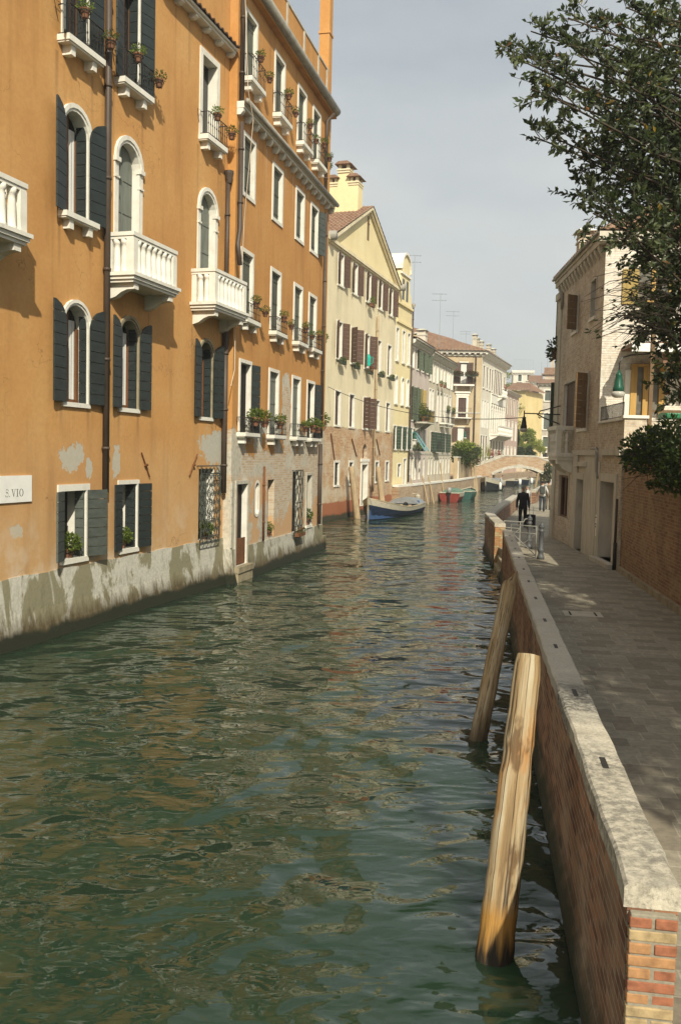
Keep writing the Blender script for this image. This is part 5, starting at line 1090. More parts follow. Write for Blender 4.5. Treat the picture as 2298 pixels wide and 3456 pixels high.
# tv aerials on the roofs
ag = 'television aerials on the far roofs'
for u, v0, v1, Y, l in ((1483, 990, 1110, 72, 'tall faint aerial mast over the pinkish house'), (1528, 1050, 1130, 80, 'aerial with crossbars over the cream grey house'), (1571, 1118, 1165, 100, 'short aerial at the foot of the hipped roof'), (1396, 860, 985, 66, 'slender aerial mast beside the arched attic gable')):
    a, c = on_y(u, v1, Y), on_y(u, v0, Y); o = thing('aerial', l, 'aerial', (a.x, a.y, a.z)); h = c.z - a.z
    mb = MB(); mb.tube([(0, 0, -1.5), (0, 0, h)], .018, 4); mb.build('mast', 'tarp_grey', o); mb = MB()
    for f in (.98, .8):
        mb.tube([(-.7, 0, h * f), (.5, 0, h * f)], .014, 4)
        for q in range(5): mb.tube([(-.6 + q * .25, -.25, h * f), (-.6 + q * .25, .25, h * f)], .010, 4)
    mb.build('crossbars', 'tarp_grey', o)
# ================================================================ setting: water, pavement, quays
PZ = .65
mb = MB(); mb.face((-700, -200, 0), (700, -200, 0), (700, 1500, 0), (-700, 1500, 0)); tag(mb.build('water', 'water'), kind='structure')
def slab(name, pts, z0, z1, mat, kind='structure'):
    mb = MB(); mb.prism([(x, y, z0) for x, y in pts], (0, 0, z1 - z0)); return tag(mb.build(name, mat), kind=kind)
slab('pavement', [(1.35, 1.5), (1.80, 4.4), (5.24, 27.1), (5.30, 29.9), (6.05, 35.2), (7.65, 41.5), (10.5, 52.6), (13.2, 60.0), (20.3, 85.0), (24.0, 106), (60, 106), (60, 30), (30, 20), (30, 1.5)], -.6, PZ, 'paving')
slab('quay', [(3.9, 60.3), (5.35, 64.1), (7.5, 70.7), (10.75, 80.4), (15.3, 97.2), (19.3, 112), (24.2, 127), (29, 140), (35, 152), (52, 200), (20, 200), (5, 100), (1.5, 62)], -.6, 1.45, 'brick_bridge')
slab('quay_coping', [(3.85, 60.4), (5.40, 64.1), (7.55, 70.7), (10.8, 80.4), (15.35, 97.2), (15.0, 97.3), (10.4, 80.5), (7.15, 70.8), (5.0, 64.2), (3.5, 60.5)], 1.452, 1.60, 'stone')
slab('ground', [(-600, 200), (600, 200), (600, 1400), (-600, 1400)], -.6, .9, 'beige_ground')
slab('garden_ground', [(28, 106), (30.2, 128), (31.2, 140), (33.5, 152), (56, 200), (90, 200), (90, 106)], -.6, .9, 'beige_ground')
# ---------------------------------------------------------------- parapets with stone coping
def parapet(name, label, P, th, ztop=1.45, cop=.13, ends=(True, True), clamps=True, joints=1.9, matw='brick_parapet'):
    P = [Vector((x, y, 0)) for x, y in P]; o = thing(name, label, 'parapet', P[0]); L0 = P[0]
    def off(i, d):
        a = P[max(i - 1, 0)]; c = P[min(i + 1, len(P) - 1)]; e = (c - a).normalized(); return P[i] + Vector((e.y, -e.x, 0)) * d - L0
    for i in range(len(P) - 1):
        mb = MB(); a, c, d, e = off(i, 0), off(i + 1, 0), off(i + 1, th), off(i, th); zb = ztop - cop
        b0 = off(i, -.06); b1 = off(i + 1, -.06)
        mb.add([(a.x, a.y, .25), (c.x, c.y, .25), (d.x, d.y, .25), (e.x, e.y, .25), (a.x, a.y, zb), (c.x, c.y, zb), (d.x, d.y, zb), (e.x, e.y, zb), (b0.x, b0.y, -.6), (b1.x, b1.y, -.6), (b1.x, b1.y, .1), (b0.x, b0.y, .1), (d.x, d.y, -.6), (e.x, e.y, -.6)],
               [(0, 4, 5, 1), (2, 6, 7, 3), (4, 7, 6, 5), (0, 3, 7, 4), (1, 5, 6, 2), (8, 11, 10, 9), (11, 0, 1, 10), (3, 2, 12, 13), (13, 8, 11, 0, 3), (2, 1, 10, 9, 12)])
        # bricks run along the wall: give each stretch its own axes
        e_ = (P[i + 1] - P[i]); rz = math.atan2(e_.y, e_.x); q = mb.build('brick_wall', matw, o); me = q.data; c0 = Vector(mb.v[0]); mt = Matrix.Rotation(-rz, 4, 'Z') @ Matrix.Translation(-Vector((c0.x, c0.y, 0))); me.transform(mt); q.location = (c0.x, c0.y, 0); q.rotation_euler = (0, 0, rz)
    tot = 0
    for i in range(len(P) - 1):
        L = (P[i + 1] - P[i]).length; n = max(1, int(round(L / joints))); rr = random.Random(i + 11); ts = [0] + sorted((k + rr.uniform(-.12, .12)) / n for k in range(1, n)) + [1]
        a, c, d, e = off(i, -.012), off(i + 1, -.012), off(i + 1, th + .014), off(i, th + .014)
        for k in range(n):
            g = .007 / L; t0, t1 = ts[k] + (g if k else 0), ts[k + 1] - (g if k < n - 1 else 0); mb = MB(); dz = rr.uniform(-.004, .004); m = 8
            up_ = []
            for s_ in range(m + 1):
                t = t0 + (t1 - t0) * s_ / m; p, q = a.lerp(c, t), e.lerp(d, t); w1, w2 = rr.uniform(-.008, .008), rr.uniform(-.008, .008); nn = (q - p).normalized()
                up_.append((p + nn * w1, q + nn * w2))
            for s_ in range(m):
                (p0, q0), (p1, q1) = up_[s_], up_[s_ + 1]; zt, zb = ztop + dz, ztop - cop + .002; bv = .018; nn = (q0 - p0).normalized() * bv
                V = [(p0.x, p0.y, zb), (p1.x, p1.y, zb), (q1.x, q1.y, zb), (q0.x, q0.y, zb), (p0.x, p0.y, zt - bv), (p1.x, p1.y, zt - bv), (q1.x, q1.y, zt - bv), (q0.x, q0.y, zt - bv), (p0.x + nn.x, p0.y + nn.y, zt), (p1.x + nn.x, p1.y + nn.y, zt), (q1.x - nn.x, q1.y - nn.y, zt), (q0.x - nn.x, q0.y - nn.y, zt)]
                fs = [(0, 3, 2, 1), (0, 1, 5, 4), (4, 5, 9, 8), (8, 9, 10, 11), (11, 10, 6, 7), (7, 6, 2, 3)]
                if s_ == 0: fs.append((0, 4, 8, 11, 7, 3))
                if s_ == m - 1: fs.append((1, 2, 6, 10, 9, 5))
                mb.add(V, fs)
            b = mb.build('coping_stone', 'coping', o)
            if clamps and L < 40:
                tm = ts[k + 1] if k < n - 1 else None
                if tm:
                    p, q = a.lerp(c, tm), e.lerp(d, tm); ee = (c - a).normalized(); m_ = p.lerp(q, .52); nn = (q - p).normalized()
                    cb_ = MB(); cb_.obox(m_ - ee * .11 - nn * .02 + Vector((0, 0, ztop - .01)), ee * .22, nn * .04, (0, 0, .0155)); cb_.build('iron_clamp', 'iron', b)
    return o
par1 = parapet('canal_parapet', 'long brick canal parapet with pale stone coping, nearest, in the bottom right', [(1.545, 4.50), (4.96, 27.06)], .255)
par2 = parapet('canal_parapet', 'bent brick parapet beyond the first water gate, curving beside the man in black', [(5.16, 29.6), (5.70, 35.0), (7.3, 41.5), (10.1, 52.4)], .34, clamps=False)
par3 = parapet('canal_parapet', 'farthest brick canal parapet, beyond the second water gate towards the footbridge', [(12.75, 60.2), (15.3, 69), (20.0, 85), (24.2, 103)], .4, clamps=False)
# near end face laid brick by brick
o = par1; e_ = Vector((4.96 - 1.545, 27.06 - 4.50, 0)).normalized(); n_ = Vector((e_.y, -e_.x, 0))
rr = random.Random(21); mb = MB(); z = 1.31; r = 0
mb.k = 3; mb.obox(-e_ * .052 + n_ * .012 + Vector((0, 0, .16)), n_ * .23, e_ * .05, (0, 0, 1.155))
while z > .2:
    z -= .068; ns = 1 if r % 2 else 2; w = .252 / ns
    for q in range(ns):
        mb.k = rr.choice((0, 1, 1, 2, 1)) if ns == 1 else rr.choice((0, 2, 1)); j = rr.uniform(-.004, .006)
        mb.obox(n_ * (q * w + .004 + rr.uniform(0, .006)) - e_ * (.056 + j) + Vector((0, 0, z + rr.uniform(0, .003))), n_ * (w - .014), e_ * .06, (0, 0, .056))
    r += 1
q = mb.build('end_bricks', ['brick_red', 'brick_yellow', 'brick_orange', 'mortar'], o, bevel=.007)
for (P_, s_) in ((par2, Vector((5.16, 29.6, 0))),):
    e2 = Vector((.54, 5.4, 0)).normalized(); n2 = Vector((e2.y, -e2.x, 0)); mb = MB(); z = 1.31; r = 0
    while z > .1:
        z -= .075; ns = 1 if r % 2 else 2; w = .34 / ns
        for q in range(ns): mb.k = rr.choice((0, 1, 0)); mb.obox(n2 * (q * w + .004) - e2 * .04 + Vector((0, 0, z)), n2 * (w - .01), e2 * .04, (0, 0, .066))
        r += 1
    mb.build('end_bricks', ['brick_orange', 'brick_yellow'], P_)
mb = MB(); mb.box(0, .55, 0, 2.4, -.5, .14); mb.box(.1, .55, .1, 2.3, .14, .40); o = tag(mb.build('water_steps', 'stone_dark'), 'mossy stone landing step in the gap between the two parapets', 'steps'); o.location = (4.88, 27.2, 0); o.rotation_euler = (0, 0, -.12)
mb = MB(); mb.box(0, 1.6, 0, .35, -.5, .18); mb.box(.2, 1.6, .35, .9, -.5, .42); o = tag(mb.build('water_steps', 'stone_dark'), 'wet water steps at the near end of the long parapet', 'steps'); o.location = (1.62, 3.4, 0)

p = on_z(1965, 2072, PZ); o = thing('drain_cover', 'pale stone drain slab with two slots set in the pavement', 'drain', p, -.15); mb = MB(); mb.box(-.36, .36, -.28, .28, -.03, .004); mb.build('slab', 'stone_dim', o); mb = MB()
for x in (-.24, .24): mb.box(x - .018, x + .018, -.2, .2, .0, .0065)
mb.build('slots', 'void', o)
# ================================================================ brick corner house on the right bank
K = Bld('brick_corner_house', 'pale brick house on the right bank with a stone corner balcony and roof terrace', 'house', (8.14, 34.25), (7.57, 24.19))
for (xa, xb, za, zb) in ((2.62, 3.5, 8.06, 9.22),): window(K, xa, xb, za, zb, 0, .15, frame=.05, fmat='stone_dim', sill=(.05, .06, .1, ()), back='shutter_tan', leaf=[('R', 60, .4)], lmat='shutter_tan')
window(K, 5.5, 6.2, 8.12, 9.28, 0, .3, frame=.05, fmat='stone_dim', reveal='stone_dim', back='void', sill=(.05, .06, .1, ()))
window(K, 1.66, 3.62, 4.66, 6.34, 0, .14, frame=.08, fmat='stone_dim', back='shutter_old', closed=('shutter_brown', 1))
window(K, 4.22, 5.6, 4.66, 6.40, 0, .14, frame=.05, fmat='stone_dim', back='shutter_tan', closed=('shutter_tan', .8), leaf=[('R', 55, .45)], lmat='shutter_tan', sill=(.0, .06, .1, ()))
window(K, 1.38, 3.1, 1.54, 3.06, 0, .12, frame=.08, fmat='stone_dim', reveal='stone_dim', back='glass', wood=1)
window(K, 4.62, 5.62, PZ, 2.98, 0, .35, frame=.0, fmat='stone_dim', reveal='stone_dim', back='shutter_tan')
d2 = window(K, 8.0, 9.62, PZ + .12, 3.02, 0, .45, frame=.24, fmat='stone_dim', reveal='stone_dim', back='brick_k', proj=.05)
mb = MB(); mb.box(9.0, 9.55, .38, .42, PZ + .14, 3.0); mb.build('door_leaf', 'wood', d2); mb = MB(); mb.box(7.7, 9.95, -.22, .44, PZ, PZ + .12); mb.build('threshold', 'stone_dim', d2)
K.wall('brick_k', PZ, 10.1, 6.5, 0, 7.2); K.wall('brick_k', PZ, 4.72, 6.5, 7.2, 10.2, name='terrace_base')
mb = MB(); mb.box(3.95, 4.61, -.06, 0, PZ, 3.78); mb.box(5.63, 7.4, -.04, 0, PZ, 3.78); mb.box(4.61, 5.63, -.05, 0, 3.0, 3.2); mb.box(4.4, 6.0, -.12, 0, 3.42, 3.56); mb.box(3.85, 7.4, -.08, 0, 3.781, 3.95); mb.box(7.9, 10.25, -.10, 0, 3.78, 3.95); mb.box(7.401, 7.72, -.02, 0, PZ, 3.6); mb.build('stone_facing', 'stone_dim', K.root)
mb = MB(); mb.box(-.02, .55, -.05, 0, PZ, 9.6); mb.box(-.05, .60, -.08, 0, PZ, PZ + 1.1); mb.box(-.08, .7, -.16, 0, 9.6, 9.85); mb.build('corner_pilaster', 'stone_dim', K.root)
c = MB(); n = 14
c.box(-.1, 7.3, -.22, 0, 10.28, 10.42); c.box(-.1, 7.25, -.18, .0, 10.1, 10.28)
for i in range(n): c.prism([(.25 + i * .5, 0, 9.75), (.25 + i * .5, 0, 10.1), (.25 + i * .5, -.16, 10.1), (.25 + i * .5, -.14, 9.98)], (.2, 0, 0))
c.build('cornice', 'stone_dim', K.root); mb = MB(); mb.smooth = True; mb.tube([(-.2, -.26, 10.42), (7.35, -.26, 10.42)], .05, 8); mb.build('gutter', 'zinc', K.root)
roof(K, [((-.1, -.26, 10.45), (7.4, -.26, 10.45), (5.0, 3.2, 12.4), (2.6, 3.2, 12.4)), ((7.4, -.26, 10.45), (7.4, 7, 10.45), (5.0, 3.2, 12.4), (5.0, 3.2, 12.4)), ((-.1, 7, 10.45), (-.1, -.26, 10.45), (2.6, 3.2, 12.4), (2.6, 3.2, 12.4))])
mb = MB(); mb.box(7.2, 7.38, -.24, 6.8, 10.14, 10.43); mb.build('eave', 'stone_dim', K.root)
chimney(K, 2.75, .27, 10.2, .5, .46, 1.1, 'brick_k', cap='stone')
mb = MB(); mb.box(-.25, 1.2, .2, 3, 10.4, 10.95); mb.build('attic', 'stone_dim', K.root)
# corner balcony of the far end
mb = MB(); mb.box(1.75, 3.6, -.58, 0, 3.72, 3.86); mb.box(1.8, 3.55, -.53, 0, 3.6, 3.72)
kb = mb.build('balcony', 'stone', K.root); h = .95
mb = MB(); mb.box(1.75, 3.6, -.60, -.40, 4.64, 4.78); mb.box(3.38, 3.6, -.40, 0, 4.64, 4.78); mb.box(1.75, 1.97, -.40, 0, 4.64, 4.78); mb.build('handrail', 'stone', kb)
for x in (1.78, 3.38): mb = MB(); mb.box(x, x + .19, -.57, -.41, 3.86, 4.64); mb.build('pier', 'stone', kb)
prof = [(.07, 0), (.07, .06), (.04, .09), (.085, .22), (.05, .36), (.075, .38), (.075, .44), (.05, .46), (.085, .6), (.04, .70), (.07, .74), (.07, .78)]
for x, y in [(2.2, -.49), (2.52, -.49), (2.84, -.49), (3.16, -.49), (3.47, -.21), (1.88, -.21)]:
    mb = MB(); mb.smooth = True; mb.lathe(prof, (x, y, 3.86), 10); mb.build('baluster', 'stone', kb)
for x in (1.85, 3.22): mb = MB(); mb.prism([(x, 0, 3.6), (x, -.52, 3.6), (x, -.52, 3.48), (x, -.4, 3.45), (x, -.3, 3.3), (x, -.12, 3.2), (x, 0, 3.18)], (.28, 0, 0)); mb.build('bracket', 'stone', kb)
mb = MB(); mb.box(-.60, -.55, -.02, .3, 8.2, 9.75); mb.box(-.60, -.55, -.12, .3, 4.75, 6.6); mb.build('shutter', 'shutter_dgreen', K.root); mb = MB(); mb.box(-.55, -.02, .0, .3, 4.2, 9.9); mb.build('far_wall', 'brick_k', K.root)
pipe(K, [(.72, -.06, 10.3), (.70, -.06, 9.2)], .05, 'zinc'); pipe(K, [(6.6, -.06, 3.98), (7.3, -.06, 3.99), (7.42, -.08, 3.8), (7.42, -.06, 3.3), (7.6, -.05, 3.1)], .035, 'zinc', collars=False); pipe(K, [(10.12, -.07, 2.6), (10.12, -.07, 1.4)], .035); pipe(K, [(10.12, -.07, 1.4), (10.12, -.07, PZ)], .05, 'iron')
mb = MB(); mb.box(7.5, 7.68, -.035, -.02, 1.35, 2.0); mb.k = 1
for z in (1.9, 1.7, 1.62): mb.box(7.54, 7.64, -.045, -.034, z, z + .03)
mb.build('doorbell_plate', ['stone', 'iron'], K.root)
# sunlit end wall of the upper storeys, facing the viewer
KE0 = K.W(7.2, 0, 0); KEe = K.inn
KE = Bld.__new__(Bld); KE.o = KE0.copy(); KE.e = K.inn.copy(); KE.L = 6.5; KE.nrm = Vector((KE.e.y, -KE.e.x, 0)); KE.inn = -KE.nrm; KE.k = 1.0; KE.rz = math.atan2(KE.e.y, KE.e.x); KE.ops = []
KE.root = bpy.data.objects.new('end_wall', None); COL.objects.link(KE.root); KE.root.parent = K.root; KE.root.location = (7.2, 0, 0); KE.root.rotation_euler = (0, 0, KE.rz - K.rz)
def k6(x, y): return 1800 + x / 3.1486, 700 + y / 3.1486
def k7(x, y): return 1800 + x / 2.9478, 1250 + y / 2.9478
def part_rect(mat, name, P0, P1, y0, y1):
    (xa, za), (xb, zb) = KE.at(*P0), KE.at(*P1); mb = MB(); mb.box(min(xa, xb), max(xa, xb), y0, y1, min(za, zb), max(za, zb)); return mb.build(name, mat, KE.root)
mb = MB(); mb.box(0, 6.5, -.012, .0, 4.74, 10.1); mb.build('wall', 'brick_white', KE.root)
part_rect('shutter_ochre', 'shutter', k6(945, 660), k6(1100, 1030), -.07, -.02); part_rect('glass_warm', 'glass_pane', k6(1110, 650), k6(1430, 990), -.03, -.004); part_rect('shutter_ochre', 'shutter', k6(1440, 640), k6(1600, 1010), -.07, -.02)
part_rect('wood_yellow', 'sill', k6(1100, 985), k6(1440, 1015), -.1, -.002); part_rect('wood_yellow', 'mullion', k6(1255, 660), k6(1285, 985), -.06, -.03); part_rect('stone_dim', 'lintel', k6(1090, 630), k6(1450, 652), -.06, -.001)
part_rect('stone', 'door_surround', k7(905, 0), k7(962, 480), -.1, -.004); part_rect('glass_warm', 'glass_pane', k7(962, -40), k7(1275, 460), -.06, -.004)
for a, c in ((962, 1000), (1085, 1130), (1245, 1278)): part_rect('wood_yellow', 'veranda_frame', k7(a, -40), k7(c, 470), -.14, -.06)
part_rect('wood_yellow', 'veranda_frame', k7(962, -60), k7(1278, -25), -.14, -.05)
xa, za = KE.at(*k6(930, 1510)); xb, zb = KE.at(*k6(1600, 1560)); mb = MB(); mb.box(xa, xb + 1.5, -1.4, 0, za - .05, za + .06); mb.k = 1; mb.box(xa - .06, xb + 1.5, -1.46, -1.40, za - .22, za + .02)
for i in range(24):
    x = xa + .9 + i * .16; mb.k = 2; mb.box(x, x + .155, -1.2, -1.16, za - .62 - .06 * (1 if i % 2 else 0), za - .24)
mb.build('terrace_awning', ['wood', 'awning_white', 'awning'], KE.root)
mb = MB(); mb.box(-.05, 3.3, -3.02, -.0, 4.722, 4.74); mb.build('terrace_floor', 'stone_dim', KE.root)
mb = MB(); mb.box(-.03, .0, -3.0, -.02, 4.74, 4.80); tk = mb.build('terrace_ledge', 'stone', KE.root)
mb = MB()
for i in range(30): mb.tube([(.04, -.1 - 2.7 * i / 29, 4.8), (.04, -.1 - 2.7 * i / 29, 5.22)], .010, 4)
for z in (4.84, 5.22): mb.tube([(.04, -.1, z), (.04, -2.8, z)], .014, 4)
mb.build('terrace_railing', 'iron', KE.root)
mb = MB(); mb.box(.0, .58, -3.06, -2.99, PZ + 3.3, 4.78); mb.k = 1; mb.box(-.05, .63, -3.12, -2.9, 4.781, 4.86); mb.build('terrace_pier', ['brick_k', 'stone'], KE.root)
mb = MB(); mb.box(.62, .72, -3.04, -2.94, 4.0, 7.3); mb.box(1.9, 1.98, -3.0, -2.94, 4.7, 7.2); mb.box(.72, 3.3, -3.0, -2.95, 4.95, 5.02); mb.build('terrace_post', 'shutter_tan', KE.root)
mb = MB()
for i in range(12): mb.tube([(.8 + i * .1, -2.97, 4.3), (.8 + i * .1, -2.97, 4.95)], .008, 4)
mb.build('terrace_screen', 'iron_grey', KE.root)
o = thing('toy_slide', 'yellow and green plastic toy on the roof terrace behind the shrub', 'toy', K.W(9.6, 1.75, 4.0)); mb = MB(); mb.prism([(-.35, 0, 0), (.35, 0, 0), (.3, 0, .75), (-.15, 0, .8)], (0, .5, 0)); mb.build('body', 'plastic_yellow', o, bevel=.06); mb = MB(); mb.box(-.5, .5, -.1, .6, .82, 1.0); mb.build('canopy', 'plastic_green', o, bevel=.05); mb = MB(); mb.box(-.7, -.4, 0, .5, .45, .75); mb.build('seat', 'plastic_red', o, bevel=.05)
o = thing('potted_plant', 'dark trailing plant in a hanging pot at the far corner of the brick house', 'potted plant', K.W(-.55, .02, 7.5)); mb = MB(); mb.lathe([(.14, 0), (.2, .4), (.22, .42)], n=10); mb.build('pot', 'terracotta', o); mb = MB(); leaves(mb, (-.0, -.1, .35), .35, .55, .45, 330, .16, (0, 1, 0)); mb.build('foliage', ['leaf_dark', 'plant_c'], o)
# ---------------------------------------------------------------- garden wall
GWl = Bld('garden_wall', 'tall brown brick garden wall along the pavement under the overhanging tree', 'wall', (7.60, 24.0), (5.1, 4.2))
GWl.wall('brick_wall', PZ, 3.78, .4, 0, GWl.L); mb = MB(); mb.box(.0, GWl.L, -.06, .46, 3.782, 3.92); mb.build('coping', 'stone_old', GWl.root); mb = MB(); mb.box(.0, GWl.L, -.09, -.0, PZ, PZ + .14); mb.build('kerb', 'stone_dark', GWl.root)

# ================================================================ lamps
def lamp(name, label, top, s, arm, glass='lampglass', body='lamp_green'):
    o = thing(name, label, 'street lamp', top); mb = MB(); mb.smooth = True
    mb.lathe([(.16 * s, -.62 * s), (.155 * s, -.50 * s), (.135 * s, -.44 * s), (.12 * s, -.30 * s), (.09 * s, -.16 * s), (.105 * s, -.13 * s), (.06 * s, -.08 * s), (.035 * s, 0)], n=14); mb.build('lamp_hood', body, o)
    mb = MB(); mb.smooth = True; mb.lathe([(.10 * s, -.80 * s), (.185 * s, -.74 * s), (.20 * s, -.66 * s), (.16 * s, -.615 * s)], n=14); mb.build('lamp_shade', glass, o)
    mb = MB(); 
    for t in arm: mb.tube([Vector(q) for q in t], .022 * (1 if s < 1.3 else 1.2), 6)
    mb.build('bracket', 'lamp_dark', o)
p = on_y(2088, 1250, 26.2); lamp('wall_lamp', 'green metal lamp with frosted bowl hanging by the sunlit brick wall', p, 1.0, [[(0, 0, 0), (0, 0, .22), (.1, .05, .38), (.35, .1, .46), (1.3, .9, .62)]])
p = on_y(1768, 1404, 33.0); A_ = K.W(.8, 0, 0); ax = A_.x - p.x - .02
lamp('wall_lamp', 'dark lamp on a long iron bracket reaching over the canal from the brick house', p, .74, [[(0, 0, 0), (0, 0, .13), (0, 0, .20)], [(0, 0, .10), (ax, .3, .10)], [(.55, .1, .10), (.6, .12, .20), (ax, .3, .42)], [(.5, .1, .08), (.75, .15, -.04), (ax, .3, -.26)], [(.6, .1, .05), (.66, .12, -.02), (.6, .14, -.06), (.55, .12, .0)]], 'lampglass', 'lamp_dark')
p = D.W(3.4, -.6, 5.35); lamp('wall_lamp', 'small bluish green lamp on the narrow yellow house', p, .9, [[(0, 0, 0), (0, 0, .12), (-.45, -.0, .2)]])
p = on_y(1569, 1455, 96.5); lamp('wall_lamp', 'small lamp on the front of the ochre palace above the ivy', p, 1.1, [[(0, 0, 0), (0, 0, .2), (0, 1.6, .3)]])
# overhead cable across the canal
a, c = Vector((-.9, 47.6, 7.2)), Vector((6.75, 33.0, 5.14)); mb = MB(); mb.tube([a.lerp(c, t / 20) - Vector((0, 0, .62 * 4 * (t / 20) * (1 - t / 20))) for t in range(21)], .016, 5)
tag(mb.build('overhead_cable', 'cable'), 'sagging overhead cable from the yellow house across the canal to the bracket lamp', 'cable')
# ================================================================ bollards, gates
def bollard(label, p):
    o = thing('bollard', label, 'bollard', (*p, PZ), 0, 'cast iron bollards at the water gate'); mb = MB(); mb.smooth = True
    mb.lathe([(.11, 0), (.11, .09), (.085, .12), (.075, .2), (.10, .25), (.10, .29), (.07, .34), (.066, .80), (.085, .82), (.085, .86), (.068, .88), (.068, .93), (.092, .95), (.09, .99)], n=14); mb.build('post', 'iron_grey', o)
    mb = MB(); mb.smooth = True; mb.lathe([(.085, .99), (.07, 1.03), (.03, 1.07), (.028, 1.09), (.012, 1.12)], n=14); mb.build('cap', 'iron_grey', o)
bollard('grey cast iron bollard standing alone on the pavement, nearer of the two', (5.98, 26.33)); bollard('grey cast iron bollard joined to the gate rail, right behind the black suitcase', (6.28, 29.44))
def gate(label, a, c, z0, z1, curl=False):
    a, c = Vector((*a, 0)), Vector((*c, 0)); o = thing('gate', label, 'gate', (*a.xy, PZ), math.atan2((c - a).y, (c - a).x), 'pale iron gates at the first water gate'); L = (c - a).length; mb = MB()
    for z in (z0, z1 - .22, z1): mb.tube([(0, 0, z), (L, 0, z)], .016, 6)
    for x in (0, L): mb.tube([(x, 0, 0), (x, 0, z1)], .018, 6)
    mb.build('frame', 'gate', o); mb = MB(); mb.tube([(0, 0, z0), (L, 0, z1 - .22)], .013, 6); mb.tube([(0, 0, z1 - .22), (L, 0, z0)], .013, 6); mb.build('cross_bars', 'gate', o)
    if curl: mb = MB(); mb.tube([(L, 0, z1), (L + .12, 0, z1 + .01), (L + .16, 0, z1 + .10), (L + .3, .02, z1 + .14)], .02, 6); mb.build('rail_end', 'gate', o)
gate('pale iron gate leaf with crossed bars between the far parapet and the bollard', (5.52, 29.95), (6.0, 29.6), .1, .86, True); gate('pale iron gate leaf with crossed bars swung open onto the pavement', (5.15, 26.75), (5.80, 26.20), .12, .98)
p = on_z(1550 + 1170 / 4.48, 1500 + 880 / 4.48, PZ); gate('pale iron gate at the second water gate ahead of the backpacker', (10.9, 55.4), (12.3, 57.5), .1, .95)
# ================================================================ mooring poles
def pole(label, a, c, r0, r1, mat, group=None, wob=.012, seed=0, split=False, name='mooring_pole', n=14, collar=None):
    a, c = Vector(a), Vector(c); o = thing(name, label, 'mooring pole', a, 0, group); rr = random.Random(seed); d = c - a; m = 26; pts = []; rs = []
    for i in range(-4, m + 1):
        t = i / m; w = Vector((rr.uniform(-1, 1), rr.uniform(-1, 1), 0)) * wob * r0 * 3
        pts.append(d * t + w * (.3 if i < m else 0)); rs.append((r0 + (r1 - r0) * max(0, t)) * (1 + rr.uniform(-.045, .045)))
    rs[-1] *= .9
    mb = MB(); mb.smooth = True
    # tube whose cross-section is slightly lobed, like a debarked trunk
    q0 = d.normalized(); ref = q0.orthogonal().normalized(); b = q0.cross(ref); ph = [rr.uniform(0, 6.28) for _ in range(4)]; rings = []
    for k, (p, r) in enumerate(zip(pts, rs)):
        t = k / m
        rings.append([p + (ref * math.cos(2 * PI * j / n) + b * math.sin(2 * PI * j / n)) * r * (1 + .05 * math.sin(2 * (2 * PI * j / n) + ph[0] + t) + .035 * math.sin(5 * 2 * PI * j / n + ph[1] + 1.5 * t)) for j in range(n)])
    if split:
        for j in range(n):
            rings[-1][j] = rings[-1][j] + q0 * (r0 * 2.2 * max(0, math.sin(2 * PI * j / n * 1.5 + 1))) - q0 * r0 * 1.2
            rings[-2][j] = rings[-2][j] + (rings[-2][j] - pts[-2]) * -.12
    mb.add([v for r in rings for v in r], [(i * n + j, i * n + (j + 1) % n, (i + 1) * n + (j + 1) % n, (i + 1) * n + j) for i in range(len(rings) - 1) for j in range(n)])
    mb.smooth = False; k = (len(rings) - 1) * n; mb.add(rings[-1] + [pts[-1] + (q0 * r1 * (.1 if not split else -.6))], [(j, (j + 1) % n, n) for j in range(n)])
    ob = mb.build('timber', mat, o)
    return o
pg = 'mooring poles along the canal'
pole('thick pale yellow mooring pole leaning on the parapet, nearest in the foreground', (1.20, 6.28, 0), (1.535, 7.05, 2.07), .132, .102, 'pole', pg, seed=2)
pole('dark weathered mooring pole with a split top, behind the thick pale one', (1.86, 11.35, 0), (2.55, 13.1, 1.86), .122, .108, 'pole_dark', pg, seed=5, split=True)
def up_(u0, v0, u1, v1, Y, dz=0):
    a = on_z(u0, v0); return (a.x, Y or a.y, 0), tuple(on_y(u1, v1, Y or a.y))
a, c = up_(1050 + 490 / 3.144, 1750, 1050 + 425 / 3.144, 1050 + 1650 / 3.144, None); pole('pale mooring pole leaning at the yellow house, left of the blue boat', a, c, .2, .17, 'pole_thin', pg, seed=3)
a, c = up_(1050 + 750 / 3.144, 1728, 1050 + 710 / 3.144, 1050 + 1655 / 3.144, 54); pole('pale mooring pole standing behind the blue boat', a, c, .2, .17, 'pole_thin', pg, seed=4)
for i, (x0, y0, x1, y1, l) in enumerate(((165, 2250, 135, 2050, 'thin grey mooring stake nearest the narrow yellow house'), (345, 2280, 270, 2010, 'thin bent mooring stake, second along the quay'), (415, 2200, 350, 2030, 'thin mooring stake leaning left of the red boat'), (545, 2180, 490, 1860, 'long thin mooring stake rising behind the red boat'))):
    u0, v0 = K3(x0, y0); u1, v1 = K3(x1, y1); Y = (63.5, 66.5, 68.5, 73)[i]; a = on_y(u0, v0, Y); c = on_y(u1, v1, Y); a.z = -.1; pole(l, a, c, .075, .055, 'pole_thin', pg, seed=10 + i, n=8)
for i, (x0, y0, x1, y1, l) in enumerate(((1550 + 235 / 4.48, 1500 + 630 / 4.48, 1550 + 170 / 4.48, 1500 + 240 / 4.48, 'stout brown mooring pole beside the ivy hedge, nearer the hedge'), (1550 + 260 / 4.48, 1500 + 610 / 4.48, 1550 + 215 / 4.48, 1500 + 230 / 4.48, 'stout brown mooring pole beside the ivy hedge, nearer the black boat'))):
    a = on_y(x0, y0, 90.5 + i); c = on_y(x1, y1, 90.5 + i); a.z = 0; pole(l, a, c, .18, .15, 'pole_thin', pg, seed=20 + i, n=10)
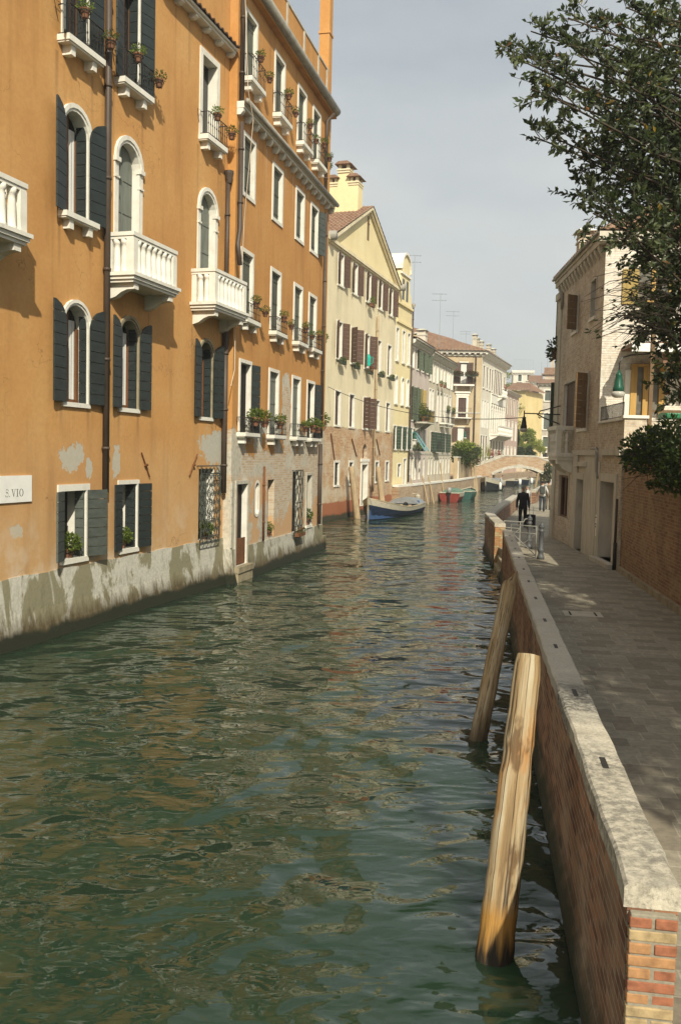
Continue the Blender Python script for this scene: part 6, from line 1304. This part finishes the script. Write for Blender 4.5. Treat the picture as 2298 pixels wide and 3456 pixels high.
a = on_y(1550 + 1135 / 4.48, 1500 + 640 / 4.48, 100); c = on_y(1550 + 1190 / 4.48, 1500 + 430 / 4.48, 100); a.z = 0; pole('lone mooring pole leaning right under the footbridge arch', a, c, .15, .12, 'pole_dark', pg, seed=30, n=10)

# ================================================================ boats
def hull(o, L, B, D, bow, cols, stern=.75, fine=1.0, deck=.0, free=.0, strake=True, n=18):   # x forward, z up, waterline z=0
    st = []
    for i in range(n + 1):
        t = i / n; w = B / 2 * (stern + (1 - stern) * math.sin(min(1, t / .45) * PI / 2)) if t < .45 else B / 2 * max(.0, math.cos(((t - .45) / .55) ** (1.6 * fine) * PI / 2)) + .02
        sh = D * (1 + .12 * (1 - t) ** 2) + bow * max(0, t - .35) ** 2 / .42; kl = -.28 + .30 * max(0, t - .72) ** 2 / .078 * (1 if t < 1 else 1)
        st.append((L * (t - .5) + (.0 if t < 1 else .0), w, sh, min(kl, sh - .15)))
    rake = lambda t, z, sh: .22 * D * max(0, t - .6) / .4 * (z / max(sh, .1))
    mb = MB(); mb.smooth = False; rings = []
    for i, (x, w, sh, kl) in enumerate(st):
        t = i / n; prof = [(0, kl), (w * .62, kl + (sh - kl) * .12), (w * .86, kl + (sh - kl) * .45), (w * .965, kl + (sh - kl) * .72), (w, sh)]
        rings.append([Vector((x + rake(t, z, sh), y, z)) for y, z in prof])
    for i in range(n):
        for s in (1, -1):
            for j in range(4):
                p = [rings[i][j], rings[i + 1][j], rings[i + 1][j + 1], rings[i][j + 1]]; p = [Vector((q.x, q.y * s, q.z)) for q in p]
                mb.k = 1 if (strake and j == 3) else 0; mb.face(*(p if s < 0 else p[::-1]))
    p = rings[0]; mb.k = 0; mb.face(*([Vector((q.x, -q.y, q.z)) for q in p[1:]][::-1] + p[1:]))
    mb.build('hull', cols[:2], o)
    mb = MB()                                         # inside skin and gunwale
    for i in range(n):
        for s in (1, -1):
            a, c = rings[i][4], rings[i + 1][4]; ia, ic = Vector((a.x, max(a.y - .09, 0), a.z)), Vector((c.x, max(c.y - .09, 0), c.z)); fa, fc = Vector((a.x, ia.y * .85, .05)), Vector((c.x, ic.y * .85, .05))
            f = lambda q: Vector((q.x, q.y * s, q.z)); mb.k = 0; mb.face(f(ia), f(ic), f(fc), f(fa)); mb.face(f(fa), f(fc), Vector((fc.x, 0, .05)), Vector((fa.x, 0, .05)))
    mb.build('inner_hull', cols[2], o); mb = MB()
    for s in (1, -1): mb.tube([Vector((r[4].x, (r[4].y - .04) * s, r[4].z + .012)) for r in rings], .055, 6)
    mb.tube([rings[0][4] - Vector((0, .04, 0)), Vector((rings[0][4].x, -rings[0][4].y + .04, rings[0][4].z))], .05, 6); mb.build('gunwale', cols[3], o)
    if deck:                                          # fore deck
        k0 = int(n * (1 - deck)); mb = MB()
        for i in range(k0, n):
            a, c = rings[i][4], rings[i + 1][4]; mb.face(a + Vector((0, -.04, .02)), c + Vector((0, -.0, .02)), Vector((c.x, 0, c.z + .06)), Vector((a.x, 0, a.z + .06))); mb.face(Vector((a.x, -a.y + .04, a.z + .02)), Vector((a.x, 0, a.z + .06)), Vector((c.x, 0, c.z + .06)), Vector((c.x, -c.y, c.z + .02)))
        mb.build('foredeck', cols[3], o)
    mb = MB(); r = rings[-1]; mb.tube([r[0] + Vector((0, 0, -.05)), r[2], r[4] + Vector((.03, 0, .10))], [.05, .06, .05], 6); mb.build('stem', cols[3], o)
    return rings
def cover(o, x0, x1, w, z, h, mat, name='tarpaulin', rnd=None):
    mb = MB(); rr = rnd or R; nx, ny = 10, 8; g = [[Vector((x0 + (x1 - x0) * i / nx, w * (2 * j / ny - 1) * (1 - .0 * i), z + h * (1 - abs(2 * j / ny - 1) ** 2) + rr.uniform(-.015, .015) - (.0 if 0 < j < ny else .12))) for j in range(ny + 1)] for i in range(nx + 1)]
    for i in range(nx):
        for j in range(ny): mb.face(g[i][j], g[i + 1][j], g[i + 1][j + 1], g[i][j + 1])
    for row in (g[0], g[-1]): mb.face(*row)
    return mb.build(name, mat, o)
def outboard(o, x, z, mat='motor'):
    mb = MB(); mb.smooth = True; mb.lathe([(.10, 0), (.17, .06), (.185, .28), (.15, .42), (.05, .47)], (x - .18, 0, z + .02), 12); mb.build('motor_cowl', mat, o); mb = MB(); mb.box(x - .24, x - .12, -.06, .06, z - .75, z + .02); mb.box(x - .2, x + .06, -.09, .09, z - .12, z + .0); mb.build('motor_leg', 'boat_dark', o)
bow = Vector((1.50, 48.8, 0)); ste = Vector((4.75, 58.2, 0)); ax = (bow - ste); Lb = ax.length
bo = thing('workboat', 'weathered blue wooden workboat with white strake moored beside the yellow house', 'boat', (bow + ste) / 2, math.atan2(ax.y, ax.x)); hull(bo, Lb, 2.15, .50, .72, ('boat_blue', 'boat_white', 'boat_in', 'stone_dark'), .8, 1.3, .14)
mb = MB(); mb.box(-2.6, 2.6, -.9, -.2, .50, .56); mb.box(-2.5, 2.4, -.18, .55, .48, .54); mb.build('deck_planks', 'plank', bo); mb = MB(); mb.box(-1.4, 2.7, -.93, -.88, .2, .5); mb.build('hold_side', 'plank', bo)
cover(bo, -4.4, -2.4, .95, .72, .22, 'tarp_grey', 'stern_cover'); mb = MB(); mb.box(-3.0, -2.95, -.9, .9, .1, .8); mb.build('bulkhead', 'boat_in', bo)
for x, y in ((2.6, -.55), (-.2, .75), (1.6, .75)): mb = MB(); mb.smooth = True; mb.tube([(x + .30 * math.cos(q * PI / 8), y, .62 + .30 * math.sin(q * PI / 8) * .35) for q in range(17)], .10, 8, False); mb.build('tyre_fender', 'tyre', bo)
mb = MB(); mb.tube([(-4.9, .3, .4), (-5.0, .3, 1.1), (-5.0, -.1, 1.1)], .05, 6); mb.lathe([(.16, .8), (.18, 1.0), (.05, 1.1)], (-4.75, .35, 0), 10); mb.build('stern_post', 'boat_white', bo)
mb = MB(); mb.tube([(4.9, 0, 1.2), (5.6, 1.2, 1.0), (6.0, 2.0, 1.4)], .02, 5); mb.build('mooring_rope', 'cable_white', bo)
bo = thing('motorboat', 'small red motorboat with green cover and grey outboard, stern towards the viewer', 'boat', (9.2, 73.2, 0), math.atan2(4.2, 1.1)); hull(bo, 4.2, 1.75, .62, .2, ('boat_red', 'boat_white', 'boat_white', 'boat_white'), .95, 1.2); cover(bo, -1.7, 1.5, .8, .66, .34, 'tarp_green'); outboard(bo, -2.1, .66)
bo = thing('rowing_boat', 'teal green little boat half hidden behind the red motorboat', 'boat', (11.0, 77.4, 0), math.atan2(4.2, 1.2)); hull(bo, 3.6, 1.5, .6, .3, ('boat_teal', 'boat_green', 'boat_teal', 'boat_white'), .85); cover(bo, -1.3, 1.2, .68, .60, .16, 'tarp_green')
bo = thing('cargo_boat', 'black hulled boat with white rim, bow towards the viewer by the footbridge', 'boat', (16.6, 98.6, 0), math.atan2(-6.5, -2.3)); hull(bo, 7.0, 2.5, .85, .6, ('boat_dark', 'boat_white', 'boat_dark', 'boat_white'), .85, 1.1, .12); BLK = bo
mb = MB(); mb.smooth = True; mb.lathe([(.05, -.45), (.16, -.35), (.16, .25), (.05, .38)], (1.6, 1.28, .55), 10); mb.build('fender', 'buoy', bo); cover(bo, -3.2, -.4, 1.0, .8, .5, 'tarp_grey')
for i, (x, y, l, c) in enumerate(((790, 530, 'dark blue open boat with white rim moored beyond the footbridge arch', ('boat_dark', 'boat_blue', 'boat_white', 'boat_white')), (950, 488, 'slate blue boat with white bow beyond the arch, second along the bank', ('boat_blue', 'boat_dark', 'boat_white', 'boat_white')), (1100, 448, 'long grey boat farthest beyond the arch', ('tarp_grey', 'stone_dark', 'boat_dark', 'stone_dark')))):
    p = on_y(1550 + x / 4.48, 1500 + y / 4.48, (116, 124, 132)[i]); bo = thing('moored_boat', l, 'boat', (p.x, p.y, 0), (rad(70), rad(62), rad(55))[i], 'boats moored beyond the footbridge'); hull(bo, (4.6, 4.2, 4.6)[i], 1.7, .62, .25, c, .85); cover(bo, -1.6, 1.2, .75, .62, .15, 'boat_white' if i < 2 else 'boat_dark')
    mb = MB(); mb.smooth = True; mb.lathe([(.05, -.5), (.2, -.3), (.2, .25), (.05, .35)], (2.0, -.75, .5), 10); mb.build('fender', 'buoy', bo)

# ================================================================ people
def skin(name, J, E, mat, par, sub=1, flat=False):
    names = list(J); me = bpy.data.meshes.new(name); me.from_pydata([J[k][0] for k in names], [(names.index(a), names.index(b)) for a, b in E], []); o = bpy.data.objects.new(name, me); COL.objects.link(o)
    m = o.modifiers.new('skin', 'SKIN'); m.use_smooth_shade = True; m.branch_smoothing = .4
    for k, v in zip(names, me.skin_vertices[0].data):
        r = J[k][1]; v.radius = r if isinstance(r, tuple) else (r, r); v.use_root = k == names[0]
    s = o.modifiers.new('sub', 'SUBSURF'); s.levels = s.render_levels = sub
    bpy.context.view_layer.update(); nm = bpy.data.meshes.new_from_object(o.evaluated_get(bpy.context.evaluated_depsgraph_get())); o.modifiers.clear(); o.data = nm; nm.name = name; bpy.data.meshes.remove(me)
    nm.materials.clear(); nm.materials.append(MAT[mat]); nm.polygons.foreach_set('use_smooth', [True] * len(nm.polygons)); o.parent = par; return o
def person(label, loc, rz, H=1.76, top='suit', legs='suit', hair='hair_grey', stride=.14, arms=((.30, .02, .80), (.30, .06, .80)), jacket_low=.80, bald=False, lean=0.0, sit=None, shoe='shoe'):
    s = H / 1.76; o = thing('person', label, 'person', loc, rz); v = lambda x, y, z: Vector((x * s, (y + lean * max(0, z - .95)) * s, z * s)); J = {}; E = []
    def j(n, p, r, a=None): J[n] = (p, r * s if not isinstance(r, tuple) else (r[0] * s, r[1] * s)); (E.append((a, n)) if a else None)
    hips = .93
    j('pelvis', v(0, 0, hips), (.13, .10)); j('waist', v(0, 0, 1.08), (.12, .09), 'pelvis'); j('chest', v(0, 0, 1.30), (.14, .10), 'waist'); j('neck0', v(0, .0, 1.46), .065, 'chest'); j('neck1', v(0, .015, 1.53), .060, 'neck0'); j('head0', v(0, .035, 1.61), (.090, .098), 'neck1'); j('head1', v(0, .012, 1.68), (.110, .122), 'head0'); j('head2', v(0, .008, 1.74), (.080, .088), 'head1')
    j('nose', v(0, .125, 1.635), .012, 'head0'); j('chin', v(0, .085, 1.565), .028, 'head0')
    for sd, sx in (('l', -1), ('r', 1)): j('ear' + sd, v(sx * .082, .02, 1.655), .010, 'head1')
    for sd, sx, (ax_, ay, az) in (('l', -1, arms[0]), ('r', 1, arms[1])):
        sh = v(sx * .185, 0, 1.43); ha = v(sx * ax_, ay, az); el = sh.lerp(ha, .52) + Vector((sx * .02, -.045, 0)) * s
        j('sh' + sd, sh, .055, 'chest'); j('el' + sd, el, .042, 'sh' + sd); j('wr' + sd, ha, .027, 'el' + sd); d = (ha - el).normalized(); pm = ha + d * .055 * s; j('pa' + sd, pm, (.030, .018), 'wr' + sd)
        for f, (off, ln) in enumerate(((-.028, .060), (-.010, .072), (.010, .068), (.028, .052))):
            k1 = pm + d * (.03 * s) + Vector((0, off * s, 0)); j('f%d%s' % (f, sd), k1 + d * ln * .5 * s, .0085, 'pa' + sd); j('g%d%s' % (f, sd), k1 + d * ln * s + Vector((-sx * .018, 0, 0)) * s, .0075, 'f%d%s' % (f, sd))
        j('th' + sd, pm + Vector((-sx * .01, .04, .0)) * s, .010, 'wr' + sd); j('ti' + sd, pm + d * .04 * s + Vector((-sx * .02, .045, 0)) * s, .0085, 'th' + sd)
        st = stride * sx; hp = v(sx * .09, 0, .90); kn = v(sx * .10, st * .55 + .03, .49); an = v(sx * .10, st - .02, .09 + (.05 if st < 0 else 0))
        if sit: kn = v(sx * .12, .40, hips - .02); an = v(sx * .12, .42, hips - .44)
        j('hp' + sd, hp, .082, 'pelvis'); j('kn' + sd, kn, .055, 'hp' + sd); j('an' + sd, an, .038, 'kn' + sd); j('to' + sd, an + Vector((sx * .02, .15, -.05)) * s, .03, 'an' + sd)
    skin('body', J, E, 'skin', o)
    def sub(keys, gr, mat, name, extra={}):
        jj = {k: (J[k][0], tuple(q + gr * s for q in (J[k][1] if isinstance(J[k][1], tuple) else (J[k][1],) * 2))) for k in keys}; jj.update(extra); ee = [(a, b) for a, b in E if a in jj and b in jj]; return skin(name, jj, ee, mat, o)
    def loft(mb, rings, n=16):
        vs = [v(rx * math.cos(2 * PI * k / n), y + ry * math.sin(2 * PI * k / n), z) for z, rx, ry, y in rings for k in range(n)]; m = len(rings)
        mb.add(vs, [(i * n + k, i * n + (k + 1) % n, (i + 1) * n + (k + 1) % n, (i + 1) * n + k) for i in range(m - 1) for k in range(n)] + [tuple(range(n))[::-1], tuple(range((m - 1) * n, m * n))])
    mb = MB(); mb.smooth = True; jl = .77 if top == 'suit' else .88
    loft(mb, [(jl, .178, .128, 0), (jl + .1, .174, .126, 0), (1.04, .156, .112, 0), (1.18, .166, .116, -.005), (1.32, .186, .122, -.01), (1.40, .188, .108, -.005), (1.445, .15, .088, 0), (1.475, .088, .07, .005), (1.505, .064, .062, .01)])
    for sd, sx in (('l', -1), ('r', 1)):
        a_, e_2, w_ = J['sh' + sd][0] + Vector((-sx * .02, 0, -.015)) * s, J['el' + sd][0], J['wr' + sd][0]; mb.tube([a_ + Vector((-sx * .055, 0, .012)) * s, a_, a_.lerp(e_2, .3), e_2.lerp(a_, .12), e_2, e_2.lerp(w_, .2), w_.lerp(e_2, .04)], [q * s for q in (.048, .066, .064, .056, .054, .052, .043)], 12)
    mb.build('jacket' if top == 'suit' else 'shirt', top, o)
    mb = MB(); mb.smooth = True; loft(mb, [(.82, .165, .122, 0), (.90, .170, .124, 0), (1.0, .150, .108, 0)])
    for sd, sx in (('l', -1), ('r', 1)):
        a_, k_, n_2 = J['hp' + sd][0], J['kn' + sd][0], J['an' + sd][0] - Vector((0, 0, .04)) * s; mb.tube([a_ + Vector((0, 0, .02)) * s, a_.lerp(k_, .35), k_.lerp(a_, .1), k_, k_.lerp(n_2, .3), n_2], [q * s for q in (.100, .090, .072, .068, .066, .058)], 12)
    mb.build('trousers', legs, o)
    for sd in 'lr': a = J['an' + sd][0]; skin('shoe', {'a': (a + Vector((0, -.06, -.03)) * s, .062 * s), 'b': (a + Vector((0, .06, -.045)) * s, (.062 * s, .05 * s)), 'c': (a + Vector((0, .19, -.055)) * s, (.055 * s, .036 * s))}, [('a', 'b'), ('b', 'c')], shoe, o)
    hc = J['head1'][0]; mb = MB(); mb.smooth = True
    for i in range(6):
        for k in range(16):
            p4 = []
            for (a, c) in ((i, k), (i, k + 1), (i + 1, k + 1), (i + 1, k)):
                th = a / 6 * (2.0 if not bald else 2.05); ph = c / 16 * 2 * PI; lim = th if math.sin(ph) < .25 else th * .62
                if bald: lim = .95 + lim * .5 if math.sin(ph) < .2 else .95 + lim * .1
                p4.append(hc + Vector((.086 * math.sin(lim) * math.cos(ph), -.008 + .100 * math.sin(lim) * math.sin(ph), .002 + .094 * math.cos(lim))) * s)
            mb.face(*p4)
    mb.build('hair', hair, o)
    for sx in (-1, 1): mb = MB(); mb.smooth = True; mb.lathe([(.002, -.008), (.009, 0), (.002, .008)], hc + Vector((sx * .032, .078, -.03)) * s, 8); mb.build('eye', 'void', o)
    mb = MB(); mb.tube([hc + Vector((-.022, .088, -.088)) * s, hc + Vector((.022, .088, -.088)) * s], .006 * s, 5); mb.build('mouth', 'ink', o)
    return o, J
fa = rad(-16)
P1, J1 = person('man in a black suit with thinning grey hair walking away and pulling a suitcase', (7.83, 38.2, PZ), fa, 1.80, arms=((.245, .0, .83), (.26, -.07, .84)), bald=True, stride=.10)
o = thing('trolley_suitcase', 'small black trolley suitcase with steel handle rolling behind the man in black', 'suitcase', (8.10, 37.75, PZ), fa); mb = MB(); mb.box(-.19, .19, -.11, .11, .06, .60); mb.build('case_body', 'case', o, bevel=.035); mb = MB(); mb.tube([(-.08, .1, .58), (-.08, .16, .95), (.08, .16, .95), (.08, .1, .58)], .010, 6); mb.build('handle', 'steel', o)
for x in (-.15, .15): mb = MB(); mb.tube([(x - .02, -.09, .04), (x + .02, -.09, .04)], .04, 10); mb.build('wheel', 'tyre', o)
mb = MB(); mb.box(-.17, .17, -.135, -.111, .12, .40); mb.build('front_pocket', 'case', o, bevel=.01)
P2, J2_ = person('man in a white shirt and jeans carrying a grey backpack, seen from behind', (11.32, 50.0, PZ), rad(-14), 1.72, 'shirt_white', 'jeans', 'hair_dark', arms=((.31, .12, .98), (.31, .12, .98)), stride=.06)
o = thing('backpack', 'dark grey backpack on the back of the man in the white shirt', 'backpack', (11.32, 50.0, PZ), rad(-14)); mb = MB(); mb.box(-.15, .15, -.31, -.14, 1.0, 1.44); mb.build('pack_body', 'pack', o, bevel=.06); mb = MB(); mb.box(-.12, .12, -.36, -.29, 1.02, 1.24); mb.build('pocket', 'pack', o, bevel=.03)
mb = MB()
for x in (-.11, .11): mb.tube([(x, -.16, 1.40), (x, -.06, 1.50), (x, .10, 1.44), (x * 1.2, .14, 1.2), (x, -.12, 1.02)], .022, 6)
mb.build('strap', 'pack', o)
person('person in brown patterned clothes mostly hidden beyond the backpacker', (12.05, 51.7, PZ), rad(-14), 1.70, 'camo', 'camo', 'hair_dark', stride=.05)
w = BLK.matrix_basis @ Vector((.6, .55, .35)); person('person in a light grey shirt bending over in the black boat', (w.x + .25, w.y, -.05), rad(250), 1.72, 'shirt_grey', 'jeans', 'hair_dark', lean=.75, arms=((.28, .75, .75), (.28, .7, .72)))
p = on_y(1550 + 1035 / 4.48, 1500 + 650 / 4.48, 56.5); person('bald headed person standing low on the water steps at the second gate', (p.x, 56.5, p.z - 1.62), rad(60), 1.72, 'shirt_grey', 'jeans', 'hair_grey', bald=True)
mb = MB(); mb.box(-1.4, 1.0, -.8, .8, -.6, p.z - 1.62); o = tag(mb.build('water_steps', 'stone_dark'), 'low landing at the second water gate under the bald person', 'steps'); o.location = (p.x, 56.5, 0)

# ================================================================ the big tree over the garden wall
TREE = thing('evergreen_tree', 'large dark leafy evergreen leaning over the garden wall at the upper right', 'tree', (8.6, 15.6, PZ))
TB = Vector((8.6, 15.6, PZ)); rr = random.Random(42)
# clusters: photo direction, depth and radius of each clump of the crown
cl = []
def cluster(u, v, y, r, n): cl.append((on_y(u, v, y) - TB, r, n))
outl = [(1712, 170), (1760, 205), (1790, 105), (1800, 200), (1830, 250), (1790, 300), (1850, 320), (1800, 460), (1880, 470), (1900, 400), (1915, 60), (1905, 140), (1990, 90), (1960, 190), (2060, 60), (2110, 25), (2190, 45), (2150, 130), (2230, 20), (2290, 100), (2060, 150), (1900, 240), (1960, 290), (2050, 250), (2140, 230), (2230, 220), (2290, 240),
        (1990, 380), (2080, 350), (2180, 340), (2270, 350), (1950, 530), (1995, 500), (2070, 470), (2150, 450), (2240, 460), (1960, 650), (2030, 600), (2110, 570), (2200, 570), (2285, 580), (2050, 690), (2130, 670), (2220, 680), (2290, 700), (2000, 720), (2110, 780), (2190, 780), (2250, 790), (2290, 860), (2160, 860), (2230, 900), (2280, 960),
        (2150, 300), (2270, 430), (2180, 510), (2240, 640), (2270, 760), (2280, 920), (2100, 640), (2260, 1060), (2290, 1140), (2220, 1100), (2200, 1160), (2280, 1230), (2250, 1290), (2290, 1330), (2240, 1010), (2160, 1090)]
for (u, v) in outl:
    edge = u < 1960 or v < 130
    cluster(u, v, 14.5 + rr.uniform(-1.3, 1.6), (.25 if edge else .40) * rr.uniform(.85, 1.2), (105 if edge else 165))
    if u > 2040 and v > 180 and rr.random() < .55: cluster(u + rr.uniform(-30, 30), v + rr.uniform(-30, 30), 17.0 + rr.uniform(-1, 1.5), .6, 190)
for u, v in ((2330, 150), (2400, 350), (2350, 500), (2420, 650), (2350, 850), (2450, 950), (2360, 1100), (2400, 200), (2480, 480), (2500, 750)): cluster(u, v, 15.5 + rr.uniform(-1, 2), .95, 520)
lb = MB(); tb = MB(); tb.smooth = True
trunk = [Vector((0, 0, -.3)), Vector((.05, -.1, 1.6)), Vector((-.15, -.2, 3.6)), Vector((-.3, -.3, 5.6)), Vector((-.25, -.4, 7.6)), Vector((-.2, -.3, 9.2))]
tb.tube(trunk, [.24, .2, .17, .13, .09, .04], 9)
cl_extra = []; u_ = 1
for c, r, n in cl:
    # a bough from the trunk to the clump, then twigs that carry the leaves
    hz = max(1.6, min(9.0, c.z - .38 * math.hypot(c.x, c.y))); i = min(4, int(hz / 1.9)); root = trunk[i].lerp(trunk[i + 1], rr.random())
    mid = root.lerp(c, .55) + Vector((rr.uniform(-.25, .25), rr.uniform(-.25, .25), rr.uniform(.0, .3))); tb.tube([root, mid, c], [.042, .026, .012], 5, False)
    if u_ > 0:
        for q in range(2): cl_extra.append((root.lerp(c, rr.uniform(.5, .85)) + Vector((rr.uniform(-.3, .3), rr.uniform(-.3, .3), rr.uniform(-.2, .3)))))
    nt = max(8, n // 15)
    for k in range(nt):
        d = Vector((rr.gauss(0, 1), rr.gauss(0, 1), rr.gauss(.25, 1))); d = d.normalized() * r * rr.uniform(.45, 1.35); st = c + d * .12 + (mid - c) * rr.uniform(0, .25); en = c + d; m2 = st.lerp(en, .5) + Vector((rr.uniform(-.05, .05), rr.uniform(-.05, .05), rr.uniform(-.02, .08)))
        tb.tube([st, m2, en], [.009, .006, .003], 3, False); lm = rr.choice((0, 0, 0, 1, 1, 2))
        for q in range(15):
            t = rr.uniform(.3, 1.0); p = st.lerp(m2, t * 2) if t < .5 else m2.lerp(en, t * 2 - 1); dd = d.normalized() + Vector((rr.gauss(0, .7), rr.gauss(0, .7), rr.gauss(.1, .7)))
            x = rr.random(); lb.k = 3 if x < .012 else 4 if x < .018 else (lm if x < .75 else rr.choice((0, 1, 2))); leaf1(lb, p, dd, rr.uniform(.085, .15), rr, .44)
for c in cl_extra:
    lb.k = rr.choice((0, 0, 1)); leaves(lb, c, .32, .32, .26, 34, .11, (0, 0, 1, 2), 0, rr)
# bare hanging twigs under the crown, lower left
for k in range(80):
    st = on_y(rr.uniform(2150, 2290), rr.uniform(930, 1150), 14.5 + rr.uniform(-1, 1)) - TB; en = st + Vector((-rr.uniform(.3, 1.0), rr.uniform(-.2, .2), -rr.uniform(-.12, .45))); m2 = st.lerp(en, .55) + Vector((0, 0, .10)); tb.tube([st, m2, en], [.012, .007, .003], 3, False)
    if rr.random() < .4:
        for q in range(3): lb.k = rr.choice((0, 1)); leaf1(lb, en + Vector((rr.uniform(0, .2), 0, .03)), Vector((-1, rr.uniform(-1, 1), rr.uniform(-1, .6))), .09, rr, .4)
lb.build('crown', ['leaf_dark', 'leaf_mid', 'leaf_light', 'leaf_brown', 'leaf_yellow'], TREE); tb.build('trunk', 'bark', TREE)
# a second evergreen beside the viewer's bridge, shading the pavement; its crown stays above and right of the picture
T2 = thing('evergreen_tree', 'second large evergreen standing in the garden nearer the bridge, out over the pavement', 'tree', (8.4, 4.5, PZ)); T2B = Vector((8.4, 4.5, PZ)); lb = MB(); tb = MB(); tb.smooth = True
tb.tube([(0, 0, -.4), (-.2, 0, 3), (-.9, -.6, 6), (-1.4, -1.4, 9)], [.28, .22, .15, .05], 9)
for k in range(110):
    while True:
        q = Vector((rr.uniform(-1, 1), rr.uniform(-1, 1), rr.uniform(-1, 1)))
        if .3 < q.length < 1: break
    c = Vector((7.0 + q.x * 3.3, 2.6 + q.y * 5.6, 9.6 + q.z * 3.0)) - T2B; tb.tube([(-.9, -.6, 6), (Vector((-.9, -.6, 6)) + c) * .5, c], [.05, .03, .012], 4, False); leaves(lb, c, .95, .95, .7, 230, .25, (0, 0, 1, 2), 0, rr)
lb.build('crown', ['leaf_dark', 'leaf_mid', 'leaf_light'], T2); tb.build('trunk', 'bark', T2)
# the shrub spilling over the wall
sc = on_y(2210, 1560, 18.5); SH_ = thing('wall_shrub', 'dark green shrub spilling over the top of the brown garden wall', 'shrub', (sc.x, sc.y, sc.z)); lb = MB()
for (u, v, y, rx, rz, n) in ((2150, 1520, 19.2, .36, .30, 500), (2200, 1500, 18.6, .40, .34, 600), (2250, 1490, 18.0, .42, .36, 600), (2290, 1520, 17.2, .40, .40, 600), (2140, 1560, 19.0, .24, .22, 260), (2215, 1560, 18.2, .42, .28, 560), (2275, 1590, 17.2, .34, .30, 500), (2225, 1635, 17.8, .20, .16, 170), (2290, 1630, 16.8, .26, .22, 300), (2340, 1540, 16.6, .5, .5, 500), (2180, 1470, 18.9, .22, .18, 160), (2262, 1440, 17.6, .25, .2, 180)):
    c = on_y(u, v, y) - sc; leaves(lb, c, rx, .4, rz, int(n * .7), .115, (0, 1, 1, 2, 2, 3), 0, rr)
lb.build('foliage', ['leaf_dark', 'plant_c', 'ivy', 'plant_a'], SH_); mb = MB()
for k in range(24): mb.tube([Vector((rr.uniform(-.3, .6), .6, .2)), Vector((rr.uniform(-.6, .9), .1, rr.uniform(-.2, .4))), Vector((rr.uniform(-.8, 1.0), -.2, rr.uniform(-.6, .3)))], [.02, .012, .005], 4)
mb.build('stem', 'bark', SH_)

# ================================================================ the hazy air over the lagoon
mb = MB(); mb.box(-750, 750, -250, 1550, -2, 34); hz = bpy.data.meshes.new('haze'); hz.from_pydata(mb.v, [], mb.f)
hm = bpy.data.materials.new('haze_air'); hm.use_nodes = True; hm.node_tree.nodes.clear(); hv = hm.node_tree.nodes.new('ShaderNodeVolumePrincipled'); hv.inputs['Color'].default_value = (.95, .95, .92, 1); hv.inputs['Density'].default_value = .0009; hv.inputs['Anisotropy'].default_value = .2
hm.node_tree.links.new(hv.outputs[0], hm.node_tree.nodes.new('ShaderNodeOutputMaterial').inputs['Volume']); hz.materials.append(hm)
ho = bpy.data.objects.new('haze', hz); COL.objects.link(ho); ho['kind'] = 'stuff'
